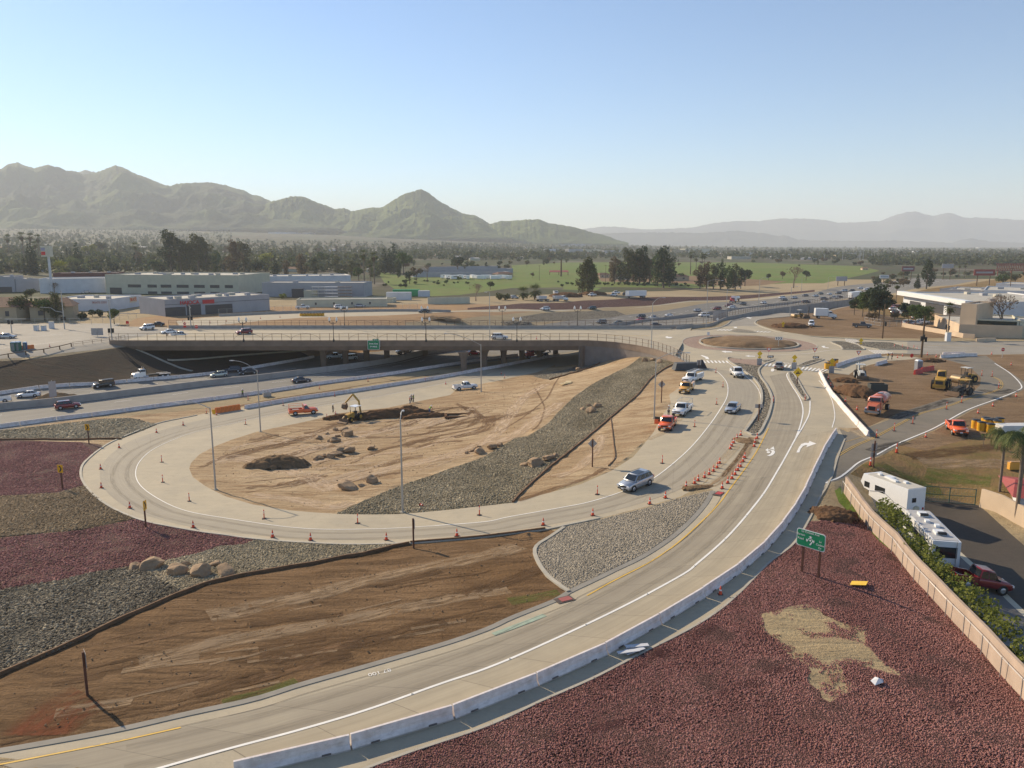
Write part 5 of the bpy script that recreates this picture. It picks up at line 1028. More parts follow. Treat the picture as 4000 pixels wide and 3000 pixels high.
def big_cab(t, x0, mat, w=1.15, hood=True, sleeper=False):
 """conventional truck cab whose nose is at x0"""
 if hood: MB().loft([[(x0, -w*.6, .75), (x0, w*.6, .75), (x0, w*.52, 1.45), (x0, -w*.52, 1.45)], [(x0-.3, -w*.72, .7), (x0-.3, w*.72, .7), (x0-.3, w*.62, 1.66), (x0-.3, -w*.62, 1.66)], [(x0-1.5, -w*.85, .7), (x0-1.5, w*.85, .7), (x0-1.5, w*.76, 1.85), (x0-1.5, -w*.76, 1.85)]], True, False).build('hood', mat, t)
 MB().box((x0-2.15, 0, 1.35), (1.35, w*1.8, 1.3)).build('cab', mat, t); cabin(t, x0-1.45, x0-1.72, x0-2.75, x0-2.84, 1.95, 2.62, w*.9, w*.78, mat, ())
 MB().box((x0+.02, 0, 1.12), (.06, w*.85, .62)).build('grille', TRIM, t); MB().box((x0+.06, 0, .55), (.22, w*1.9, .3)).build('bumper', plain('bumper steel', (.5, .5, .5), .3, .7), t)
 for s in (-1, 1): MB().box((x0-.08, s*w*.8, 1.0), (.2, .28, .24)).build('headlight', LAMP, t); MB().box((x0-.75, s*w*.86, .95), (1.25, .36, .18), taper=.9).build('fender', mat, t); MB().box((x0-1.45, s*(w+.12), 2.1), (.1, .2, .4)).build('mirror', TRIM, t)
def semi(mat=WHT_P):
 t = thing('truck', 'x', 'truck'); big_cab(t, 4.4, mat, 1.2); MB().box((-.2, 0, .95), (8.4, .85, .28)).build('chassis', TRIM, t); MB().box((-1.6, 0, 1.16), (5.0, 1.1, .1), ry=.015).build('winch_frame', TRIM, t)
 wheels(t, (3.5,), 1.15, .5, .3); wheels(t, (-2.4, -3.65), 1.2, .5, .5)
 for s in (-1, 1): MB().box((-3.0, s*1.0, 1.14), (2.7, .5, .06)).build('fender', plain('fender white', (.7, .7, .7)), t); MB().tube((1.9, s*.6, 1.4), (1.9, s*.6, 3.1), .09).build('exhaust', GALV, t); MB().tube((1.0, s*.95, .75), (2.2, s*.95, .75), .28, n=12).build('fuel_tank', RIM, t)
 MB().box((2.1, 0, 2.75), (.2, .9, .12)).build('roof_light', YELP, t); return t
def tanker(mat=None):
 mat = mat or paintm('faded salmon orange', (.62, .17, .09), 0)
 t = thing('water_truck', 'x', 'truck'); big_cab(t, 3.8, mat, 1.12); MB().box((-.4, 0, .9), (6.6, .85, .28)).build('chassis', TRIM, t)
 rings = [[(x, 1.18*k*math.cos(a), 1.95 + .82*k*math.sin(a)) for a in [2*math.pi*i/18 for i in range(18)]] for x, k in ((-3.9, .8), (-3.8, 1), (.72, 1), (.82, .8))]; MB().loft(rings).build('tank', mat, t); MB().box((-1.4, 0, 2.8), (1.0, .7, .14)).build('hatch', GRY, t); MB().box((-3.95, 0, 1.4), (.25, 1.6, .9)).build('spray_bar', GRY, t)
 wheels(t, (2.95,), 1.08, .5, .3); wheels(t, (-2.6,), 1.15, .5, .5); return t
def mixer():
 t = thing('concrete_mixer_truck', 'x', 'truck'); big_cab(t, 4.4, BRED, 1.2); MB().box((0, 0, .95), (8.2, .85, .28)).build('chassis', TRIM, t)
 ax = [( 1.0, .55), (.6, .9), (-.9, 1.22), (-2.4, 1.1), (-3.7, .5)]; rings = [[(x, r*math.cos(a), 2.1 - (x)*.12 + r*math.sin(a)) for a in [2*math.pi*i/16 for i in range(16)]] for x, r in ax]; MB().loft(rings).build('drum', plain('mixer drum', (.36, .31, .24)), t)
 MB().path([(-3.8, 0, 2.9), (-4.3, 0, 1.6), (-4.6, .3, 1.0)], .2).build('chute', GALV, t); wheels(t, (3.4,), 1.15, .5, .3); wheels(t, (-1.6, -2.8), 1.2, .5, .5); return t
def box_truck(mat=WHT_P, L=7.5, name='box_truck'):
 t = thing(name, 'x', 'truck'); big_cab(t, L/2, mat, 1.1); MB().box((-1.3, 0, .9), (L-1.4, .85, .25)).build('chassis', TRIM, t); MB().box((-1.5, 0, 2.35), (L-3.1, 2.4, 2.6)).build('cargo_box', WHT_P, t); wheels(t, (L/2-.9,), 1.05, .48, .3); wheels(t, (-L/2+1.3,), 1.1, .48, .5); return t
def dump_truck(mat=WHT_P, trailer=False):
 t = thing('dump_trailer' if trailer else 'dump_truck', 'x', 'trailer' if trailer else 'truck')
 if not trailer: big_cab(t, 3.9, mat, 1.15)
 MB().box((-.4, 0, .9), (6.4, .85, .25)).build('chassis', TRIM, t); b = MB().loft([[(-3.6, -1.05, 1.2), (-3.6, 1.05, 1.2), (.7, 1.05, 1.2), (.7, -1.05, 1.2)], [(-3.9, -1.22, 2.6), (-3.9, 1.22, 2.6), (1.0, 1.22, 2.6), (1.0, -1.22, 2.6)]], False, False).build('dump_body', plain('dump body grey', (.55, .56, .58), .5), t)
 MB().box((-1.5, 0, 1.9), (4.4, 2.1, .1)).build('load', plain('load', (.25, .2, .17)), t); wheels(t, (3.0,) if not trailer else (1.4,), 1.1, .5, .3); wheels(t, (-1.9, -3.1), 1.18, .5, .5); return t
def trailer_box(L=8.5):
 t = thing('box_trailer', 'x', 'trailer'); MB().box((0, 0, 2.5), (L, 2.5, 2.8)).build('cargo_box', WHT_P, t); MB().box((0, 0, 1.0), (L-.6, 1.0, .22)).build('chassis', TRIM, t); wheels(t, (-L/2+1.1, -L/2+2.3), 1.2, .5, .5); MB().box((L/2-1.6, 0, .5), (.2, 1.4, 1.0)).build('landing_gear', TRIM, t); return t
def place(mk, key, rear, front, label, cat='car', group=None, mats=None, z=None, L=4.7, W=1.85, anchor='mid', side=True, sc=None):
 a, b = [(GG(*q) if z is None else P(*q, z)) for q in (rear, front)]; d = (b - a); d.z = 0; d.normalize(); n = Vector((-d.y, d.x, 0)); m = (a + b) / 2 if anchor == 'mid' else b - d * (L / 2)
 toc = Vector((-m.x, -m.y, 0)).normalized()
 if side: m = m + n * (W / 2) * (-1 if n.dot(toc) > 0 else 1)
 if z is None: m.z = gz(m.x, m.y) + .03
 o = use(key, mk, m, math.atan2(d.y, d.x), label, cat, group, sc, mats)
 if z is None:
  e = 1.6; zf, zr = gz(m.x + d.x*e, m.y + d.y*e), gz(m.x - d.x*e, m.y - d.y*e); o.rotation_euler = (0, -math.atan2(zf - zr, 2 * e), math.atan2(d.y, d.x)); o.location.z = (zf + zr) / 2 + .03
 return o
def bodyc(m): return dict(body=m, cabin=m, bed=m, hood=m, cab=m)
SE = lambda: sedan(); SH = lambda: sedan(4.4, 1.75, 1.48, SAGE, True); SU = lambda: suv(); PK = lambda: pickup()
place(lambda: suv(4.67, 1.9, 1.72, SIL, True), 'x5', (1408,1047), (1366,1064.5), 'silver sport utility car with black sunroof driving on the loop ramp', L=4.67, W=1.9)
place(SE, 'sedan', (1588,884), (1577,893.5), 'silver sedan coming down the ramp beside the delineators', mats=bodyc(SIL), side=False)
place(PK, 'pickup', (1585,806), (1599,819), 'white crew cab pickup leaving the roundabout crosswalk', 'pickup truck', mats=bodyc(WHT_P), side=False)
place(SE, 'sedan', (1681,801), (1684,791.5), 'champagne sedan waiting at the roundabout crosswalk', mats=bodyc(TAN), side=False)
place(lambda: pickup(6.2, 2.05, WHT_P, False, True, True, name='utility_truck'), 'util', (1518.5,819.7), (1493.7,829.5), 'white utility truck with ladder rack, first in the parked line', 'work truck', L=6.2, W=2.05)
place(lambda: pickup(5.4, 2.0, YELP, False, False, True, name='utility_truck'), 'utily', (1500,840), (1489,851.5), 'yellow and tan utility truck, second in the parked line', 'work truck', L=5.4, W=2.0)
place(lambda: pickup(5.9, 2.0, WHT_P, False, True, name='rack_pickup'), 'rackp', (1494.8,887), (1478.5,900), 'white pickup with open pipe rack, third in the parked line', 'pickup truck', L=5.9, W=2.0)
place(lambda: pickup(5.7, 2.0, ORG, True, False, False, True, True, name='orange_pickup'), 'orgp', (1462,916.5), (1450,933), 'orange pickup with its door open, nearest of the parked line', 'pickup truck', L=5.7, W=2.0)
place(PK, 'pickup', (984,844.5), (1030,840), 'white crew cab pickup parked beside the lamp post at the dirt', 'pickup truck', mats=bodyc(WHT_P))
place(lambda: pickup(5.6, 2.0, ORG, False, True, False, True, name='rack_pickup'), 'orgr', (627,899), (686,894), 'orange pickup with orange rack parked on the ramp near the backhoe', 'pickup truck', L=5.6)
place(lambda: pickup(5.7, 2.0, ORG, False, False, False, False, name='orange_pickup'), 'orgs', (2048,931), (2058.5,943), 'orange pickup parked on dirt beside the yellow barrels', 'pickup truck', anchor='front', L=5.7, W=2.0)
place(lambda: tanker(), 'tank', (1912,890.6), (1898.8,901), 'faded orange water truck parked on the dirt lot', 'truck', L=7.8, W=2.3, anchor='front')
place(PK, 'pickup', (1844,707.4), (1880,708.8), 'dark grey pickup parked on dirt near the utility pole', 'pickup truck', mats=bodyc(GRY))
place(SU, 'suv', (1752,702), (1752.5,706), 'white boxy car parked facing the camera on brown dirt', mats=bodyc(WHT_P), side=False)
place(lambda: box_truck(), 'boxt', (1764,688.4), (1804,689.5), 'white flatbed work truck beside the drill rig', 'truck', W=2.3)
# freeway, west of the bridge
FG = 'vehicles on the freeway'
place(SE, 'sedan', (90,857.5), (30,861.5), 'white sedan on the far lanes above the low dirt pile', group=FG, mats=bodyc(WHT_P))
place(SU, 'suv', (120,887), (175,881), 'dark red sport utility car on the near freeway lanes', group=FG, mats=bodyc(RED))
place(lambda: suv(4.7, 1.88, 1.85, BLKP, False, True), 'jeep', (249,835.5), (202,841), 'black boxy off-road car on the far freeway lanes', group=FG)
place(PK, 'pickup', (15,870), (-34,874), 'white pickup cut by the photo edge on the freeway', 'pickup truck', FG, bodyc(WHT_P))
place(lambda: semi(), 'semi', (375,817), (285,825.5), 'white truck tractor with bare flat frame on the freeway', 'truck', FG, W=2.4)
place(lambda: sedan(4.4, 1.75, 1.5, SAGE, True), 'hatch', (495,812.8), (455,817), 'pale silver hatchback on the far freeway lanes', group=FG)
place(SU, 'suv', (519,804.6), (486,806.8), 'dark purple sport utility car in the bridge shadow', group=FG, mats=bodyc(NAVY))
place(SE, 'sedan', (557,808), (519,811), 'black sedan behind the silver hatchback in bridge shadow', group=FG, mats=bodyc(BLKP))
place(SE, 'sedan', (633,829), (673,825.5), 'dark blue grey sedan alone on the near freeway lanes', group=FG, mats=bodyc(NAVY))
place(PK, 'pickup', (741,775.6), (712,777), 'silver pickup between the first two bridge columns', 'pickup truck', FG, bodyc(SIL))
place(SU, 'suv', (768,777.6), (747,779.2), 'white car just behind the second bridge column', group=FG, mats=bodyc(WHT_P))
place(PK, 'pickup', (896,762.5), (859,766.5), 'pale pickup seen under the bridge between far columns', 'pickup truck', FG, bodyc(SIL))
place(SE, 'sedan', (1010,768), (1040,766.5), 'red sedan seen under the bridge beside a wide column', group=FG, mats=bodyc(BRED))
place(lambda: mixer(), 'mixer', (1189,769.5), (1140,775), 'red concrete mixer truck under the east end of the bridge', 'truck', W=2.4)
# deck and west street
place(SU, 'suv', (547,721), (512,723.5), 'dark red car crossing the bridge beside a twin lamp', mats=bodyc(RED), z=DZ)
place(SU, 'suv', (1061.6,733.4), (1096,733.4), 'white car crossing the bridge beside the tall grey lamp', mats=bodyc(WHT_P), z=DZ)
WG = 'cars at the west intersection'
place(SE, 'sedan', (-6,732), (28,731.5), 'silver sedan at the far left edge of the intersection', group=WG, mats=bodyc(SIL))
place(SU, 'suv', (335,711), (311,714), 'white car facing the west intersection, behind the signal', group=WG, mats=bodyc(WHT_P))
place(SE, 'sedan', (350,705), (327,706), 'black sedan behind the white one at the intersection', group=WG, mats=bodyc(BLKP))
place(SE, 'sedan', (385,721.6), (349,723.2), 'white sedan at the bridge entrance behind the pickup', group=WG, mats=bodyc(WHT_P))
place(PK, 'pickup', (367,731), (414,730.6), 'white pickup at the bridge entrance behind the fence', 'pickup truck', WG, bodyc(WHT_P))
place(SE, 'sedan', (930,675), (904,676), 'black sedan on the upper on ramp beyond the bridge', mats=bodyc(BLKP))
place(SU, 'suv', (1192,670.6), (1169,671.3), 'white car on the upper on ramp below the maroon bank', mats=bodyc(WHT_P))
place(SH, 'hatch2', (1291,668.3), (1273,669.3), 'dark green hatchback on the upper on ramp below the maroon bank', mats=bodyc(TEAL))
# freeway, east of the bridge
EG = 'traffic on the freeway east of the bridge'
for (r_, f_, lb, mk, key, m) in [
 ((1314,699),(1291,699.8),'dark grey minivan nearest the bridge on the far lanes',SU,'suv',GRY), ((1347,700),(1329,700.8),'dark teal sedan behind the bridge fence',SE,'sedan',TEAL), ((1394,694),(1378,694.6),'red car right of the teal sedan',SE,'sedan',BRED),
 ((1394,687.5),(1382,688),'dark car just behind the red one',SU,'suv',NAVY), ((1427,690),(1403,690.8),'pale pickup right of the lone red car',PK,'pickup',SIL), ((1456,684),(1439,684.8),'white sedan near the far barrier wall',SE,'sedan',WHT_P),
 ((1454,702),(1471,701.6),'black sedan low behind the grey fence',SE,'sedan',BLKP), ((1412,704.8),(1425,704.4),'blue grey car low behind the grey fence',SE,'sedan',NAVY), ((1533,684.5),(1513,685.2),'white passenger van',lambda: van(),'van',WHT_P),
 ((1517,673),(1501,673.8),'light blue sedan near the far barrier wall',SE,'sedan',SIL), ((1557,669.6),(1544,670.2),'maroon car',SU,'suv',RED), ((1590,667),(1575,667.8),'white sport utility car',SU,'suv',WHT_P), ((1583,663),(1571,663.6),'red car behind the white one',SU,'suv',RED),
 ((1615,659),(1602,659.6),'black sedan',SE,'sedan',BLKP), ((1659,656),(1645,656.8),'white sedan alone in the middle lane',SE,'sedan',WHT_P), ((1724,645),(1712,645.8),'silver sedan of the middle pack',SE,'sedan',SIL), ((1702,649),(1691,650),'grey sedan trailing the middle pack',SE,'sedan',GRY), ((1698,645.5),(1684,646.3),'white sport utility car leading the middle pack',SU,'suv',WHT_P),
 ((1749,640),(1735,640.8),'dark car of the far pack',SE,'sedan',GRY), ((1770,641),(1758,641.8),'silver car of the far pack, low row',SE,'sedan',SIL), ((1781,636),(1770,636.6),'dark sedan of the far pack',SE,'sedan',TEAL), ((1800,637),(1789,637.6),'white sedan of the far pack',SE,'sedan',WHT_P), ((1820,635),(1807,635.6),'dark sport utility car of the far pack',SU,'suv',GRY), ((1831,630),(1820,630.6),'pale sport utility car of the far pack',SU,'suv',SIL), ((1846,629),(1839,629.4),'black car of the far pack',SE,'sedan',BLKP), ((1865,624),(1855,624.5),'white car at the end of the far pack',SE,'sedan',WHT_P), ((1879,627),(1868,627.5),'white car nearest the box trailer',SU,'suv',WHT_P),
 ((1776,648),(1788,647.5),'dark car on the near lanes',SU,'suv',GRY), ((1795,645.5),(1808,645),'silver pickup on the near lanes',PK,'pickup',SIL), ((1810,643.6),(1820,643.2),'black car on the near lanes',SE,'sedan',BLKP), ((1737,655),(1749,654.5),'dark blue car nearest the grey wall',SU,'suv',NAVY), ((1778,655),(1788,654.6),'silver sedan nearest the grey wall',SE,'sedan',SIL)]:
 place(mk, key, r_, f_, lb if len(lb.split()) > 7 else lb + ' on the freeway east of the bridge' if 'freeway' not in lb else lb, 'pickup truck' if mk is PK else 'car', EG, bodyc(m))
place(lambda: trailer_box(), 'tbox', (1836,648), (1864,645), 'large white box trailer on the freeway behind the pine trees', 'trailer', W=2.5, sc=(1, 1, 1.1))
place(lambda: tanker(WHT_P), 'tankw', (1603,650), (1582,652), 'white tank truck on the ramp beyond the freeway', 'truck', W=2.3)
place(lambda: box_truck(BRED, 5.5), 'boxr', (1593,654), (1581,655), 'small red truck ahead of the white tank truck', 'truck', W=2.2)
# far work yard
YG = 'trucks and cars in the far work yard'
for (r_, f_, lb, mk, key, m, W_) in [((1166,651.5),(1190,651),'pale dump trailer beside the maroon bank',lambda: dump_truck(trailer=True),'dumpt',None,2.4), ((1199,651),(1227,650.6),'pale dump truck next to its trailer',lambda: dump_truck(),'dump',None,2.4), ((1193,638),(1199,641),'white dump truck facing the camera on dirt',lambda: dump_truck(),'dump',None,2.4),
  ((1289,639.5),(1275,640.5),'white pickup left of the white pipes',PK,'pickup',WHT_P,2), ((1338,639),(1322,641),'white pickup in the middle of the yard',PK,'pickup',WHT_P,2), ((1341,634.8),(1326,635.4),'second white pickup behind the middle one',PK,'pickup',WHT_P,2), ((1350,638.5),(1361,638),'dark green car beside the white container',SU,'suv',TEAL,1.9), ((1104,645.5),(1122,645),'white car beside the fan palms',SU,'suv',WHT_P,1.9)]:
 place(mk, key, r_, f_, lb, 'truck' if 'dump' in key else 'car', YG, bodyc(m) if m else None, W=W_)
place(lambda: trailer_box(13), 'tbox2', (1391,643.5), (1363,644.5), 'large white container trailer in the far work yard', 'trailer', W=2.5)
# west lot
for (r_, f_, lb, mk, key, m) in [((640,668),(668,667),'white pickup behind the chain link fence',PK,'pickup',WHT_P), ((729,667),(742,666.6),'white car behind the fence near the low store',SU,'suv',WHT_P), ((770,664),(782,664),'silver car farther along the fence',SE,'sedan',SIL), ((196,633),(180,634),'white car in the dark row behind the skating hall',SE,'sedan',WHT_P), ((228,630),(212,632),'black car in the row behind the skating hall',SE,'sedan',BLKP), ((325,656),(320,659),'white pickup between the two low stores',PK,'pickup',WHT_P)]:
 place(mk, key, r_, f_, lb, 'car', 'cars parked around the west stores', bodyc(m))
# dealership cars
for i, (u, v, m) in enumerate([(1942,667,RED), (1935,671,SIL), (1953,675,WHT_P), (1939,678,GRY), (1960,680,SIL), (1985,690,GRY), (1968,703,SIL), (1984,703.5,SIL), (1998,701,WHT_P), (2040,672,WHT_P), (2022,663,BLKP)]):
 place(SE if i % 2 else SU, 'sedan' if i % 2 else 'suv', (u - 7, v), (u + 7, v - 1), f'{["dark red","silver","white","grey","silver","grey","silver","silver","white","white","black"][i]} car {["at the back row of the dealer lot","left of the back row","beside the dealer awning","under the left pine","in the middle of the dealer lot","behind the palm trunks","left of the end of the cream wall","right next to the end of the cream wall","behind the cream wall","under the showroom roof","inside the service bay"][i]}', 'car', 'cars on the dealer lot', bodyc(m))
# ---------------------------------------------------------------- machines
CATY = plain('machine yellow', (.50, .29, .05), .5, var=.25, scale=2); CATD = plain('machine dark', (.05, .045, .04), .6); MWH = plain('machine white', (.55, .55, .52), .5, var=.2); BUCK = plain('worn bucket steel', (.20, .13, .08), .6, .3, var=.3)
def big_wheel(t, x, y, r, w, rim=CATY):
 o = MB().tube((0, -w/2, 0), (0, w/2, 0), r, n=16).build('wheel', TYRE, t); o.location = (x, y, r); MB().tube((0, -w/2-.02, 0), (0, w/2+.02, 0), r*.5, n=12).build('rim', rim, o)
def canopy(t, x0, x1, w, z0, z1, roof):
 for x in (x0, x1):
  for s in (-1, 1): MB().tube((x, s*w, z0), (x, s*w, z1), .05, n=6).build('canopy_post', CATD, t)
 MB().box(((x0+x1)/2, 0, z1), (x1-x0+.35, w*2+.3, .1)).build('canopy_roof', roof, t); MB().box(((x0+x1)/2, 0, z0+.35), (.5, .5, .5)).build('seat', CATD, t)
def bucket(t, x, z, w, mat=BUCK, s=1, name='bucket'):
 return MB().prism([(x, z-.05), (x+.75*s, z-.1), (x+.8*s, z), (x+.2*s, z+.15), (x+.12*s, z+.75), (x, z+.7)], -w/2, w/2).build(name, mat, t)
def backhoe(body=CATY, roofm=WHT_P, arm_up=True):
 t = thing('backhoe', 'x', 'backhoe'); MB().loft([[(2.1, -.45, .7), (2.1, .45, .7), (2.1, .4, 1.45), (2.1, -.4, 1.45)], [(.4, -.5, .7), (.4, .5, .7), (.4, .45, 1.75), (.4, -.45, 1.75)]], True, False).build('hood', body, t); MB().box((2.13, 0, 1.1), (.04, .7, .55)).build('grille', CATD, t)
 MB().box((-.3, 0, .85), (4.2, .7, .4)).build('chassis', CATD, t); canopy(t, -1.1, .25, .68, 1.2, 2.75, roofm); MB().tube((1.2, .3, 1.6), (1.2, .3, 2.3), .05).build('exhaust', CATD, t)
 for y in (-1, 1): big_wheel(t, -.75, y*.85, .75, .45, body); big_wheel(t, 1.55, y*.75, .48, .32, body)
 for s in (-1, 1): MB().path([(.5, s*.6, 1.5), (2.0, s*.65, 1.0), (2.75, s*.65, .45)], .10, 5).build('loader_arm', body, t)
 bucket(t, 2.7, .15, 2.2)
 if arm_up:
  MB().path([(-1.9, 0, 1.0), (-2.2, -.7, 3.3), (-2.2, -2.2, 4.5)], .2, 6).build('boom', body, t); MB().path([(-2.2, -2.2, 4.5), (-2.0, -4.0, 2.7)], .17, 6).build('stick', body, t); MB().prism([(-.1, .3), (.5, .1), (.7, -.6), (.1, -1.0), (-.3, -.4)], -.45, .45).build('bucket', BUCK, t).location = (-2.0, -4.1, 2.3)
 else: MB().path([(-1.9, 0, 1.0), (-2.3, 0, 2.9)], .17, 6).build('boom', body, t); MB().path([(-2.3, 0, 2.9), (-2.9, 0, 1.2)], .14, 6).build('stick', body, t); MB().prism([(-2.9, 1.3), (-3.2, .8), (-2.9, .4), (-2.4, .6)], -.4, .4).build('bucket', BUCK, t)
 for s in (-1, 1): MB().path([(-1.6, s*.5, 1.0), (-2.0, s*.9, .15)], .08, 5).build('stabiliser', body, t)
 return t
def loader():
 t = thing('wheel_loader', 'x', 'loader'); MB().loft([[(-3.0, -.9, .9), (-3.0, .9, .9), (-3.0, .8, 1.9), (-3.0, -.8, 1.9)], [(-.9, -1.0, .8), (-.9, 1.0, .8), (-.9, .95, 2.2), (-.9, -.95, 2.2)]], True, False).build('engine_cover', CATY, t); MB().box((-3.05, 0, 1.4), (.06, 1.2, .6)).build('grille', CATD, t)
 MB().box((-3.0, 0, .7), (.5, 2.1, .5)).build('counterweight', CATY, t); MB().box((0, 0, 1.9), (1.5, 1.4, 1.1)).build('cab', CATD, t); cabin(t, .7, .55, -.75, -.8, 2.2, 3.3, .75, .68, CATY, (.5,)); MB().box((.6, 0, 1.1), (3.4, .9, .6)).build('chassis', CATD, t)
 for x in (-1.7, 1.5):
  for s in (-1, 1): big_wheel(t, x, s*1.1, .85, .6)
 for s in (-1, 1): MB().path([(.9, s*.55, 1.9), (2.4, s*.55, 1.1), (3.0, s*.55, .5)], .14, 5).build('lift_arm', CATY, t)
 bucket(t, 2.9, .15, 2.9).scale = (1, 1, 1.3); return t
def roller():
 t = thing('road_roller', 'x', 'roller'); MB().tube((1.7, -1.05, .78), (1.7, 1.05, .78), .78, n=20).build('drum', plain('roller drum', (.30, .22, .13), .5, .5), t)
 f = MB()
 for s in (-1, 1): f.box((1.2, s*1.15, .85), (2.4, .15, .4))
 f.box((.25, 0, .85), (.4, 2.4, .45)); f.build('frame', CATY, t); MB().loft([[(-2.6, -.7, .8), (-2.6, .7, .8), (-2.6, .6, 1.5), (-2.6, -.6, 1.5)], [(-.9, -.8, .8), (-.9, .8, .8), (-.9, .75, 1.75), (-.9, -.75, 1.75)]], True, False).build('engine_cover', CATY, t)
 MB().box((-.4, 0, 1.1), (1.1, 1.5, .7)).build('platform', CATD, t); canopy(t, -.9, .1, .7, 1.4, 2.9, MWH)
 for s in (-1, 1): big_wheel(t, -1.6, s*.85, .72, .5)
 return t
def at(o, u, v, yaw, label, cat, z=None, sink=0): p = GG(u, v) if z is None else P(u, v, z); o.location = (p.x, p.y, p.z - sink); o.rotation_euler = (0, 0, yaw); o['label'] = label; o['category'] = cat; return o
at(backhoe(), 765, 908, R(-122), 'yellow backhoe with raised arm digging beside the ramp', 'backhoe')
at(backhoe(MWH, MWH, False), 1858, 817, R(-105), 'white and grey backhoe facing the excavation on the dirt lot', 'backhoe')
at(backhoe(CATD, CATY, False), 2078, 853, R(-150), 'dark backhoe with wide front bucket at the edge of the old road', 'backhoe')
at(loader(), 2032, 838, R(55), 'yellow wheel loader seen from behind on the dirt lot', 'loader'); at(roller(), 2082, 826, R(200), 'yellow road roller with smooth drum beside the loader', 'roller')
at(roller(), 1725, 687, R(-170), 'small dark roller with canopy on the far dirt beside the flatbed truck', 'roller'); 
def drill():
 t = thing('drill_rig', 'x', 'drill rig'); MB().box((0, 0, .6), (2.4, 1.4, .6)).build('tracks', CATD, t); MB().box((0, 0, 1.2), (1.8, 1.2, .7)).build('engine_cover', BUCK, t); MB().path([(.9, 0, 1.0), (.8, 0, 4.4)], .14, 6).build('mast', CATD, t); MB().path([(0, 0, 1.5), (.8, 0, 3.2)], .08, 6).build('brace', CATD, t); return t
at(drill(), 1741, 689, 0, 'small brown drill rig with mast beside the flatbed truck', 'drill rig')
def bin_(w, d, h, mat): 
 t = thing('dumpster', 'x', 'bin'); m = MB()
 for s in (-1, 1): m.box((s*w/2, 0, h/2+.1), (.1, d, h)); m.box((0, s*d/2, h/2+.1), (w-.1, .1, h))
 m.build('shell', mat, t); MB().box((0, 0, .25), (w-.1, d-.1, .1)).build('floor', CATD, t); MB().box((.1, .1, h*.65), (w*.7, d*.6, .3)).build('load', plain('bin contents', (.1,.09,.08)), t); return t
at(bin_(2.9, 1.7, 1.3, plain('dark steel bin', (.06, .065, .06), .6, .2)), 1895, 845, -.08, 'open dark steel bin on the dirt behind the orange water truck', 'bin')
at(bin_(1.6, 1.0, .8, plain('grey tub', (.32, .31, .29))), 577, 857, .5, 'grey open tub in the sunken dirt strip near a worker', 'bin'); at(bin_(1.3, .9, .7, CATD), 811, 896, -.3, 'black open box at the edge of the trench spoil', 'bin')
def toilet(mat, roof):
 t = thing('portable_toilet', 'x', 'portable toilet'); MB().box((0, 0, 1.1), (1.15, 1.15, 2.1)).build('cabin', mat, t); MB().loft([[(-.6, -.6, 2.15), (.6, -.6, 2.15), (.6, .6, 2.15), (-.6, .6, 2.15)], [(-.4, -.4, 2.38), (.4, -.4, 2.38), (.4, .4, 2.38), (-.4, .4, 2.38)]], True, False).build('roof', roof, t); MB().box((0, -.585, 1.05), (.75, .03, 1.8)).build('door', plain(mat.name + ' door', tuple(min(1, x*1.3) for x in mat.node_tree.nodes['Mix'].inputs['B'].default_value[:3]) if False else (.2, .22, .22)), t); return t
GRNP = plain('green plastic', (.02, .13, .09), .5)
at(toilet(plain('grey plastic', (.22, .23, .25), .5), WHT_P), 1983, 801, .1, 'grey portable toilet beside red plastic barriers', 'portable toilet')
at(toilet(GRNP, WHT_P), 31, 758, .1, 'green portable toilet, left one of the pair above the dark slope', 'portable toilet'); at(toilet(GRNP, WHT_P), 40, 757.5, .1, 'green portable toilet, right one of the pair above the dark slope', 'portable toilet'); at(toilet(plain('blue plastic', (.03, .10, .24), .5), WHT_P), 55, 754.5, .2, 'blue wash station beside the green toilets', 'wash station').scale = (.7, .7, .8)
def waterb(mat):
 def f():
  t = thing('water_barrier', 'x', 'barrier'); MB().loft([[(x, -w, z) for x, w, z in ((-.9, .28, 0), (.9, .28, 0), (.9, .1, .95), (-.9, .1, .95))], [(x, w, z) for x, w, z in ((-.9, .28, 0), (.9, .28, 0), (.9, .1, .95), (-.9, .1, .95))]], True, False).build('body', mat, t); MB().box((0, 0, .97), (1.2, .14, .06)).build('cap', mat, t); return t
 return f
OB = plain('orange barrier plastic', (.78, .20, .03), .5, var=.25, scale=2)
def wrow(a, b, n, mat, where, group, sc=1.0):
 p, q = GG(*a), GG(*b)
 for i in range(n): x = p.lerp(q, (i + .5) / n); L = (q - p).length / n / 1.82; use('wb' + mat.name, waterb(mat), on(x), math.atan2(q.y - p.y, q.x - p.x), f'{ordn(i)} plastic water barrier {where}', 'barrier', group, (L * .98, 1, sc))
wrow((465, 893), (519, 884.5), 6, OB, 'of the orange row from its striped end', 'orange water barriers on the ramp edge', 1.15); wrow((24, 756.5), (74, 752.5), 6, OB, 'of the red orange row behind the green toilets', 'water barriers behind the green toilets')
RB = plain('red barrier plastic', (.55, .04, .03), .5); wrow((1975, 809), (1991, 806), 2, RB, 'of the red ones before the grey toilet', 'red water barriers', 1.0); wrow((1990, 804), (2016, 799.5), 3, RB, 'of the red ones behind the grey toilet', 'rear red water barriers')
t = at(thing('hazard_panel', 'x', 'sign'), 462, 895, R(70), 'yellow and black striped hazard panel at the barrier row end', 'sign'); MB().box((0, 0, .5), (.06, .75, .9)).build('panel', YS, t); MB().add([(.04*k, y, z) for k in (1,) for y, z in ((-.37, .1), (.37, .6), (.37, .85), (-.37, .35))], [(0, 1, 2, 3)]).build('stripe', KS, t)
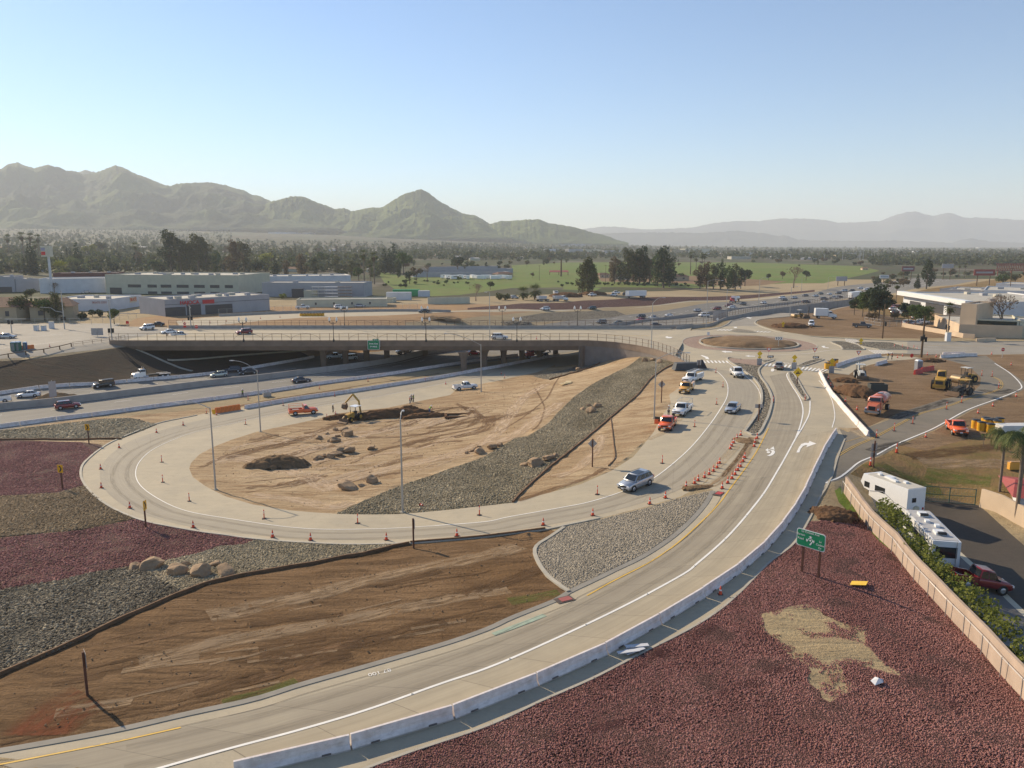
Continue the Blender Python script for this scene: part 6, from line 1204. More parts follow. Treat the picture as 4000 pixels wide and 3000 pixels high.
def barrel(): 
 t = thing('sand_barrel', 'x', 'barrel'); MB().lathe([(.45, 0), (.46, .3), (.48, .34), (.46, .6), (.48, .64), (.46, .95), (.48, 1.0)], 14).build('body', plain('yellow barrel plastic', (.80, .42, .03), .5), t); MB().lathe([(.5, .98), (.49, 1.06), (0, 1.08)], 14).build('lid', TRIM, t); return t
for i, (u, v) in enumerate([(2107,925),(2119,930),(2133,924),(2128,920),(2145,923),(2152,927),(2138,934),(2158,921)]): use('barrel', barrel, GG(u, v), i, f'yellow sand barrel with black lid, {ordn(i)} in the cluster beside the orange pickup', 'barrel', 'yellow barrels beside the orange pickup', 1.25)
for i in range(8): use('barrel', barrel, P(651 + i * 6.6, 684.5 - i * .1, .6), i, f'{ordn(i)} orange yellow barrel in the line on the upper on ramp', 'barrel', 'barrels lined up on the upper on ramp', 1.3)
for i, (u, v) in enumerate([(1787,797),(1793,793),(1799,791),(1804,789)]): use('barrel', barrel, P(u, v, .95), i, f'striped orange barrel, {ordn(i)} of the line at the curved barriers', 'barrel', 'striped barrels at the crosswalk', 1.3)
# ---------------------------------------------------------------- people
SKIN = plain('skin', (.35, .2, .13), .6); HIVIS = plain('lime safety vest', (.35, .70, .03), .7); OVEST = plain('orange safety vest', (.85, .12, .03), .7); DENIM = plain('dark work trousers', (.04, .045, .06), .9); SHIRT = plain('dark shirt', (.06, .055, .05), .9); GSH = plain('grey shirt', (.4, .38, .35), .9); HAT = plain('white hard hat', (.8, .79, .76), .35)
def skin_mesh(name, chains, mat, parent, lv=1):
 me = bpy.data.meshes.new(name); V = []; E = []; Rr = []; key = {}
 for ch in chains:
  last = None
  for p, r in ch:
   k = tuple(round(x, 3) for x in p)
   if k not in key: key[k] = len(V); V.append(p); Rr.append(r)
   if last is not None and last != key[k]: E.append((last, key[k]))
   last = key[k]
 me.from_pydata(V, E, []); o = bpy.data.objects.new(name, me); COL.objects.link(o); m = o.modifiers.new('s', 'SKIN'); 
 if not me.skin_vertices: 
  bpy.context.view_layer.objects.active = o
 for i, r in enumerate(Rr): me.skin_vertices[0].data[i].radius = (r, r)
 me.skin_vertices[0].data[0].use_root = True; sub = o.modifiers.new('u', 'SUBSURF'); sub.levels = lv; sub.render_levels = lv
 dg = bpy.context.evaluated_depsgraph_get(); m2 = bpy.data.meshes.new_from_object(o.evaluated_get(dg)); bpy.data.objects.remove(o)
 m2.polygons.foreach_set('use_smooth', [True] * len(m2.polygons)); m2.materials.clear(); return link_mesh(name, m2, parent, mat)
def person(u, v, yaw, label, vest=HIVIS, trousers=DENIM, hat=True, arm=0.0, bend=0.0, z=None, arm2=None, shirt=SHIRT):
 p = GG(u, v) if z is None else P(u, v, z); t = thing('person', label, 'person', p, yaw); b = bend; arm2 = arm if arm2 is None else arm2
 hip = (0, 0, .95); ch = (b * .28, 0, 1.28 - b * .12); nk = (b * .45, 0, 1.48 - b * .22); hd = (b * .55 + .02, 0, 1.58 - b * .25); cr = (b * .6 + .03, 0, 1.72 - b * .28)
 legs = []; arms = []
 for s in (-1, 1):
  legs.append([(hip, .13), ((.0, s * .10, .88), .105), ((.04 + .05 * s, s * .12, .5), .07), ((.0 + .1 * s, s * .13, .1), .05), ((.12 + .1 * s, s * .14, .04), .045)])
  a = arm if s < 0 else arm2; sh = (nk[0], s * .19, nk[2] - .06); el = (sh[0] + .12 + .1 * a, s * .26, sh[2] - .28 + .15 * a); hn = (el[0] + .12 + .12 * a, s * .22, el[2] - .22 + .4 * a); arms.append([(nk, .06), (sh, .065), (el, .045), (hn, .035)])
  for k in range(4): arms.append([(hn, .035), ((hn[0] + .09 - .01 * k, hn[1] + (k - 1.5) * .02, hn[2] - .02 - .006 * k), .009)])
  arms.append([(hn, .035), ((hn[0] + .04, hn[1] - s * .05, hn[2] + .01), .01)])
 body = skin_mesh('body', [[(hip, .13), (ch, .16), (nk, .06), (hd, .085), (cr, .09)]] + legs + arms, SKIN, t)
 skin_mesh('trousers', [[(q, r * 1.12) for q, r in L[:4]] for L in legs], trousers, t); skin_mesh('shirt', [[(hip, .14), (ch, .175), ((nk[0], 0, nk[2] - .03), .08)]] + [[((nk[0], 0, nk[2] - .03), .08), (A[1][0], .075), (A[2][0], .055)] for A in (arms[0], arms[6])], shirt, t)
 if vest: skin_mesh('vest', [[((0, 0, 1.0), .16), (ch, .19), ((nk[0], 0, nk[2] - .08), .13)]], vest, t)
 if hat: MB().lathe([(.16, 0), (.125, .02), (.115, .09), (.06, .14), (0, .15)], 12, (cr[0], 0, cr[2] - .0)).build('hard_hat', HAT, t)
 else: MB().lathe([(.1, 0), (.1, .06), (.05, .1), (0, .11)], 10, (cr[0], 0, cr[2] - .02)).build('hair', TRIM, t)
 return t
person(524.5, 857.5, 2.2, 'worker in lime vest and white hard hat at the freeway barrier', arm=.7)
person(719.5, 891.5, 0.3, 'person in dark green clothes and white hat watching the backhoe', vest=None, shirt=plain('dark green jacket', (.05, .055, .025)))
person(885.5, 873, .2, 'worker in orange vest with light jeans beside the trench', OVEST, plain('faded jeans', (.16, .18, .22)), arm=.4, shirt=GSH); person(889.5, 869.5, 2.9, 'worker half hidden between two vested workers beside the trench', None, DENIM, arm=1, shirt=GSH); person(893.5, 869, 3.4, 'worker in lime vest and dark trousers beside the trench', HIVIS, arm=.5)
person(928, 893, 1.2, 'worker in blue jeans and lime vest bending over the trench', HIVIS, plain('blue jeans', (.07, .12, .25)), bend=1.3)
person(1917.5, 778, 0.5, 'worker in yellow vest and white hard hat near the curved barriers', YB, plain('grey trousers', (.25, .24, .22)), arm=.4); person(1926.5, 777, 3.0, 'worker in a red shirt with white hard hat near the curved barriers', plain('red work shirt', (.7, .04, .04)), arm=.3)
person(1444, 899, 1.0, 'person in grey behind the cab of the orange pickup with open door', None, DENIM, shirt=GSH, arm=.6)
person(361, 731.3, 0, 'person in dark clothes standing behind the fence at the bridge entrance', None, shirt=SHIRT)
# ---------------------------------------------------------------- poles, wall, hedge, motorhomes
PW = plain('weathered pole wood', (.13, .08, .045), .9, var=.3, scale=2)
def sigpole(base, top, label, mat=PW, r=.2, head=None, arms=0):
 p = GG(*base); t = thing('utility_pole', label, 'pole', p); tp = Zat(*top, p.y); h = tp.z - p.z; MB().tube((0, 0, -.3), (0, 0, h), r, r * .65, 10).build('pole', mat, t)
 for k in range(arms): MB().box((0, .1, h - .5 - k * 1.1), (2.6, .12, .14)).build('crossarm', mat, t)
 if head:
  for dx, f in head:
   zz = h * f; b = MB().box((dx, -.3, zz), (.42, .35, 1.15)).build('signal_head', KS, t); [MB().tube((dx, -.49, zz + k), (dx, -.60, zz + k), .13, n=8).build('signal_visor', KS, b) for k in (-.35, 0, .35)]; MB().box((dx / 2, -.1, zz), (abs(dx) + .1, .08, .08)).build('bracket', KS, t)
 return t
sigpole((1906,731),(1914,657),'brown wooden pole with one signal head on the far dirt', head=[(.45, .42)])
sigpole((1990,772),(2001,683),'thick brown wooden pole carrying large black signal heads beside the dirt lot', r=.26, head=[(-.5, .46), (.0, .5), (.55, .44)])
sigpole((2180,640),(2187,578),'tall dark utility pole behind the bare tree', arms=1)
sigpole((1212,597),(1212,560),'dead palm trunk standing alone in the green field', r=.8)
sigpole((1492,594),(1491,575),'short utility pole among the field trees', arms=1); sigpole((1308,611),(1308,572),'thin utility pole near the small pink houses', arms=1, r=.15); sigpole((1165,606),(1165,573),'thin utility pole left in the green field', arms=1, r=.15)
for b, tp, lb in (((2043,731),(2046,700),'black signal cluster on a pole beside the street palm'),): sigpole(b, tp, lb, KS, .15, head=[(-.4, .8), (.4, .75)])
# traffic signals of the west intersection
def mast(base, top, bend, end, label, z=.9):
 p = P(*base, z); t = thing('traffic_signal', label, 'traffic signal', p); tp = Zat(*top, p.y); e = [Zat(*q, p.y) - p for q in bend + [end]]; MB().tube((0, 0, 0), (0, 0, tp.z - p.z), .17, .12, 10).build('pole', GALV, t); MB().path([(0, 0, e[0].z - .4)] + e, .08, 6).build('mast_arm', GALV, t)
 for dx in (-.5, .5): b = MB().box((dx, -.2, 3.6), (.5, .4, 1.2)).build('signal_head', KS, t); MB().tube((dx, -.4, 4.0), (dx, -.52, 4.0), .14).build('signal_visor', KS, b)
 return t
mast((140,712.6),(131,628),[(120,672),(110,665)],(87,663.5),'tall grey signal pole with curved arm before the brown house'); mast((243,742.6),(236.5,648),[(246,688),(258,677)],(318,677),'grey signal pole with mast arm at the corner of the bridge')
mast((26,722),(26,700),[(10,689)],(56,689),'grey mast arm reaching in from the left edge of the intersection'); mast((413,712),(411,660),[(412,664)],(405,659),'grey signal pole at the entrance of the upper on ramp')
mast((-12,742),(-12,690),[(0,688)],(4,687),'signal pole with red lamp at the left photo edge')
# block wall
BLOCK = plain('pinkish block wall', (.43, .33, .255), .9, var=.16, scale=.7, bump=.3)
WB = [(1826,1066),(1838,1082),(1862,1118),(1890,1153),(1930,1190),(1970,1242),(2008,1283),(2058,1338),(2130,1415),(2212,1508),(2330,1640)]
wall('block_wall', gpts(WB), .22, 1.95, 1.95, BLOCK, 'long pinkish block wall running beside the maroon gravel and motorhomes', 'wall', step=3)
cp = resample(gpts(WB), 3.0)
fence('chain_fence', [p + Vector((-.55, -.35)) for p in cp], 'low chain link fence standing in weeds along the block wall', 1.5, 3.0, GALV, r=.03, rails=(1,))
LEAF = None
# ---------------------------------------------------------------- trees
def m_leaf(name, a, b, tr=.25):
 t = NT(name); g = t.new('ShaderNodeNewGeometry'); oi = t.new('ShaderNodeObjectInfo'); n = t.noise(g.outputs['Position'], .35, 3)
 c = t.mix(g.outputs['Random Per Island'], a, b); c = t.mix(t.math('MULTIPLY', oi.outputs['Random'], .45), c, tuple(x * .6 for x in a)); t.col(c); t.rough(.75, spec=.2)
 tl = t.new('ShaderNodeBsdfTranslucent'); t.link(c, tl.inputs[0]); mx = t.new('ShaderNodeMixShader'); mx.inputs[0].default_value = tr; t.link(t.b.outputs[0], mx.inputs[1]); t.link(tl.outputs[0], mx.inputs[2]); t.link(mx.outputs[0], t.n['Material Output'].inputs[0]); return t.m
LO_ = m_leaf('olive leaves', (.085, .095, .04), (.14, .145, .065)); LG = m_leaf('green leaves', (.06, .10, .03), (.12, .17, .05)); LD = m_leaf('dark leaves', (.035, .055, .028), (.065, .09, .042)); LY = m_leaf('yellow green leaves', (.20, .22, .04), (.32, .33, .07)); LB = m_leaf('brown dry leaves', (.13, .09, .05), (.20, .145, .085)); LP = m_leaf('palm leaves', (.07, .10, .035), (.15, .17, .055)); LH = m_leaf('hedge leaves', (.09, .115, .022), (.26, .27, .06), .4)
BARK = plain('grey brown bark', (.16, .12, .09), .9, var=.3, scale=2); PBARK = plain('palm bark', (.20, .15, .11), .9, var=.3, scale=3)
def leaves(cen, rad, n, size, seed, squash=1.0, hollow=.55, up=0.0):
 """n small leaf clusters (bent quads) spread through blobs given by centres and radii"""
 rs = np.random.default_rng(seed); cen = np.array(cen, float); rad = np.array(rad, float); wgt = rad ** 2.2; k = rs.choice(len(cen), n, p=wgt / wgt.sum()); d = rs.normal(size=(n, 3)); d /= np.linalg.norm(d, axis=1)[:, None]
 r = rad[k] * (hollow + (1 - hollow) * rs.random(n)) * rs.uniform(.8, 1.12, n); p = cen[k] + d * r[:, None] * np.array([1, 1, squash]); a = rs.normal(size=(n, 3)); a[:, 2] += up; a /= np.linalg.norm(a, axis=1)[:, None]; b = np.cross(a, rs.normal(size=(n, 3))); b /= np.linalg.norm(b, axis=1)[:, None]; s = size * rs.uniform(.6, 1.4, n)[:, None]
 V = np.stack([p - a * s, p + b * s * .75, p + a * s, p - b * s * .6], 1).reshape(-1, 3); return V, np.arange(n * 4).reshape(-1, 4)
def limbs(t, h, r, cen, mat=BARK, base=.35, n=None):
 mb = MB(); mb.tube((0, 0, -.3), (0, 0, h * base), r, r * .7, 8)
 for c in (cen if n is None else cen[:n]): m = (c[0] * .35, c[1] * .35, h * base + (c[2] - h * base) * .45); mb.tube((0, 0, h * base * .9), m, r * .5, r * .33, 6, False); mb.tube(m, c, r * .33, r * .12, 5, False)
 return mb.build('trunk', mat, t)
def tree(kind, seed=0, leaf=LG):
 rs = random.Random(seed * 17 + 3); t = thing(kind + '_tree', 'x', 'tree')
 if kind == 'round': h = 9; cen = [(rs.uniform(-2.4, 2.4), rs.uniform(-2.4, 2.4), rs.uniform(4.4, 7.2)) for _ in range(9)]; rad = [rs.uniform(1.3, 2.3) for _ in cen]; nl, sz, sq = 900, .38, .8; limbs(t, h, .28, cen)
 elif kind == 'tall': h = 18; cen = [(rs.uniform(-3.2, 3.2) * (1 - abs(i / 13 - .45)), rs.uniform(-3, 3) * (1 - abs(i / 13 - .45)), 3.2 + i * 1.08) for i in range(13)]; rad = [rs.uniform(1.7, 2.9) for _ in cen]; nl, sz, sq = 1700, .42, 1.0; limbs(t, h, .45, cen)
 elif kind == 'cypress': h = 12; cen = [(rs.uniform(-.12, .12), rs.uniform(-.12, .12), .9 + i * .95) for i in range(12)]; rad = [1.15 * (1 - (i / 12) ** 1.7) + .2 for i in range(12)]; nl, sz, sq = 520, .34, 1.2; limbs(t, h, .2, cen[:1])
 elif kind == 'conifer': h = 14; cen = [(rs.uniform(-.4, .4), rs.uniform(-.4, .4), 2 + i * 1.05) for i in range(11)]; rad = [2.9 * (1 - i / 11.5) + .35 for i in range(11)]; nl, sz, sq = 900, .42, .6; limbs(t, h, .3, cen[:1])
 elif kind == 'pine': h = 11; cen = [(rs.uniform(-2.8, 2.8), rs.uniform(-2.4, 2.4), rs.uniform(4.6, 9.6)) for _ in range(15)]; rad = [rs.uniform(1.4, 2.3) for _ in cen]; nl, sz, sq = 2200, .32, .6; limbs(t, h, .26, cen, base=.45)
 elif kind == 'shrub': h = 3; cen = [(rs.uniform(-1, 1), rs.uniform(-1, 1), rs.uniform(.7, 1.8)) for _ in range(6)]; rad = [rs.uniform(.6, 1.0) for _ in cen]; nl, sz, sq = 420, .24, .8; limbs(t, h, .1, cen[:2])
 elif kind == 'bare':
  mb = MB(); mb.tube((0, 0, -.2), (0, 0, 2.4), .25, .2, 7)
  def br(p, d, L, r, k):
   q = p + d * L; mb.tube(p, q, r, r * .6, 4, False)
   if k < 5:
    for _ in range(3): br(q, (d + Vector((rs.uniform(-.75, .75), rs.uniform(-.75, .75), rs.uniform(-.15, .5)))).normalized(), L * .76, r * .6, k + 1)
  for _ in range(3): br(Vector((0, 0, 2.2)), Vector((rs.uniform(-.6, .6), rs.uniform(-.6, .6), 1)).normalized(), 1.7, .13, 1)
  mb.build('branches', plain('bare twigs', (.26, .19, .14), .9), t, False); cen = [(rs.uniform(-2, 2), rs.uniform(-2, 2), rs.uniform(4, 6.5)) for _ in range(6)]; V, F = leaves(cen, [1.3] * 6, 160, .16, seed); np_mesh('crown', V, F, t, LB); return t
 V, F = leaves(cen, rad, nl, sz, seed + 5, sq); np_mesh('crown', V, F, t, leaf); return t
def fan_palm(seed=0, h=11, leafr=1.5, n=34):
 rs = random.Random(seed); t = thing('fan_palm', 'x', 'palm tree'); MB().tube((0, 0, -.2), (0, 0, h), .26, .17, 8).build('trunk', PBARK, t); mb = MB()
 for i in range(n):
  a = rs.uniform(0, 6.28); e = rs.uniform(-.9, 1.25); d = Vector((math.cos(a) * math.cos(e), math.sin(a) * math.cos(e), math.sin(e))); s = Vector((-math.sin(a), math.cos(a), 0)); p = Vector((0, 0, h)) + d * .9; L = leafr * rs.uniform(.8, 1.1)
  for k in range(-3, 4): w_ = s * (k * .22) + Vector((0, 0, -.10 * abs(k))); tip = p + (d + w_ * 1.5).normalized() * L + Vector((0, 0, -.25)); mb.quad(p, p + (d * .5 + w_) * L * .8 + s * .09, tip, p + (d * .5 + w_) * L * .8 - s * .09)
  mb.quad((0, 0, h), p + s * .02, p, (0.02, 0, h))
 V, F = leaves([(0, 0, h - .9), (0, 0, h - 1.6)], [.7, .55], 120, .3, seed, 1); np_mesh('dead_skirt', V, F, t, LB); mb.build('crown', LP, t, False); return t
def queen_palm(seed=0, h=7.2, n=17):
 rs = random.Random(seed); t = thing('queen_palm', 'x', 'palm tree'); MB().path([(0, 0, -.2), (.05, 0, h * .5), (.1, .05, h)], .17, 9).build('trunk', PBARK, t); MB().tube((.1, .05, h - .1), (.1, .05, h + .7), .18, .1, 8).build('crownshaft', LG, t); mb = MB()
 for i in range(n):
  a = i * 2.4 + rs.uniform(-.2, .2); e0 = rs.uniform(.5, 1.3); L = rs.uniform(2.6, 3.4); p = Vector((.1, .05, h + .6)); pts = [p]; e = e0
  for k in range(9): e -= .28; p = p + Vector((math.cos(a) * math.cos(e), math.sin(a) * math.cos(e), math.sin(e))) * L / 9; pts.append(p)
  for k, (q0, q1) in enumerate(zip(pts, pts[1:])):
   dd = (q1 - q0).normalized(); sd_ = dd.cross(Vector((0, 0, 1))).normalized()
   for j in range(3):
    q = q0.lerp(q1, j / 3)
    for s in (-1, 1): ln = .62 * math.sin(math.pi * (k + .8) / 10) + .1; e_ = q + sd_ * s * ln * .75 + Vector((0, 0, -ln * rs.uniform(.5, .9))) + dd * .15; mb.quad(q, q + dd * .07, e_, e_ - dd * .03)
  mb.path(pts, .025, 4)
 mb.build('crown', LP, t, False); return t
TM = {}
def put(kind, u, vt, vb, label, cat='tree', group=None, leaf=None, var=None, world_=None, hh=None):
 """a tree whose foot is seen at (u, vb) and whose top reaches vt"""
 H0 = dict(round=9, tall=18, cypress=12.2, conifer=14, pine=11, shrub=2.6, bare=8, fan=12.2, queen=8.6, short=12.2)[kind]
 var = random.randrange(3) if var is None else var
 p = GG(u, vb) if world_ is None else world_; h = (Zat(u, vt, p.y).z - p.z) if hh is None else hh; mk = (lambda: fan_palm(var)) if kind == 'fan' else (lambda: fan_palm(var, 2.6, 1.9, 44)) if kind == 'short' else (lambda: queen_palm(var)) if kind == 'queen' else (lambda: tree(kind, var))
 if kind == 'short': H0 = 4.2
 return use(f'{kind}{var}', mk, p, random.uniform(0, 6.28), label, cat, group, max(.15, h / H0), dict(crown=leaf) if leaf else None)
# near right
put('queen', 2159, 925, 1062, 'tall queen palm with drooping fronds, left one behind the motorhomes', 'palm tree', var=0); put('queen', 2184+10, 925, 1128, 'tall queen palm at the right photo edge behind the motorhomes', 'palm tree', var=1); put('queen', 2124, 937, 964, 'small queen palm in front of the yellow barrels', 'palm tree', var=2)
for a in [('pine',1863,633,684,'leftmost dark pine on the brown slope by the freeway',LD),('pine',1889,610,691,'tallest dark pine on the brown slope',LD),('pine',1898,634,693,'dark pine with two trunks before the dealer lot',LD),('pine',1961,652,704,'dark tree left of the three at the cream wall',LD),('pine',1977,655,708,'dark tree in the middle of the three at the cream wall',LG),('pine',1995,658,711,'dark tree right of the three at the cream wall',LG),
  ('pine',1845,640,680,'low dark pine at the left end of the brown slope',LD),('pine',1876,628,688,'dark pine between the leftmost and the tallest',LG),('pine',1908,634,690,'broad dark pine closing the cluster on the right',LD),('fan',2046,656,735,'fan palm standing in the street corner before the cream building',None),('bare',2162,628,722,'large bare sycamore before the dark glass front',None),('tall',2001,560,624,'tall dark green tree behind the dealership',LD),('conifer',1981,589,624,'dark conifer left of the tall tree behind the dealership',LD),('round',2166,590,620,'round green tree behind the red roofed billboard',LG),('round',2192,589,616,'yellowish round tree near the right edge behind the warehouses',LO_),
  ('fan',2071,571,600,'left one of the two palms behind the billboards',None),('fan',2083,570,601,'right one of the two palms behind the billboards',None),('bare',1714,571,622,'pale bare tree beside the freeway bend',None),('round',1741,582,606,'dark round tree next to the pale bare one',LD),('fan',1914,610,640,'fan palm rising behind the tallest pine',None),('fan',1935,612,655,'fan palm left of the dealership corner',None),('shrub',1885,672,693,'reddish shrub at the foot of the left pines',LB),('shrub',1932,674,690,'dark reddish shrub near the palm trunks',LB),
  ('round',43,634,692,'large round tree in front of the tiled roof house',LO_),('round',97,640,692,'green tree between two tiled roofs',LG),('tall',122,628,692,'taller dark tree beside the sign pillar',LO_),('round',68,621,650,'wide dark tree behind the tiled roof house',LD),('shrub',176,672,690,'dark shrub near the skating hall corner',LD),('round',247,664,700,'greenish shrub tree before the skating hall',LG),('shrub',200,668,684,'low dark bush along the skating hall',LD),('shrub',215,666,684,'second low dark bush along the skating hall',LD),('shrub',326,652,672,'sunlit bush between the skating hall and the plumbing store',LG),('shrub',338,648,670,'taller sunlit bush beside the plumbing store',LG),('bare',118,608,634,'bare reddish tree behind the skating hall roof',None),
  ('bare',1028,609,650,'wide bare brown tree at the edge of the green field',None),('round',1059,606,626,'dark round tree right of the wide bare one',LD),('shrub',1078,630,648,'brownish thicket near the two short palms',LO_),('shrub',1092,632,648,'second brownish bush near the two short palms',LO_),('short',1130,621,648,'left one of two short fan palms on the pale dirt',None),('short',1155,616,647,'right one of two short fan palms on the pale dirt',None),('shrub',610,632,645,'round yellow green bush behind the plumbing store',LY)]:
 put(a[0], a[1], a[2], a[3], a[4], 'palm tree' if a[0] in ('fan', 'short') else 'tree', None, a[5])
MID = [('tall',1268,554,637,'big drooping tree standing alone on the near field edge',LO_),('tall',1327,553,613,'pale thin tree left of the tall field pair',LB),('tall',1356,533,613,'left tree of the tall field pair',LO_),('tall',1381,529,613,'tallest tree of the middle field grove',LD),('tall',1403,556,613,'thinner tree between the two tall field ones',LB),('tall',1433,528,622,'tallest broad tree on the right of the field grove',LD),('round',1376,577,613,'round tree low in front of the field grove',LO_),('tall',1526,564,623,'left tree of the brown clump near the freeway',LB),('tall',1556,566,624,'middle tree of the brown clump near the freeway',LD),('tall',1588,569,626,'right tree of the brown clump near the freeway',LO_),('round',1609,577,618,'small dark tree at the right end of the brown clump',LD),('round',1441,590,612,'dark round tree beside the low ranch house',LD),
 ('fan',1491,546,592,'first of four thin palms beyond the ranch house',None),('fan',1503,554,594,'second of four thin palms beyond the ranch house',None),('fan',1516,548,588,'third of four thin palms beyond the ranch house',None),('fan',1521,549,588,'fourth of four thin palms beyond the ranch house',None),
 ('round',574,543,583,'bright yellow green tree beyond the white industrial hall',LY),('cypress',639,526,562,'lone cypress rising above the brown tree',LD),('tall',653,546,600,'wide brown leafed tree behind the white hall',LB),('round',700,543,578,'green tree right of the wide brown one',LG),('tall',728,551,594,'brown tall tree behind the right end of the white hall',LO_),('round',743,581,608,'dense dark round tree at the corner of the white hall',LD),('fan',787,542,612,'tall shaggy palm left in the grove beyond the hall',None),('fan',809,547,614,'tall shaggy palm right in the grove beyond the hall',None),('fan',800,566,612,'thin palm between the two shaggy ones',None),('conifer',830,533,592,'left conifer of the dark row beyond the green lawn',LD),('conifer',843,532,592,'middle conifer of the dark row beyond the green lawn',LD),('conifer',852,522,590,'tallest conifer of the dark row beyond the green lawn',LD),('round',872,541,594,'broad tree closing the dark conifer row',LG),('round',885,582,613,'dark spreading tree before the storage roofs',LD),('bare',923,568,606,'sparse tree before the storage roofs',None),('round',989,550,590,'dark umbrella shaped tree amid the storage roofs',LD),
 ('tall',370,494,592,'tall dark tree with twin tops behind the cream building',LD),('tall',392,512,592,'olive tree right of the twin topped one',LO_),('tall',430,503,592,'huge spreading olive tree behind the cream building',LO_),('tall',447,518,592,'right half of the olive grove behind the cream building',LO_),('round',333,557,590,'bright green tree at the left end of the cream roof',LG),('conifer',170,519,586,'dark pointed conifer beyond the skating hall',LD),('round',195,526,560,'yellow tree beyond the dark conifer',LY),('short',133,566,604,'yellowish bushy palm above the skating hall roof',LY),('round',222,519,552,'dark domed tree behind the yellow one',LD),('tall',505,515,592,'tall brown tree right of the olive grove',LB),('tall',528,520,590,'tall olive tree at the right end of the grove',LO_),('conifer',595,548,596,'dark conifer right of the bright yellow green tree',LD)]
for a in MID: put(a[0], a[1], a[2], a[3], a[4], 'palm tree' if a[0] in ('fan', 'short') else 'tree', None, a[5])
for i, (u, vt, vb) in enumerate([(53,503,568),(70,505,566),(86,508,566),(21,508,566),(80,523,578),(296,526,580)]): put('fan', u, vt, vb, f'slim tall palm, {ordn(i)} of the scattered ones left of the sign pillar', 'palm tree', 'slim palms in the western suburb')
for i, (u, vt, vb) in enumerate([(66,520,594),(72,519,594),(78,530,594),(137,544,590),(146,532,568),(154,531,568),(214,517,548),(255,515,542),(261,513,542),(54,549,594),(983,526,550),(979,528,550),(987,527,550),(991,529,550),(1020,526,546),(1029,524,546),(1035,527,546),(955,524,548),(950,526,548)]): put('cypress', u, vt, vb, f'narrow dark cypress, {ordn(i)} of those rising above the suburb trees', 'tree', 'cypresses in the suburb', LD)
# suburb belt: single trees where they can be told apart, one mass behind
rb = random.Random(5); n_ = {}
GF = [(840,640),(815,585),(880,590),(1106,590),(1106,566),(1400,556),(1620,560),(1840,566),(1920,585),(1835,606),(1600,622),(1300,625)]
def far_ok(u, v):
 if inside(np.array([u]), np.array([v]), GF)[0]: return False
 if u < 240 and v > 592: return False
 if 225 < u < 800 and v > 588: return False
 if v > 600 and u < 840: return False
 if u > 1930 and v > 600: return False
 if 850 < u < 1120 and v > 572: return False
 return True
cnt = 0
ZN = [(0,'far left'),(250,'below the left mountains'),(560,'below the low hills'),(860,'below the pointed hill'),(1150,'below the last green hill'),(1450,'below the hazy range'),(1850,'far right near the substation')]
while cnt < 215:
 u = rb.uniform(-20, 2240); v = rb.uniform(548, 600) if u < 850 else rb.uniform(538, 562)
 if not far_ok(u, v): continue
 p = GG(u, v); k = rb.choices(['round', 'tall', 'conifer', 'cypress', 'bare', 'fan'], [6, 2, 1.6, 1.2, 1.0, .8])[0]; lf = rb.choices([LO_, LG, LD, LB, LY], [4, 3, 4, 2, .5])[0] if k in ('round', 'tall') else (LD if k in ('cypress', 'conifer') else None)
 zn = [z for x, z in ZN if u >= x][-1] if u > 0 else 'far left'; cl = {LO_: 'olive', LG: 'green', LD: 'dark', LB: 'brown', LY: 'yellow green'}.get(lf, 'pale'); nm = dict(round='rounded tree', tall='tall tree', conifer='conifer', cypress='cypress', bare='bare tree', fan='palm')[k]
 put(k, u, 0, 0, f'hazy {cl} {nm} among the suburb trees {zn}', 'palm tree' if k == 'fan' else 'tree', f'{cl} {nm}s in the suburb {zn}', lf, world_=p, hh=dict(round=8, tall=14, conifer=12, cypress=11, bare=7, fan=13)[k] * rb.uniform(.75, 1.25)); cnt += 1
for i in range(46):
 u = rb.uniform(1885, 2215); v = rb.uniform(588, 600) if u > 1960 else rb.uniform(592, 632)
 lf = rb.choice([LB, LO_, LB, LD]); put(rb.choice(['shrub', 'round', 'round', 'shrub']), u, 0, 0, ('brown' if lf is LB else 'olive' if lf is LO_ else 'dark') + ' brush tree on the slope between freeway bend and billboards', 'tree', ('brown' if lf is LB else 'olive' if lf is LO_ else 'dark') + ' brush by the freeway bend', lf, world_=GG(u, v), hh=rb.uniform(2.5, 6.5))
for i in range(60):
 a_ = i < 38; u = rb.uniform(1110, 1900) if a_ else rb.uniform(830, 1105); v = rb.uniform(564, 578) if a_ else rb.uniform(574, 588); lf = rb.choice([LO_, LG, LD, LB]); cl = {LO_: 'olive', LG: 'green', LD: 'dark', LB: 'brown'}[lf]; zn = 'at the far edge of the green field' if a_ else 'around the storage roofs'
 put(rb.choice(['round', 'round', 'shrub', 'tall']), u, 0, 0, f'{cl} tree {zn}', 'tree', f'{cl} trees {zn}', lf, world_=GG(u, v), hh=rb.uniform(3.5, 9))
for i in range(34):
 u = 1205 + i * 11 + rb.uniform(-4, 4); put('shrub', u, 0, 0, 'dark green scrub bush of the long row below the green field', 'bush', 'scrub row below the green field', LD if i % 3 else LG, world_=GG(u, rb.uniform(611, 620)), hh=rb.uniform(1.5, 3))
for i in range(24):
 u = rb.uniform(815, 1010); put('shrub', u, 0, 0, 'green bush in the row behind the west yard walls', 'bush', 'bushes behind the west yard walls', LD if i % 2 else LG, world_=GG(u, rb.uniform(604, 622)), hh=rb.uniform(1.5, 3.5))
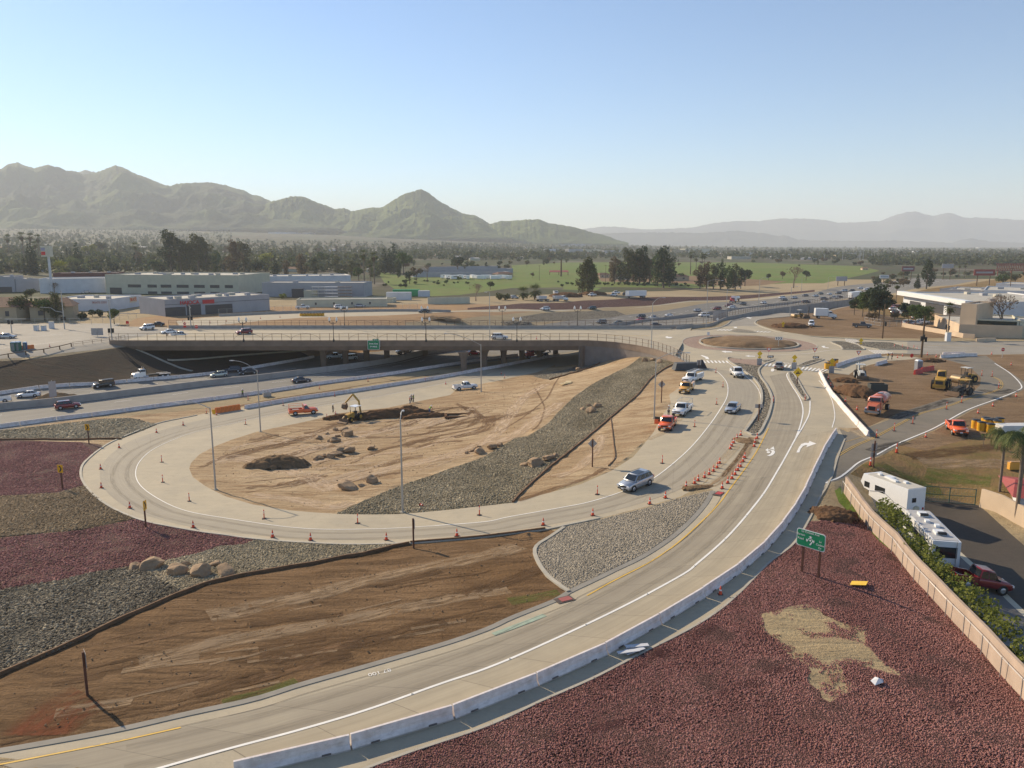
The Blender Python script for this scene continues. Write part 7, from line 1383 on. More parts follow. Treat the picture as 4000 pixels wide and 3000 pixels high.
for i, (u, vt, vb) in enumerate([(1258,566,634),(1280,570,636),(1341,560,612),(1369,545,612),(1392,548,613),(1420,545,618),(1446,552,620),(1512,572,624),(1541,570,625),(1572,573,626),(1600,578,624),(1150,588,600),(1322,575,600),(1470,588,606),(1660,590,606),(1690,585,603),(760,560,600),(775,575,608),(860,560,600),(900,575,606),(410,520,592),(470,540,592),(560,560,596),(620,560,600),(680,555,600)]):
 put('tall' if vb - vt > 38 else 'round', u, vt, vb, 'olive tree filling the groves beyond the freeway', 'tree', 'grove trees beyond the freeway', [LO_, LG, LD, LB][i % 4])
VV = []; FF = []; base_ = 0
for i in range(11500):
 u = rb.uniform(-40, 2260); v = 487 + (rb.random() ** 1.15) * 112 if u < 900 else rb.uniform(527, 566) if u < 1500 else rb.uniform(530, 574)
 if u > 500 and v < 520 - 0 + (u - 500) * .012: continue
 if not far_ok(u, v) or (u > 900 and v > 562 and not (u > 1880)): continue
 p = GG(u, v)
 if p.y > 5200 or p.y < 380: continue
 h = rb.uniform(5, 10) * (1.5 if rb.random() < .15 else 1); r = h * rb.uniform(.3, .55); cen = [(p.x + rb.uniform(-.5, .5) * r, p.y + rb.uniform(-.5, .5) * r, p.z + h * f) for f in (.35, .6, .8)]; V, F = leaves(cen, [r, r * .95, r * .6], 18, r * .45 + .3, i, .8); VV.append(V); FF.append(F + base_); base_ += len(V)
LF_ = m_leaf('mixed suburb leaves', (.06, .08, .035), (.10, .12, .05)); nt_ = LF_.node_tree; tf_ = NT.__new__(NT); tf_.m = LF_; tf_.t = nt_; tf_.n = nt_.nodes; tf_.l = nt_.links; tf_.b = nt_.nodes['Principled BSDF']; tf_.pos = None
vc = tf_.voro(tf_.mapping(tf_.P(), (1, 1, 0)), .055, 'F1', 'Color'); sc_ = tf_.new('ShaderNodeSeparateColor'); tf_.link(vc, sc_.inputs[0]); tf_.col(tf_.ramp(sc_.outputs[0], [(0, (.03, .048, .026)), (.3, (.075, .10, .04)), (.5, (.045, .06, .035)), (.68, (.12, .14, .05)), (.82, (.13, .10, .06)), (1, (.055, .085, .03))]))
ft = np_mesh('far_trees', np.concatenate(VV), np.concatenate(FF), None, LF_); tag(ft, 'mass of far suburb trees fading into haze below the hills', 'trees', kind='stuff')
# ---------------------------------------------------------------- buildings
CRM = plain('cream stucco', (.54, .51, .39), .9, var=.1, scale=.3); WHB = plain('white painted wall', (.60, .61, .63), .9, var=.1, scale=.3); LAV = plain('grey tilt-up wall', (.36, .36, .38), .9, var=.1, scale=.3); DKW = plain('dark shop front', (.06, .06, .065), .4, var=.2); TANW = plain('tan wall', (.42, .33, .22), .9, var=.1, scale=.4); PINKC = plain('pinkish stucco', (.56, .43, .30), .9, var=.12, scale=.3)
RFW = plain('pale flat roof', (.46, .43, .36), .85, var=.16, scale=.2); RFG = plain('grey flat roof', (.34, .33, .31), .9, var=.2, scale=.2); RFT = plain('brown tiled roof', (.22, .12, .075), .9, var=.3, scale=1); MAR = plain('maroon band', (.13, .03, .03), .7); REDR = plain('red metal roof', (.30, .06, .05), .6)
def bld(label, A, B, topv, depth, wm=CRM, rm=RFW, win=(), gable=False, t=None, name='building', zb=None, units=0, side=None, winm=DKW, uv_top_at=0):
 a, b = (GG(*A), GG(*B)) if zb is None else (P(*A, zb), P(*B, zb)); d = b - a; d.z = 0; L = d.length; d.normalize(); n = Vector((-d.y, d.x, 0))
 if n.dot(Vector((a.x, a.y, 0))) < 0: n = -n
 h = Zat(A[0], topv, a.y).z - min(a.z, b.z); yaw = math.atan2(d.y, d.x); sg = 1 if n.dot(Vector((-d.y, d.x, 0))) > 0 else -1; own = t is None
 if own: t = thing(name, label, 'house' if gable else 'building', (a.x, a.y, min(a.z, b.z)), yaw); o0 = Vector((0, 0, 0))
 else: v = Vector((a.x, a.y, 0)) - Vector((t.location.x, t.location.y, 0)); r = -t.rotation_euler.z; o0 = Vector((v.x * math.cos(r) - v.y * math.sin(r), v.x * math.sin(r) + v.y * math.cos(r), 0)); 
 rz = 0 if own else yaw - t.rotation_euler.z
 def add(nm, mb, m, par=None): o = mb.build(nm, m, par or t); (par is None) and (setattr(o, 'location', o0), setattr(o, 'rotation_euler', (0, 0, rz))); return o
 D = sg * depth
 if gable:
  e = h * .62; add('wall', MB().box((L/2, D/2, e/2 - .5), (L, abs(D), e + 1)), wm)
  add('roof', MB().add([(-.5, -.5*sg, e), (L+.5, -.5*sg, e), (L+.5, D+.5*sg, e), (-.5, D+.5*sg, e), (L*.18, D/2, h), (L*.82, D/2, h)], [(0,1,5,4), (2,3,4,5), (1,2,5), (3,0,4), (3,2,1,0)]), rm)
  if L > 4 and name == 'building' or win: [add('window', MB().box((L*f, -.02*sg, e*.55), (L*.12, .12, e*.35)), DKW) for f in (.25, .7)]
  return t
 add('wall', MB().box((L/2, D/2, (h-.55)/2 - .5), (L, abs(D), h-.55+1)), wm); add('roof', MB().box((L/2, D/2, h-.5), (L-.7, abs(D)-.7, .12)), rm)
 pr = MB(); pr.box((L/2, .15*sg, h-.3), (L, .3, .6)); pr.box((L/2, D-.15*sg, h-.3), (L, .3, .6)); pr.box((.15, D/2, h-.3), (.3, abs(D)-.6, .6)); pr.box((L-.15, D/2, h-.3), (.3, abs(D)-.6, .6)); add('parapet', pr, wm)
 for x0, x1, z0, z1 in win: add('window', MB().box((L*(x0+x1)/2, 0, (z0+z1)/2), (L*(x1-x0), .16, z1-z0)), winm)
 rs = random.Random(int(A[0]))
 for i in range(units): add('roof_unit', MB().box((L*(.08 + .84*(i+.5)/units) + rs.uniform(-1, 1), D*rs.uniform(.25, .8), h-.05), (rs.uniform(1.4, 2.6), rs.uniform(1.2, 2.2), rs.uniform(.7, 1.4))), rm if i % 2 else LAV)
 t['h'] = h; return t
b1 = bld('long cream two storey business building with a strip of windows', (230,634), (516,637), 593, 40, CRM, RFW, [(x0, x1, 3.6, 5.2) for x0, x1 in ((.17,.27),(.32,.39),(.42,.5),(.54,.63),(.67,.75),(.79,.86),(.9,.96))] + [(x0, x1, .2, 1.5) for x0, x1 in ((.32,.39),(.42,.5),(.54,.63),(.67,.75),(.79,.86))] + [(.03, .12, 0, 3.4)], units=14)
bld('white industrial hall behind the cream business building', (567,620), (758,618), 597, 30, WHB, RFW, [(.1,.16,2,3.6),(.55,.6,2,3.6),(.85,.9,2,3.6)], units=5); bld('long lavender grey hall with steel racks along its wall', (567,641), (787,642), 610, 18, LAV, RFW, [(.31,.36,0,4)], units=2)
b3 = bld('grey plumbing supply store with red letters on its front', (358,684), (583,670), 647, 24, LAV, RFW, [(.0,.18,0,3.4),(.19,.32,0,4.0),(.36,.62,0,3.5),(.0,1,4.35,4.5)], units=9); hh = b3['h']; words('HAJOCA', 1.9, plain('red letters', (.55, .01, .02), .4), b3, 'lettering', .08, (9.2, -.15, hh - 1.6), (math.pi/2, 0, 0), .03); MB().box((16.5, -.1, hh - 1.6), (4.6, .15, 1.5)).build('logo_panel', plain('red logo panel', (.5, .02, .03), .4), b3)
b4 = bld('white skating hall with flat pale roof', (103,672), (240,672), 646, 27, WHB, RFW, units=3); L4 = (GG(240,672) - GG(103,672)).length; MB().box((L4 + .08, 19, 3.3), (.16, 6, 2.3)).build('sign_panel', plain('cream sign board', (.6, .55, .42), .6), b4); words('SKATE', 2.0, plain('orange red letters', (.65, .10, .02), .5), b4, 'lettering', .05, (L4 + .2, 19, 3.3), (math.pi/2, 0, math.pi/2), .03); words('SKATE CITY', 1.1, plain('faded red letters', (.4, .16, .14), .6), b4, 'lettering', .05, (L4*.83, -.1, b4['h'] - 1.4), (math.pi/2, 0, 0), .01)
bld('tan house with brown tiled roof at the left photo edge', (-30,695), (38,695), 644, 12, TANW, RFT, gable=True); bld('tan house with brown tiled roof beside the tall signal pole', (66,693), (160,690), 646, 13, TANW, RFT, gable=True)
bld('low dark grey shops at the left photo edge', (-40,632), (34,631), 598, 20, LAV, RFG, [(.3,.9,0,3)], units=3); bld('pale grey shop row next to the dark shops', (36,631), (86,629), 603, 22, LAV, RFW, units=2); bld('white windowless wall building beyond the skating hall', (87,634), (229,632), 602, 20, WHB, RFG); bld('dark maroon banded building behind the white windowless one', (116,611), (258,610), 590, 20, MAR, RFG, units=3)
bld('low cream storage building behind the fence', (641,664), (836,662), 647, 12, CRM, RFW, [(f, f+.02, 1, 2) for f in (.2,.4,.6,.8)]); bld('low cream storage yard wall left of the green container', (776,654), (848,654), 644, 8, CRM, RFW); wall('yard_wall', gpts([(924,657),(970,656.5),(1016,655)]), .3, 3.0, 3.0, CRM, 'cream wall with small square openings near the wide bare tree', 'wall')
bld('white roofed storage row nearest the parked motorhomes', (893,599), (1103,597), 590.5, 14, LAV, RFW); bld('second white roofed storage row', (905,591), (1108,589), 583, 14, LAV, RFW); bld('third white roofed storage row at the back', (925,585), (1075,583), 577.5, 14, LAV, RFW); bld('small brown roofed house at the end of the storage rows', (1077,599), (1108,598), 588, 8, TANW, RFT, gable=True)
bld('pink cottage under the tall field trees', (1296,600), (1318,599.5), 589.5, 7, PINKC, RFT, gable=True); bld('white cottage with brown roof right of the pink one', (1333,604), (1356,604), 590.5, 7, WHB, RFT, gable=True); bld('low brown ranch house beneath the palms', (1450,607), (1488,606), 592, 9, TANW, RFT, gable=True)
sh = thing('field_shelter', 'open shelter with red metal roof in the green field', 'shelter', GG(1187, 594)); Ls = (GG(1227, 594) - GG(1187, 594)).length; MB().add([(0, 0, 2.6), (Ls, 0, 2.6), (Ls, 6, 4.0), (0, 6, 4.0), (0, 0, 2.8), (Ls, 0, 2.8), (Ls, 6, 4.2), (0, 6, 4.2)], [(3,2,1,0),(4,5,6,7),(0,1,5,4),(1,2,6,5),(2,3,7,6),(3,0,4,7)]).build('roof', REDR, sh)
for x in (0.3, Ls/2, Ls-.3): MB().tube((x, .3, -.5), (x, .3, 2.7), .15).build('post', PW, sh); MB().tube((x, 5.7, -.5), (x, 5.7, 4.0), .15).build('post', PW, sh)
# dealership and office at right
dl = bld('long white car dealership with overhanging fascia and open service bays', (2094,690), (1950,663), 651, 42, WHB, RFW, [(.05,.3,0,3.6),(.35,.62,0,3.6),(.7,.88,0,3.2)], units=6); Ld = (GG(2094,690) - GG(1950,663)).length; hd_ = dl['h']
MB().box((Ld/2, 1.2, hd_ - .6), (Ld + 2, 2.6, 1.7)).build('fascia', WHT_P, dl)
of = bld('cream stucco office building with dark glass front', (2105,726), (2198,730), 689, 20, CRM, RFW, [(.02,.95,.1,4.6)], winm=plain('green tinted glass', (.012, .03, .025), .1), name='office_building')
bld('', (2017,703), (2070,727), 679, 16, PINKC, RFW, t=of); bld('', (2070,724), (2104,727), 655, 14, PINKC, RFW, t=of); bld('', (2199,730), (2290,734), 692, 16, CRM, RFW, t=of)
bld('pale grey warehouse behind the dealership', (2028,648), (2118,650), 624, 30, LAV, RFW, units=3); bld('large lavender warehouse at the right photo edge', (2122,655), (2290,660), 626, 40, WHB, RFW, units=3); bld('low white store beyond the warehouses', (2150,628), (2300,630), 612, 25, WHB, RFW)
wall('low_wall', gpts([(1949,706),(1990,713),(2030,720),(2070,728),(2092,731),(2108,732)]), .3, 1.3, 1.3, PINKC, 'low cream wall bounding the dealer lot along the brown dirt', 'wall'); wall('low_wall', gpts([(2110,739),(2125,738),(2150,738)]), .5, 1.0, 1.0, PINKC, 'short low cream wall with square ends at the driveway', 'wall')
bld('small pump house block near the field track', (1863,583), (1876,583), 577, 6, PINKC, RFT, gable=True)
# far commercial and industrial rows, houses
rb2 = random.Random(9)
for i, (u, v, w_, h_, m) in enumerate([(1178,547,36,9,WHB),(1229,548,30,10,LAV),(1264,548,34,9,CRM),(1305,549,40,8,LAV),(1452,549,30,9,TANW),(1480,547,60,10,CRM),(1520,553,30,6,WHB),(1580,560,42,6,RFW),(1612,551,26,6,WHB),(1640,549,30,5,CRM),(1693,556,16,7,WHB),(1775,553,90,6,LAV),(1809,558,136,7,TANW),(1975,548,30,5,WHB),(2036,560,24,7,WHB),(2081,560,88,8,LAV),(2040,551,40,4,CRM),(1240,531,22,4,WHB),(1318,531,14,4,WHB),(1218,533,60,5,LAV),(1360,527,20,3,WHB)]):
 bld(f'{"white" if m in (WHB,RFW) else "grey" if m is LAV else "cream"} {"long" if w_>50 else "small"} flat building in the far commercial strip, {ordn(i)} from the west', (u, v), (u+w_, v), v-h_, w_*.25+8, m, RFW, [(.1,.9,.5,2)] if h_>7 else ()).update() if False else tag(bld(f'{"white" if m in (WHB,RFW) else "grey" if m is LAV else "cream"} {"long" if w_>50 else "small"} building in the far strip, {ordn(i)} from the west', (u, v), (u+w_, v), v-h_, w_*.25+8, m, RFW, [(.1,.9,.5,2)] if h_>7 else ()), group='flat buildings in the far commercial strip')
for i, (u, w_) in enumerate([(30,34),(75,22),(120,40),(180,30),(232,28),(330,90),(430,120),(600,50),(668,40),(960,60),(905,30),(1040,36)]):
 v = 492 + (u - 30) * .018 if u < 600 else 505 + (u-600) * .012; tag(bld(f'long white warehouse at the foot of the hills, {ordn(i)} of those catching light', (u, v), (u+w_, v), v-3.6, 60, WHB, RFW), group='white warehouses at the foot of the hills')
hc = 0
while hc < 125:
 u = rb2.uniform(-10, 2200); v = rb2.uniform(530, 596) if u < 850 else rb2.uniform(534, 564)
 if not far_ok(u, v): continue
 hc += 1; w_ = rb2.uniform(14, 20) * ppm(GG(u, v)); zn = [z for x, z in ZN if u >= x][-1] if u > 0 else 'far left'; m = rb2.choice([TANW, WHB, CRM, PINKC]); r_ = rb2.choice([RFT, RFG, RFW, RFG]); cn = {TANW: 'tan', WHB: 'white', CRM: 'cream', PINKC: 'pinkish'}[m]
 tag(bld(f'small {cn} house half hidden among trees {zn}', (u, v), (u + w_, v + rb2.uniform(-1, 1)), v - 4.6 * ppm(GG(u, v)), rb2.uniform(9, 13), m, r_, gable=True, name='house'), group=f'{cn} houses among trees {zn}')
# sign pillar, billboards, frames
sp0 = GG(113, 634); t = thing('sign_pillar', 'tall white pillar sign with red panel rising over the west shops', 'sign', sp0); zt = Zat(105, 531, sp0.y).z - sp0.z; MB().box((0, 0, zt/2 - 3), (.9, .9, zt - 4)).build('pole', WHB, t); MB().box((-.6, 0, zt - 2.9), (4.6, 3.2, 5.8)).build('sign_box', plain('beige sign box', (.55, .52, .42), .7), t); MB().box((-1.7, -1.65, zt - 4.0), (2.2, .1, 1.8)).build('sign_panel', REDS, t); MB().box((-1.7, -1.65, zt - 1.8), (2.2, .1, 1.6)).build('sign_panel', plain('faded blue panel', (.3, .3, .42), .6), t)
def billboard(u0, u1, vt, vb, vbase, mat, label, back=False):
 p = GG((u0+u1)/2, vbase); k = ppm(p); W_ = (u1-u0)/k; H_ = (vb-vt)/k; t = thing('billboard', label, 'billboard', p); zt = Zat((u0+u1)/2, vt, p.y).z - p.z
 for x in ((-W_*.3, W_*.3) if W_ > 8 else (0,)): MB().tube((x, .3, -.5), (x, .3, zt - H_*.3), .3).build('post', PW, t)
 MB().box((0, 0, zt - H_/2), (W_, .4, H_)).build('panel', mat, t); MB().box((0, -.25, zt - H_*.5), (W_*.8, .06, H_*.3)).build('artwork', LAV if mat is not WHB else plain('billboard lettering', (.25, .33, .36), .6), t); return t
billboard(1946, 1973, 575, 586, 606, plain('maroon poster', (.16, .05, .06), .6), 'reddish billboard beyond the dealership'); billboard(2032, 2057, 570, 579, 604, LAV, 'grey billboard right of the reddish one'); billboard(2101, 2146, 582, 595, 617, REDR, 'white and red billboard near the red steel frame'); billboard(1899, 1919, 594, 601, 612, WHB, 'pale billboard with letters beside the freeway'); billboard(1805, 1829, 597, 607, 617, LAV, 'grey billboard back by the freeway bend')
p = GG(2150, 596); t = thing('steel_structure', 'red steel roof frame of a structure at the right horizon', 'steel frame', p); k = ppm(p); W_, H_ = 66/k, 14/k; z0 = Zat(2150, 584, p.y).z - p.z; f = MB()
for i in range(13):
 for zz in (z0, z0 + H_): f.tube((W_*i/13, 0, zz), (W_*(i+1)/13, 0, zz), .3, n=4)
 f.tube((W_*i/13, 0, z0), (W_*(i+1)/13, 0, z0 + H_), .3, n=4); f.tube((W_*(i+1)/13, 0, z0), (W_*i/13, 0, z0 + H_), .3, n=4)
f.build('truss', REDR, t); [MB().tube((x, 0, -.5), (x, 0, z0), .4).build('post', REDR, t) for x in (2, W_/2, W_-2)]
# substation lattice poles
for i, (u, vt) in enumerate([(1857,534),(1864,534),(1882,535),(1888,537),(1780,550),(1820,547)]): p = GG(u, 562); t = thing('steel_mast', f'thin pale steel mast of the far substation, {ordn(i)} listed from the centre', 'mast', p, 0, 'masts of the far substation'); MB().tube((0, 0, 0), (0, 0, Zat(u, vt, p.y).z - p.z), .45, .3, 6).build('pole', GALV, t)
# west yard containers and racks
def crate(label, u, v, L, W_, H_, mat, name='container'): t = thing(name, label, name.replace('_', ' '), GG(u, v), .05); MB().box((0, 0, H_/2 + .1), (L, W_, H_)).build('shell', mat, t); MB().box((L/2 - .03, 0, H_/2 + .1), (.1, W_*.9, H_*.9)).build('door', LAV, t); MB().box((0, 0, H_ + .16), (L - .4, W_ - .3, .08)).build('roof', mat, t); return t
crate('bright green long container behind the cream yard wall', 878, 640, 14, 3, 3.4, plain('green container', (.03, .33, .12), .5)); crate('white box trailer shell parked in the pale yard', 862, 648, 12, 3, 3.6, WHB); crate('white portable box near the blue stacked drums', 916, 641, 6, 3, 3, WHB); crate('dark container against the lavender hall', 645, 643, 6, 3, 4.4, DKW); crate('cream container against the lavender hall', 664, 643, 11, 3, 3.6, CRM)
for i, (u, c) in enumerate(((689, GALV), (718, WHB), (746, PW))):
 p = GG(u, 644); t = thing('pipe_rack', ('grey', 'pale', 'brown')[i] + ' tall pipe storage rack against the lavender hall', 'rack', p)
 for k_ in range(4): MB().box((0, 0, .8 + k_ * 1.6), (7, 2, .25)).build('shelf', c, t)
 for x in (-3, 0, 3): MB().tube((x, 0, 0), (x, 0, 6.2), .1).build('post', GALV, t)
def rv_far(): t = thing('motorhome', 'x', 'motorhome'); MB().box((0, 0, 1.8), (8, 2.4, 2.6)).build('body', WHT_P, t); MB().box((1, -1.22, 2.2), (5.5, .06, .6)).build('window', GLASS, t); wheels(t, (-2.2, 2.8), 1.1, .42); return t
for i in range(15): u = 962 + i * 9.8; use('rvf', rv_far, GG(u, 601.5 + (i % 3)), .1 + i * .3, f'white motorhome, {ordn(i)} in the storage row in front of white roofs', 'motorhome', 'motorhomes stored in the middle distance')
fence('wood_rail', gpts([(-20,779),(0,775),(60,766),(120,757),(157,748)]), 'brown timber guard rail along the top of the dark slope', 1.0, 4.0, PW, r=.12, rails=(.9,)); fence('steel_railing', gpts([(158,747),(200,742),(243,737),(270,731)]), 'low steel railing between guard rail and bridge fence', 1.0, 2.6, RUST, rails=(.5, 1))
fence('chain_fence', gpts([(473,682.5),(587,676),(700,672),(829,668.5),(905,669)]), 'grey chain link fence behind the upper on ramp wall', 2.6, 3.2, GALV, r=.04, rails=(0, 1), wires=4); fence('chain_fence', gpts([(0,706),(60,700),(130,699),(200,700),(250,694),(300,688)]), 'chain link fence before the tiled roof houses', 1.8, 4, GALV, r=.04, rails=(1,)); fence('chain_fence', gpts([(1867,698),(1890,702),(1915,705),(1945,704)]), 'chain link gate panels near the dark grey pickup', 2.0, 3, GALV, r=.05, rails=(0, .5, 1), wires=3)
# utility cabinets
for i, (u, v, s) in enumerate([(79,714,1.6),(95,714,1.5),(112,709.5,2.2),(2047,737,2.4)]): p = GG(u, v); t = thing('utility_cabinet', f'pale metal utility cabinet, {("left small", "right small", "tall", "street corner")[i]} one', 'cabinet', p); MB().box((0, 0, s/2), (1.2, 1.0, s)).build('body', WHB, t); MB().box((0, 0, s + .05), (1.3, 1.1, .1)).build('cap', CRM, t)
# motorhome yard
def rv5():
 t = thing('travel_trailer', 'x', 'trailer'); pr = [(-3.3, .6), (2.3, .6), (2.3, 1.5), (3.1, 1.6), (3.7, 2.2), (3.3, 3.25), (-3.3, 3.3)]; MB().prism(pr, -1.22, 1.22).build('body', WHT_P, t); MB().box((-.2, 0, 3.3), (6.0, 2.2, .06)).build('roof', plain('weathered roof sheet', (.52, .49, .42), .8), t)
 for s in (-1, 1): [MB().box((x, s*1.225, 2.1), (w_, .03, .65)).build('window', GLASS, t) for x, w_ in ((.7, 1.5), (2.7, .8))]; MB().path([(-3.2, s*1.235, 1.1), (-1.5, s*1.235, 1.3), (.2, s*1.235, 2.0), (2.2, s*1.235, 1.5)], .04, 4).build('stripe', LAV, t)
 MB().box((-3.31, .3, 2.0), (.04, .55, .5)).build('window', GLASS, t); MB().tube((-3.3, 0, 1.0), (-3.5, 0, 1.0), .36, n=14).build('spare_wheel', CRM, t); [MB().box((x, y, 3.42), (a, b, .22)).build('roof_unit', WHT_P, t) for x, y, a, b in ((.6, 0, .9, .8), (-.4, .4, .9, .4), (2.0, .1, .4, .4), (-1.4, -.3, .4, .4))]; [MB().box((-3.32, s*1.0, .95), (.04, .2, .25)).build('taillight', TAIL, t) for s in (-1, 1)]; wheels(t, (-.6, .3), 1.1, .36); return t
def rvm():
 t = thing('motorhome', 'x', 'motorhome'); MB().prism([(-4.3, .5), (4.3, .5), (4.4, 1.8), (4.1, 3.1), (-4.3, 3.15)], -1.18, 1.18).build('body', WHT_P, t); MB().box((0, 0, 3.16), (8.2, 2.1, .06)).build('roof', plain('grey roof sheet', (.42, .42, .42), .8), t); MB().box((-4.32, 0, 2.1), (.05, 1.8, 1.0)).build('rear_window', GLASS, t); [MB().box((0, s*1.19, 2.1), (6, .03, .7)).build('window', GLASS, t) for s in (-1, 1)]
 [MB().box((x, y, 3.3), (a, b, .25)).build('roof_unit', WHT_P, t) for x, y, a, b in ((2.6, 0, 1.0, .8), (-2.4, .1, 1.0, .8), (.6, .2, .5, .4), (-.6, -.3, .5, .4))]; [MB().box((x, .4 * s, 3.4), (.35, .7, .2)).build('vent', TRIM, t) for x, s in ((2.2, 0), (-2.9, 0))]; MB().path([(-4.4, -.8, .9), (-4.45, -.8, 3.2)], .03).build('ladder', GALV, t); wheels(t, (-2.4, 2.9), 1.1, .42); return t
a, b = P(1976, 1065, .6), P(1888, 1031.5, .6); m = (a + b) / 2; o = rv5(); o.location = (m.x, m.y, gz(m.x, m.y)); o.rotation_euler = (0, 0, math.atan2(b.y - a.y, b.x - a.x)); o['label'] = 'white fifth wheel trailer with curved grey stripes behind the block wall'
a, b = P(2044, 1183, .4), P(1981, 1115, .4); m = (a + b) / 2; o = rvm(); o.location = (m.x, m.y, gz(m.x, m.y)); o.rotation_euler = (0, 0, math.atan2(b.y - a.y, b.x - a.x)); o['label'] = 'white motorhome with dark rear window partly hidden by the hedge'
place(lambda: pickup(5.3, 1.9, RED, True, name='red_pickup'), 'redp', (2078, 1272), (2169, 1288), 'dark red pickup parked behind the motorhome and hedge', 'pickup truck', W=1.9)
wq2 = resample(gpts(WB), .5); nw = normals(wq2); nw = [n if n.x > 0 else -n for n in nw]
for lb, i0, i1 in (('dense green hedge growing over the block wall beside the motorhomes', 15, 68), ('lower green hedge over the near part of the block wall', 70, 150)):
 q = [wq2[i] + nw[i] * 1.0 for i in range(i0, min(i1, len(wq2)))]; rsd = random.Random(i0); base = q[0]; t = thing('hedge', lb, 'hedge', (base.x, base.y, 0)); wz = [gz(wq2[i].x, wq2[i].y) for i in range(i0, min(i1, len(wq2)))]
 cen = [(p.x - base.x + rsd.uniform(-.4, .4), p.y - base.y + rsd.uniform(-.4, .4), z + rsd.uniform(.9, 2.6)) for p, z in zip(q, wz)]; V, F = leaves(cen, [rsd.uniform(.55, .95) for _ in cen], 90 * len(cen), .13, i0, 1, .6); np_mesh('foliage', V, F, t, LH); st_ = MB(); st_.path([(c[0], c[1], z - .5) for c, z in zip(cen[::4], wz[::4])], .06, 4); st_.build('stem', BARK, t)
fence('gate', gpts([(1997,1083),(2040,1086),(2080,1089),(2116,1092)]), 'green iron gate closing the motorhome yard', 1.9, 2.6, plain('green iron', (.05, .12, .10), .5), r=.05, rails=(0, .5, 1), wires=3, cat='gate')
wall('yard_wall', gpts([(2119,1094),(2150,1103),(2186,1122),(2225,1145)]), .3, 2.1, 2.1, PINKC, 'cream block wall right of the green gate', 'wall'); bld('white cottage with red roof at the right photo edge', (2194,1100), (2250,1103), 1056, 8, WHB, REDR, gable=True)
crate('white corrugated metal trailer body beyond the yellow barrels', 2200, 934, 6.5, 2.2, 1.0, plain('corrugated white', (.6, .6, .58), .5), 'trailer_body'); crate('orange and white striped barricade unit behind the right palm', 2203, 1015, 3, .5, .9, YELP, 'barricade')
# ---------------------------------------------------------------- boulders, spoil heaps, edging, ruts, loose stone
STONE = plain('tan boulder', (.36, .245, .145), .95, var=.3, scale=1.2, bump=.6)
def boulder(r, seed):
 t = bmesh.new(); bmesh.ops.create_icosphere(t, subdivisions=3, radius=1); rs = np.random.default_rng(seed); ph = rs.uniform(0, 6, 9); sx, sy, sz = rs.uniform(.8, 1.25), rs.uniform(.65, .95), rs.uniform(.55, .8)
 pl = [(Vector(rs.normal(size=3)).normalized(), rs.uniform(.62, .85)) for _ in range(9)]
 for v in t.verts:
  c = v.co.copy()
  for n, d in pl:
   k = c.dot(n)
   if k > d: c -= n * (k - d)
  k = 1 + .06 * math.sin(c.x * 5 + ph[0]) + .05 * math.sin(c.y * 7 + ph[1]) + .04 * math.sin(c.z * 9 + ph[2]); v.co = Vector((c.x * sx, c.y * sy, c.z * sz)) * k * r
 me = bpy.data.meshes.new('boulder'); t.to_mesh(me); t.free(); return me
BM = [boulder(1, s) for s in range(6)]
def rock(u, v, r, label, group=None, c=None):
 r *= 1.3 if v < 1100 else 1.05
 o = link_mesh('boulder', BM[(int(u) + int(v)) % 6], None, None); p = GG(u, v); o.location = (p.x, p.y, p.z + r * .28); o.scale = (r, r, r * random.uniform(.75, 1.0)); o.rotation_euler = (random.uniform(-.3, .3), random.uniform(-.3, .3), random.uniform(0, 6)); o.data.materials or o.data.materials.append(STONE); return tag(o, label, 'boulder', group)
for i, (u, v, r) in enumerate([(330,1228,1.15),(383,1240,1.05),(436,1242,1.05),(487,1240,.85),(290,1228,.55),(400,1222,.5),(463,1222,.45)]): rock(u, v, r, f'tan boulder on the grey cobbles, {ordn(i)} by size, of the left foreground group', 'boulders on the left cobbles')
for where, g, L in (('among the cluster north west in the loop dirt', 'boulders near the backhoe', [(721,955,.85),(751,942,1.05),(724,930,.5),(742,931,.6),(688,948,.55),(707,938,.35),(730,943,.35)]), ('in the row at the left middle of the loop dirt', 'boulder row in the loop dirt', [(755,976,.95),(738,976,.7),(716,989,.7),(727,983,.75),(690,992,.55),(700,988,.5),(681,994,.4),(800,970,.6)]), ('near the cobble tip in the loop dirt', 'boulders near the cobble tip', [(751,1055,1.0),(745,1046,.6),(802,1041,.8),(780,1050,.35)]),
  ('beside the cobble band in the loop dirt', 'boulders beside the cobble band', [(1035,979,.75),(1062,969,.8),(1080,963,.6),(1032,968,.4),(1017,975,.45),(1009,980,.35)]), ('on the lower cobble band', 'boulders on the lower cobble band', [(1158,1006,1.0),(1183,994,.75),(1200,986,.4),(1148,997,.4),(1131,1005,.4)]), ('on the middle cobble band', 'boulders on the middle cobble band', [(1278,891,.95),(1289,880,.85),(1258,884,.4),(1272,877,.4)]), ('high on the cobble band below the bridge wall', 'boulders below the bridge wall', [(1249,800,.9),(1234,806,.45),(1423,784,.8),(1411,779,.7),(1392,781,.8)])):
 for i, (u, v, r) in enumerate(L): rock(u, v, r, f'tan boulder, {ordn(i)} {where}', g)
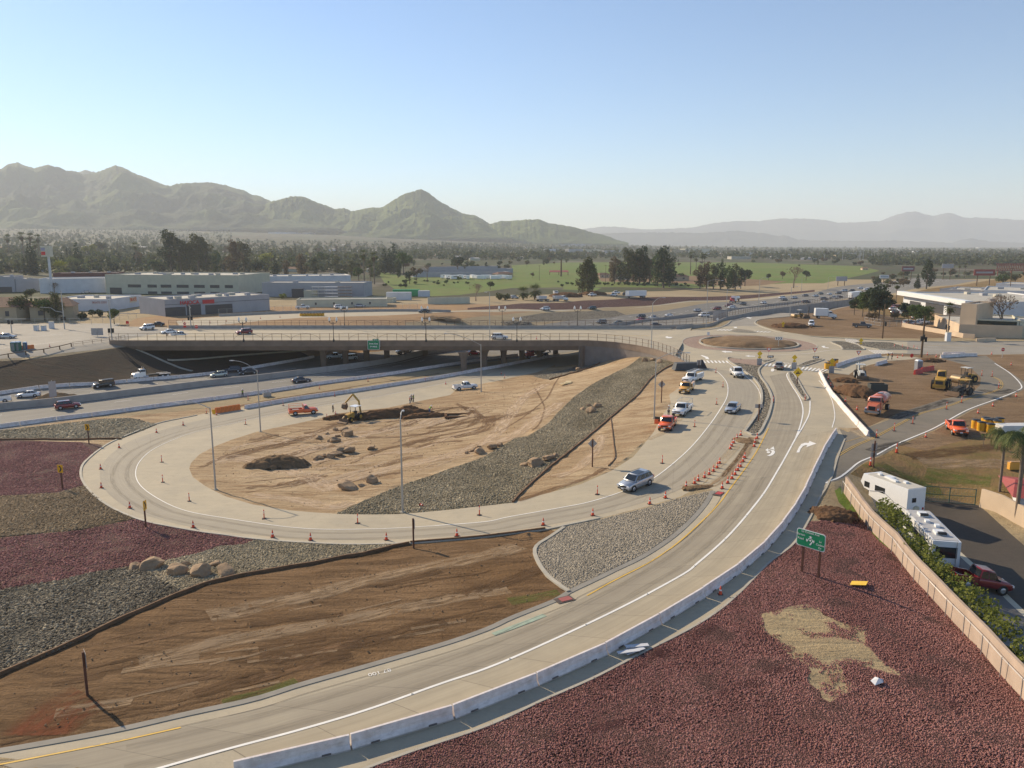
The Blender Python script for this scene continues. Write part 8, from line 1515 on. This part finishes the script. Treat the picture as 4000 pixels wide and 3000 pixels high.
def mound(label, u, v, rx, ry, h, mat, yaw=0, seed=0, cat='dirt pile', rough=.22, xyz=None, name='dirt_pile', kind=None):
 p = GG(u, v) if xyz is None else Vector(xyz); n = 34; a = np.linspace(-1, 1, n); X, Y = np.meshgrid(a, a, indexing='ij'); r = np.sqrt(X**2 + Y**2); wob = fbm(X * 4 + seed * 9, Y * 4 + seed * 5, .8, seed + 60, 4); e = np.clip(1 - (r * (1 + wob * .35))**2, -.15, 1)
 Z = h * np.sign(e) * np.abs(e)**.8 + h * rough * fbm(X * 9 + seed, Y * 9, 1, seed + 3, 4) * (e > 0) ; c, s = math.cos(yaw), math.sin(yaw); x = X * rx; y = Y * ry; V = np.stack([x * c - y * s, x * s + y * c, np.where(e <= 0, -.3, Z)], -1).reshape(-1, 3)
 i, j = np.meshgrid(np.arange(n-1), np.arange(n-1), indexing='ij'); b = (i * n + j).ravel(); F = np.stack([b, b + n, b + n + 1, b + 1], 1); F = F[(e.ravel()[F] > -.14).any(1)]
 o = np_mesh(name, V, F, None, mat, True); o.location = p; return tag(o, label, cat, kind=kind)
SPO = m_dirt('dark red brown spoil', (.15, .08, .042), (.20, .115, .062), (.085, .048, .028), .4, .6)
mound('long dark spoil ridge beside the yellow backhoe trench', 845, 900, 9, 1.8, 1.5, SPO, .28, 1); mound('low spoil ridge at the far end of the trench', 925, 901, 5.5, 1.2, .9, SPO, .1, 2); mound('small dark pile beside the trench workers', 884, 886, 2.2, 1.4, 1.0, SPO, 0, 3); mound('spoil ridge under the raised backhoe arm', 735, 903, 3.5, 1.3, .8, SPO, .3, 4)
mound('brown gravelly heap alone in the loop dirt', 600, 1006, 4.8, 2.3, 1.5, M['lot'], .1, 5); mound('large red brown spoil heap beside the orange water truck', 1848, 850, 3.3, 4.6, 1.6, SPO, .3, 6); mound('small spoil heap at the excavation corner', 1826, 824, 2.4, 1.6, .8, SPO, -.3, 7)
mound('dirt pile heaped on the freeway median wall', 117, 868, 5.5, 1.2, 1.9, M['orange'], .62, 8); mound('dark dirt pile at the north east dirt lot', 1708, 706, 6, 4, 1.3, SPO, 0, 9); mound('left dark pile in the far work yard', 1222, 641, 9, 5, 2.4, SPO, 0, 10); mound('right dark pile in the far work yard', 1280, 637, 8, 4, 2.2, SPO, 0, 11); mound('brown mound behind the bridge fence with dry brush', 945, 690, 9, 3, 1.4, M['orange'], 0, 12); mound('grey brown pile of broken concrete beyond the bridge', 1110, 700, 8, 4, 1.2, M['rubble'], 0, 13)
mound('low circular dirt mound in the centre of the roundabout', 0, 0, 12.2, 12.2, 1.7, M['lot'], 0, 14, 'mound', .03, (RC[0], RC[1], 1.05), 'ground', 'structure')
mound('brown dirt and broken paving heap at the far end of the stone median', 1611, 953, 1.3, 2.0, .3, M['lot'], .5, 15); mound('broken pavement heap with weeds beside the cobble paving', 1513, 1053, 2.2, .8, .25, M['lot'], .2, 16); mound('dug up soil heap at the top corner of the maroon gravel', 1795, 1112, 2.6, 2.0, .7, SPO, .2, 17); mound('dark soil heap by the thick pole', 2010, 781, 3.2, 1.6, .8, SPO, 0, 18)
# trench pit: raised lip around a flat floor, near-black colour standing for its shade
pt = GG(988, 899); t = thing('trench_pit', 'dark square pit at the end of the trench', 'pit', pt, .1); [MB().box((x, y, .12), (a, b, .34)).build('earth_lip', SPO, t) for x, y, a, b in ((0, 1.4, 4.4, .5), (0, -1.4, 4.4, .5), (-2.2, 0, .5, 3.2), (2.2, 0, .5, 3.2))]; MB().box((0, 0, .03), (3.9, 2.4, .05)).build('pit_floor', plain('pit soil with painted shade', (.03, .02, .014), .95), t)
# wooden header boards
WB_ = plain('brown header board', (.20, .11, .055), .9, var=.3, scale=2)
def board(pts, label, w=.14, h=.3): curb('edging_board', pts, w, h, WB_, label=label, cat='edging', step=.8)
board([(-60,1486),(0,1460),(125,1405),(250,1345),(387,1285),(487,1253),(623,1227),(748,1204),(885,1175.5)], 'long brown wooden edging between dark cobbles and graded dirt', .14, .3); board([(886,1174),(995,1165.5),(1095,1155),(1180,1144)], 'brown wooden edging along the ramp above the graded dirt', .15, .28)
board([(1467,782),(1421,807),(1394,833),(1376,855),(1320,902),(1244,965),(1187,1010),(1142,1051),(1108,1086)], 'curving brown wooden edging on the right of the cobble band', .16, .24); board([(-60,951),(0,951),(130,951),(262,949)], 'dark wooden edging between grey cobbles and maroon gravel'); board([(1319,903),(1323,935),(1326,965),(1328,990),(1314,1007)], 'thin wooden edging branching off toward the ramp', .1, .15)
board([(1187,821),(1240,806),(1290,788),(1330,770),(1389,766)], 'wooden edging below the crushed rock strip at the wall', .15, .3)
# soft edged strips and stains lying on the ground
def m_smear(name, c, dens=.8, rough=.95):
 t = NT(name); uv = t.new('ShaderNodeUVMap').outputs[0]; sp = t.new('ShaderNodeSeparateXYZ'); t.link(uv, sp.inputs[0]); e = t.math('SUBTRACT', 1.0, t.math('ABSOLUTE', sp.outputs[1])); n = t.noise(t.mapping(uv, (.35, 2.2, 1)), 1.0, 5, .7)
 a = t.math('MULTIPLY', t.ramp(e, [(0, 0), (.45, 1)]), t.ramp(n, [(.36, 0), (.58, dens)])); t.col(c); t.link(a, t.b.inputs['Alpha']); return t.rough(rough, spec=.1)
SM = dict(rut_shadow=m_smear('dark rut soil', (.20, .12, .065)), pale=m_smear('pale dusty soil', (.58, .44, .30), .75), deep=m_smear('turned earth', (.12, .07, .035), .9), light=m_smear('dry scraped earth', (.33, .235, .145), .8), tyre=m_smear('tyre rubber stain', (.22, .19, .145), .22), oil=m_smear('damp asphalt stain', (.07, .065, .06), .7), dust=m_smear('tracked dust', (.50, .40, .27), .65), mdark=m_smear('dark gravel streak', (.07, .03, .03), .6), red=m_smear('red clay stain', (.20, .065, .03), .7), weed=m_smear('sparse weeds', (.12, .15, .035), .6))  # first colour also paints a lamp post's shadow; mdark lays flat darker streaks
SMB = {}
def smear(kind, pts, w, dz=.03, world_pts=False):
 q = resample(xy(pts) if world_pts else gpts(pts), .7)
 if len(q) < 2: return
 V, F, UV = strip(q, [w * (k / 4 - .5) for k in range(5)], dz); s = SMB.setdefault(kind, [[], [], []]); n = len(s[0]); s[0] += V; s[1] += [tuple(i + n for i in f) for f in F]; s[2] += [(a + len(s[0]) * 3.7, b / (w / 2)) for a, b in UV]
for k, w, pts in [('rut_shadow', 1.6, [(1015,880),(1030,893),(1028,910),(1000,925),(930,935),(850,945),(790,945)]), ('rut_shadow', 1.1, [(985,872),(1020,890),(1045,905),(1040,925),(990,940),(900,955),(820,975),(760,1000)]), ('rut_shadow', 2.2, [(1060,900),(1058,920),(1030,935),(980,945)]), ('pale', 3.0, [(1180,830),(1130,860),(1100,900),(1060,945),(980,980),(860,1010),(700,1050)]), ('pale', 3.5, [(1210,870),(1160,905),(1100,945),(1030,960)]), ('rut_shadow', .5, [(1213,808),(1188,850),(1170,870),(1125,905),(1075,935)]), ('rut_shadow', .45, [(1155,838),(1170,865),(1176,885),(1165,915),(1150,930)]),
  ('pale', 4, [(460,1000),(520,990),(640,1020),(720,1060)]), ('rut_shadow', 1.0, [(430,1010),(520,975),(600,960),(690,955)]), ('deep', 1.8, [(920,893),(960,885),(1000,880),(1020,892)]), ('pale', 2.6, [(540,1070),(640,1080),(720,1095),(760,1085)]), ('pale', 2.0, [(1300,940),(1290,970),(1250,1010),(1200,1030)]), ('rut_shadow', 1.2, [(1120,1082),(1180,1062),(1260,1036),(1310,1010)]), ('light', 2.2, [(300,1430),(450,1395),(700,1350),(950,1300),(1100,1275)]),
  ('deep', 2.0, [(1000,1285),(1100,1255),(1180,1225)]), ('deep', 1.6, [(420,1500),(520,1470),(650,1440),(760,1415)]), ('deep', 2.2, [(560,1420),(700,1400),(850,1370),(960,1340)]), ('light', 3.2, [(450,1330),(650,1290),(850,1240),(1050,1200),(1120,1180)]), ('red', 4.5, [(80,1590),(120,1550),(175,1510),(200,1500)]), ('deep', .35, [(0,1595),(150,1566),(300,1530),(500,1488),(640,1450)]), ('deep', .3, [(0,1608),(150,1577),(300,1542),(500,1498)]), ('dust', 2.2, [(1810,925),(1840,930),(1880,950)]), ('light', 1.6, [(1630,945),(1605,985),(1570,1025),(1535,1050)]), ('deep', .8, [(1622,945),(1598,985),(1560,1030)]), ('oil', 2.4, [(1925,905),(1960,893),(2010,878),(2050,865)]), ('oil', 3.0, [(2120,842),(2150,848),(2190,842)]), ('oil', 2.0, [(1880,975),(1920,962),(1960,955)]),
  ('rut_shadow', .25, [(1040,846.5),(1090,855),(1140,858),(1175,858)]), ('dust', 1.4, [(1400,950),(1440,930),(1480,890)]), ('dust', 1.6, [(1480,1052),(1545,1010),(1595,960)]), ('mdark', 1.6, [(1440,1395),(1380,1430),(1300,1470)]), ('mdark', 1.2, [(1560,1340),(1480,1390),(1420,1420)]), ('mdark', 1.0, [(1560,1500),(1640,1470),(1700,1440)]), ('mdark', 1.0, [(2020,1440),(2050,1490),(2060,1540)]), ('mdark', .9, [(1270,1580),(1350,1560),(1430,1530)]),  # narrow strip from the lamp foot paints the post's cast shadow
  ('weed', 5, [(1900,1040),(1960,1045),(2030,1055)]), ('weed', 4, [(2000,1020),(2080,1035),(2140,1040)]), ('weed', 3, [(1880,1015),(1930,1010)]), ('deep', 3, [(1960,985),(2060,975),(2160,965)]), ('light', 4, [(1990,1000),(2090,1000),(2200,1005)]), ('weed', 1.0, [(480,1520),(560,1500),(640,1470)]), ('weed', 1.6, [(1100,1300),(1160,1290),(1210,1280)])]: smear(k, pts, w)
rr_ = random.Random(3)
smear('deep', [(560, 868), (700, 846), (830, 825), (950, 806)], .8); smear('rut_shadow', [(480, 884), (600, 862), (760, 838)], 1.6)
for _ in range(120):                                              # wheel tracks over the loop dirt and the graded dirt
 u, v = rr_.uniform(460, 1120), rr_.uniform(905, 1075); d = rr_.uniform(-.32, -.12); L = rr_.uniform(60, 190); pts = [(u + L * t, v + L * t * d + 12 * math.sin(t * 3) * rr_.uniform(-.5, .5)) for t in (0, .35, .7, 1)]
 if all(inside(*[np.array([c]) for c in q], [(430,1000),(470,970),(560,935),(700,905),(840,885),(980,850),(1180,810),(1250,800),(1180,900),(1040,980),(870,1040),(740,1100),(620,1095),(480,1060)])[0] for q in pts): smear(rr_.choice(['rut_shadow', 'pale', 'rut_shadow', 'pale']), pts, rr_.choice([.4, .5, 1.4, 2.4]))
for _ in range(85):
 u, v = rr_.uniform(10, 1100), rr_.uniform(1190, 1570); d = rr_.uniform(-.26, -.1); L = rr_.uniform(60, 240); pts = [(u + L * t, v + L * t * d) for t in (0, .35, .7, 1)]
 if all(inside(*[np.array([c]) for c in q], [(0,1475),(250,1360),(490,1265),(890,1190),(1130,1165),(1160,1230),(1180,1280),(950,1380),(640,1465),(240,1560),(0,1600)])[0] for q in pts): smear(rr_.choice(['deep', 'light', 'deep', 'light', 'rut_shadow']), pts, rr_.choice([.35, .45, 1.2]))
for off in (-.9, .9):                                            # tyre darkening on the lanes
 q = resample(gpts([((a[0]+b[0])/2, (a[1]+b[1])/2) for a, b in zip(YEL[2:15], [(300,1668),(430,1636),(640,1580),(800,1531),(950,1478),(1080,1432),(1200,1380),(1323,1322),(1420,1271),(1509,1215),(1590,1138),(1650,1066),(1690,1000)])]), 1.2); nq_ = normals(q); smear('tyre', [p + n * off for p, n in zip(q, nq_)], .7, .022, True)
 q = resample(gpts(LC[3:27]), 1.2); nq_ = normals(q); sg = 1; smear('tyre', [p - n * (2.0 + off) for p, n in zip(q, nq_)], .7, .022, True)
for k, (V, F, UV) in SMB.items():
 me = bpy.data.meshes.new('ground_marks'); me.from_pydata(V, [], F); u_ = me.uv_layers.new(name='UVMap')
 for lp in me.loops: u_.data[lp.index].uv = UV[lp.vertex_index]
 me.update(); o = link_mesh('ground_marks', me, None, SM[k]); o['kind'] = 'stuff'; tag(o, {'rut_shadow':'brown ruts pressed into the loop dirt, with a painted lamp post shadow','pale':'pale dusty scrapes across the loop dirt','deep':'dark turned earth streaks','light':'dry light streaks on the graded dirt','tyre':'dark tyre wear along the lanes','oil':'damp dark stains on the old asphalt','dust':'tracked dust on the paving','mdark':'dark streaks on the maroon gravel','red':'red clay stain at the post','weed':'sparse green weeds along the kerb'}[k], 'ground marks')
# loose stones: real small rocks lying on the gravel beds
def m_isl(name, cols):
 t = NT(name); g = t.new('ShaderNodeNewGeometry'); n = t.noise(t.mapping(g.outputs['Position'], (1, .45, 1), (0, 0, .7)), .16, 5, .65); c = t.ramp(g.outputs['Random Per Island'], [(i / (len(cols) - 1), k) for i, k in enumerate(cols)]); t.col(t.mix(t.math('MULTIPLY', t.ramp(n, [(.42, 0), (.6, 1)]), .5), c, tuple(x * .75 for x in cols[0]))); return t.rough(.9, spec=.15)
ICO = np.array([(0,0,1),(.89,0,.45),(.28,.85,.45),(-.72,.53,.45),(-.72,-.53,.45),(.28,-.85,.45),(.72,.53,-.45),(-.28,.85,-.45),(-.89,0,-.45),(-.28,-.85,-.45),(.72,-.53,-.45)]); ICF = np.array([(0,1,2),(0,2,3),(0,3,4),(0,4,5),(0,5,1),(1,6,2),(2,6,7),(2,7,3),(3,7,8),(3,8,4),(4,8,9),(4,9,5),(5,9,10),(5,10,1),(1,10,6)])
def stones(label, polys, n, s0, s1, mat, seed, flat=.6, hole=None, box=None):
 rs = np.random.default_rng(seed); w_ = [np.array(world(p)) for p in polys]; lo = np.min([a.min(0) for a in w_], 0); hi = np.max([a.max(0) for a in w_], 0); hole_ = [np.array(world(h)) for h in (hole or [])]; X = []; tries = 0
 while sum(len(a) for a in X) < n and tries < 60:
  p = rs.uniform(lo, hi, (n * 2, 2)); m = np.zeros(len(p), bool)
  for a in w_: m |= inside(p[:, 0], p[:, 1], a)
  for a in hole_: m &= ~(inside(p[:, 0], p[:, 1], a) & (fbm(p[:, 0], p[:, 1], .55, 77, 4) + rs.uniform(-.18, .18, len(p)) < .2))
  m &= (np.abs(p[:, 0]) < p[:, 1] * .70 + 4); X.append(p[m]); tries += 1
 X = np.concatenate(X)[:n]; n = len(X); z = H(X[:, 0], X[:, 1]); s = rs.uniform(s0, s1, n) * rs.choice([.7, 1, 1, 1.15, 1.5], n); sc = rs.uniform(.65, 1.25, (n, 1, 3)) * s[:, None, None] * np.array([1, .8, flat]); V = ICO[None] * rs.uniform(.8, 1.15, (n, 11, 1)) * sc; a = rs.uniform(0, 6.28, n); c, q = np.cos(a)[:, None], np.sin(a)[:, None]
 til = rs.uniform(-.5, .5, (n, 1)); x, y, zz = V[..., 0], V[..., 1], V[..., 2]; zz = zz + x * til; V = np.stack([x * c - y * q + X[:, :1], x * q + y * c + X[:, 1:], zz + z[:, None] + s[:, None] * .25], -1).reshape(-1, 3); F = (ICF[None] + (np.arange(n) * 11)[:, None, None]).reshape(-1, 3); o = np_mesh('loose_stones', V, F, None, mat); o['kind'] = 'stuff'; return tag(o, label, 'stones')
SAND = sc4(1493, 1216.6, 3.077, [(475,345),(560,315),(660,295),(760,280),(840,310),(950,375),(1060,415),(1150,425),(1155,530),(1210,600),(1280,672),(1370,725),(1380,745),(1200,695),(1000,675),(1010,740),(1040,785),(1100,828),(1000,870),(920,920),(870,890),(800,810),(770,770),(800,720),(740,655),(640,590),(570,500),(490,450)])
cM = m_isl('maroon crushed rock', [(.24, .10, .085), (.36, .17, .145), (.29, .13, .11), (.43, .235, .19), (.33, .155, .135)]); cC = m_isl('river cobble', [(.24, .20, .12), (.44, .37, .25), (.32, .275, .185), (.52, .44, .30), (.38, .30, .19)]); cD = m_isl('dark foreground cobble', [(.05, .042, .03), (.24, .20, .135), (.10, .085, .065), (.38, .33, .235), (.15, .12, .08)]); cT = m_isl('tan rock', [(.20, .14, .075), (.36, .26, .15), (.28, .2, .11), (.42, .32, .2)]); cP = m_isl('set cobble', [(.32, .28, .21), (.39, .34, .26), (.35, .305, .235), (.42, .365, .28)])  # cD is a darker cobble palette for the foreground band
MAR0 = [(1751,1126),(1770,1126),(1809,1102),(1839,1103),(1866,1128),(1896,1167),(1934,1197),(1974,1247),(2009,1284),(2058,1339),(2130,1420),(2212,1511),(2260,1570),(2260,1700),(640,1720)] + SHOULDER[::-1][1:-5]
stones('maroon crushed rock covering the slope beside the wall', [MAR0], 125000, .028, .056, cM, 1, .7, [SAND]); stones('dark river cobbles in the left foreground band', [REG_P for REG_P in ([(-40,1283),(25,1270),(125,1255),(200,1237),(300,1222),(340,1250),(400,1280),(387,1284),(250,1344),(125,1404),(0,1459),(-40,1475)],)], 17000, .06, .12, cD, 2, .6)
stones('grey river cobbles along the lower ramp edge', [[(300,1222),(325,1217),(425,1197),(475,1180),(525,1177),(553,1167),(623,1172),(748,1178),(880,1175.5),(748,1202),(623,1225),(487,1251),(400,1279),(340,1250)]], 13000, .06, .11, cC, 3, .6)
stones('grey river cobbles of the long band inside the loop', [[(728,1109),(785,1082),(873,1046),(956,1019),(1046,987),(1113,947),(1140,943),(1183,916),(1210,887),(1237,860),(1280,830),(1351,795),(1389,768),(1417,766),(1465,782),(1421,806),(1394,832),(1376,854),(1320,901),(1244,964),(1187,1009),(1142,1050),(1106,1085),(1025,1094),(940,1103),(860,1109.7)]], 36000, .065, .12, cC, 4, .6)
stones('maroon crushed rock in the left foreground band', [[(-30,1165),(0,1163),(175,1146),(295,1122),(350,1136),(450,1153),(550,1167),(525,1176),(475,1179),(425,1196),(325,1216),(200,1236),(125,1254),(25,1269),(-30,1278)], [(-30,953),(0,953),(175,956),(205,978),(181,1000),(173,1015),(174,1033),(181,1047),(125,1063),(0,1071),(-30,1074)]], 36000, .05, .10, cM, 5, .7)
stones('tan crushed rock in the left band', [[(-30,1077),(0,1073),(125,1066),(183,1049),(189,1056),(215,1081),(248,1102),(292,1121),(175,1143.7),(0,1161),(-30,1165)]], 14000, .07, .13, cT, 6, .7); stones('grey cobbles of the band nearest the freeway', [[(-30,933),(0,931),(175,912),(225,906),(282,904),(338,917),(275,942),(258,949),(0,949),(-30,949)]], 8000, .11, .20, cC, 7, .6)
stones('rounded cobbles set in the paved tip between the ramps', [[(1536,1060),(1470,1076),(1395,1098),(1295,1123),(1220,1138),(1205,1151),(1187,1164),(1167,1176),(1157,1188),(1160,1205),(1177,1235),(1209,1264),(1229,1277),(1320,1231),(1395,1194),(1470,1141),(1518,1090)]], 26000, .065, .085, cP, 8, .3)
stones('scattered clods on the graded dirt and loop dirt', [[(0,1470),(490,1262),(890,1185),(1130,1165),(1170,1240),(1190,1280),(640,1470),(0,1610)], [(430,1000),(560,940),(840,890),(1180,812),(1200,890),(870,1040),(640,1098)]], 2600, .03, .09, m_isl('soil clods', [(.16, .1, .05), (.3, .2, .12), (.22, .14, .08)]), 9, .7)
# debris by the long barrier
t = thing('plastic_sheet', 'crumpled white board lying at the foot of the long barrier row', 'debris', on(GG(1366, 1408), .08), .35); rs0 = random.Random(2)
for k in range(5): MB().box((rs0.uniform(-.5, .5), rs0.uniform(-.3, .3), .05 * k), (rs0.uniform(1.2, 2.0), rs0.uniform(.25, .5), .04), rz=rs0.uniform(-.4, .4)).build('board', WHB, t)
t = thing('paper_litter', 'white crumpled paper lying on the maroon gravel right of the sand patch', 'litter', on(GG(1897, 1477), .12), .4); MB().add([(-.5,-.2,0),(.1,-.3,.12),(.5,.1,.02),(.1,.35,.15),(-.4,.25,.05),(0,0,.28)], [(0,1,5),(1,2,5),(2,3,5),(3,4,5),(4,0,5)]).build('sheet', WHB, t)
t = thing('plywood_sheets', 'pale yellow plywood sheets lying on dirt below the bridge wall', 'boards', on(GG(1227, 829), .06), .5); [MB().box((k * .5 - .8, k * .3, .05 + k * .05), (2.4, 1.2, .04), rz=k * .3).build('sheet', plain('plywood', (.62, .50, .28), .8), t) for k in range(4)]
t = thing('tarp_pile', 'dark grey tarp covered stack beside the top of the curved wall', 'stack', on(GG(1483, 798), 0), .15); MB().box((0, 0, .75), (6.0, 2.2, 1.5), taper=.85).build('tarp', plain('grey tarp', (.07, .075, .085), .7, bump=.4), t); MB().loft([[(3, -.9, 0), (4.6, -.5, 0), (4.6, .6, 0), (3, .9, 0)], [(3.2, -.2, 2.1), (3.6, -.1, 2.0), (3.6, .2, 2.0), (3.2, .2, 2.1)]], True, False).build('cover', plain('black tarp', (.025, .025, .03), .6), t)
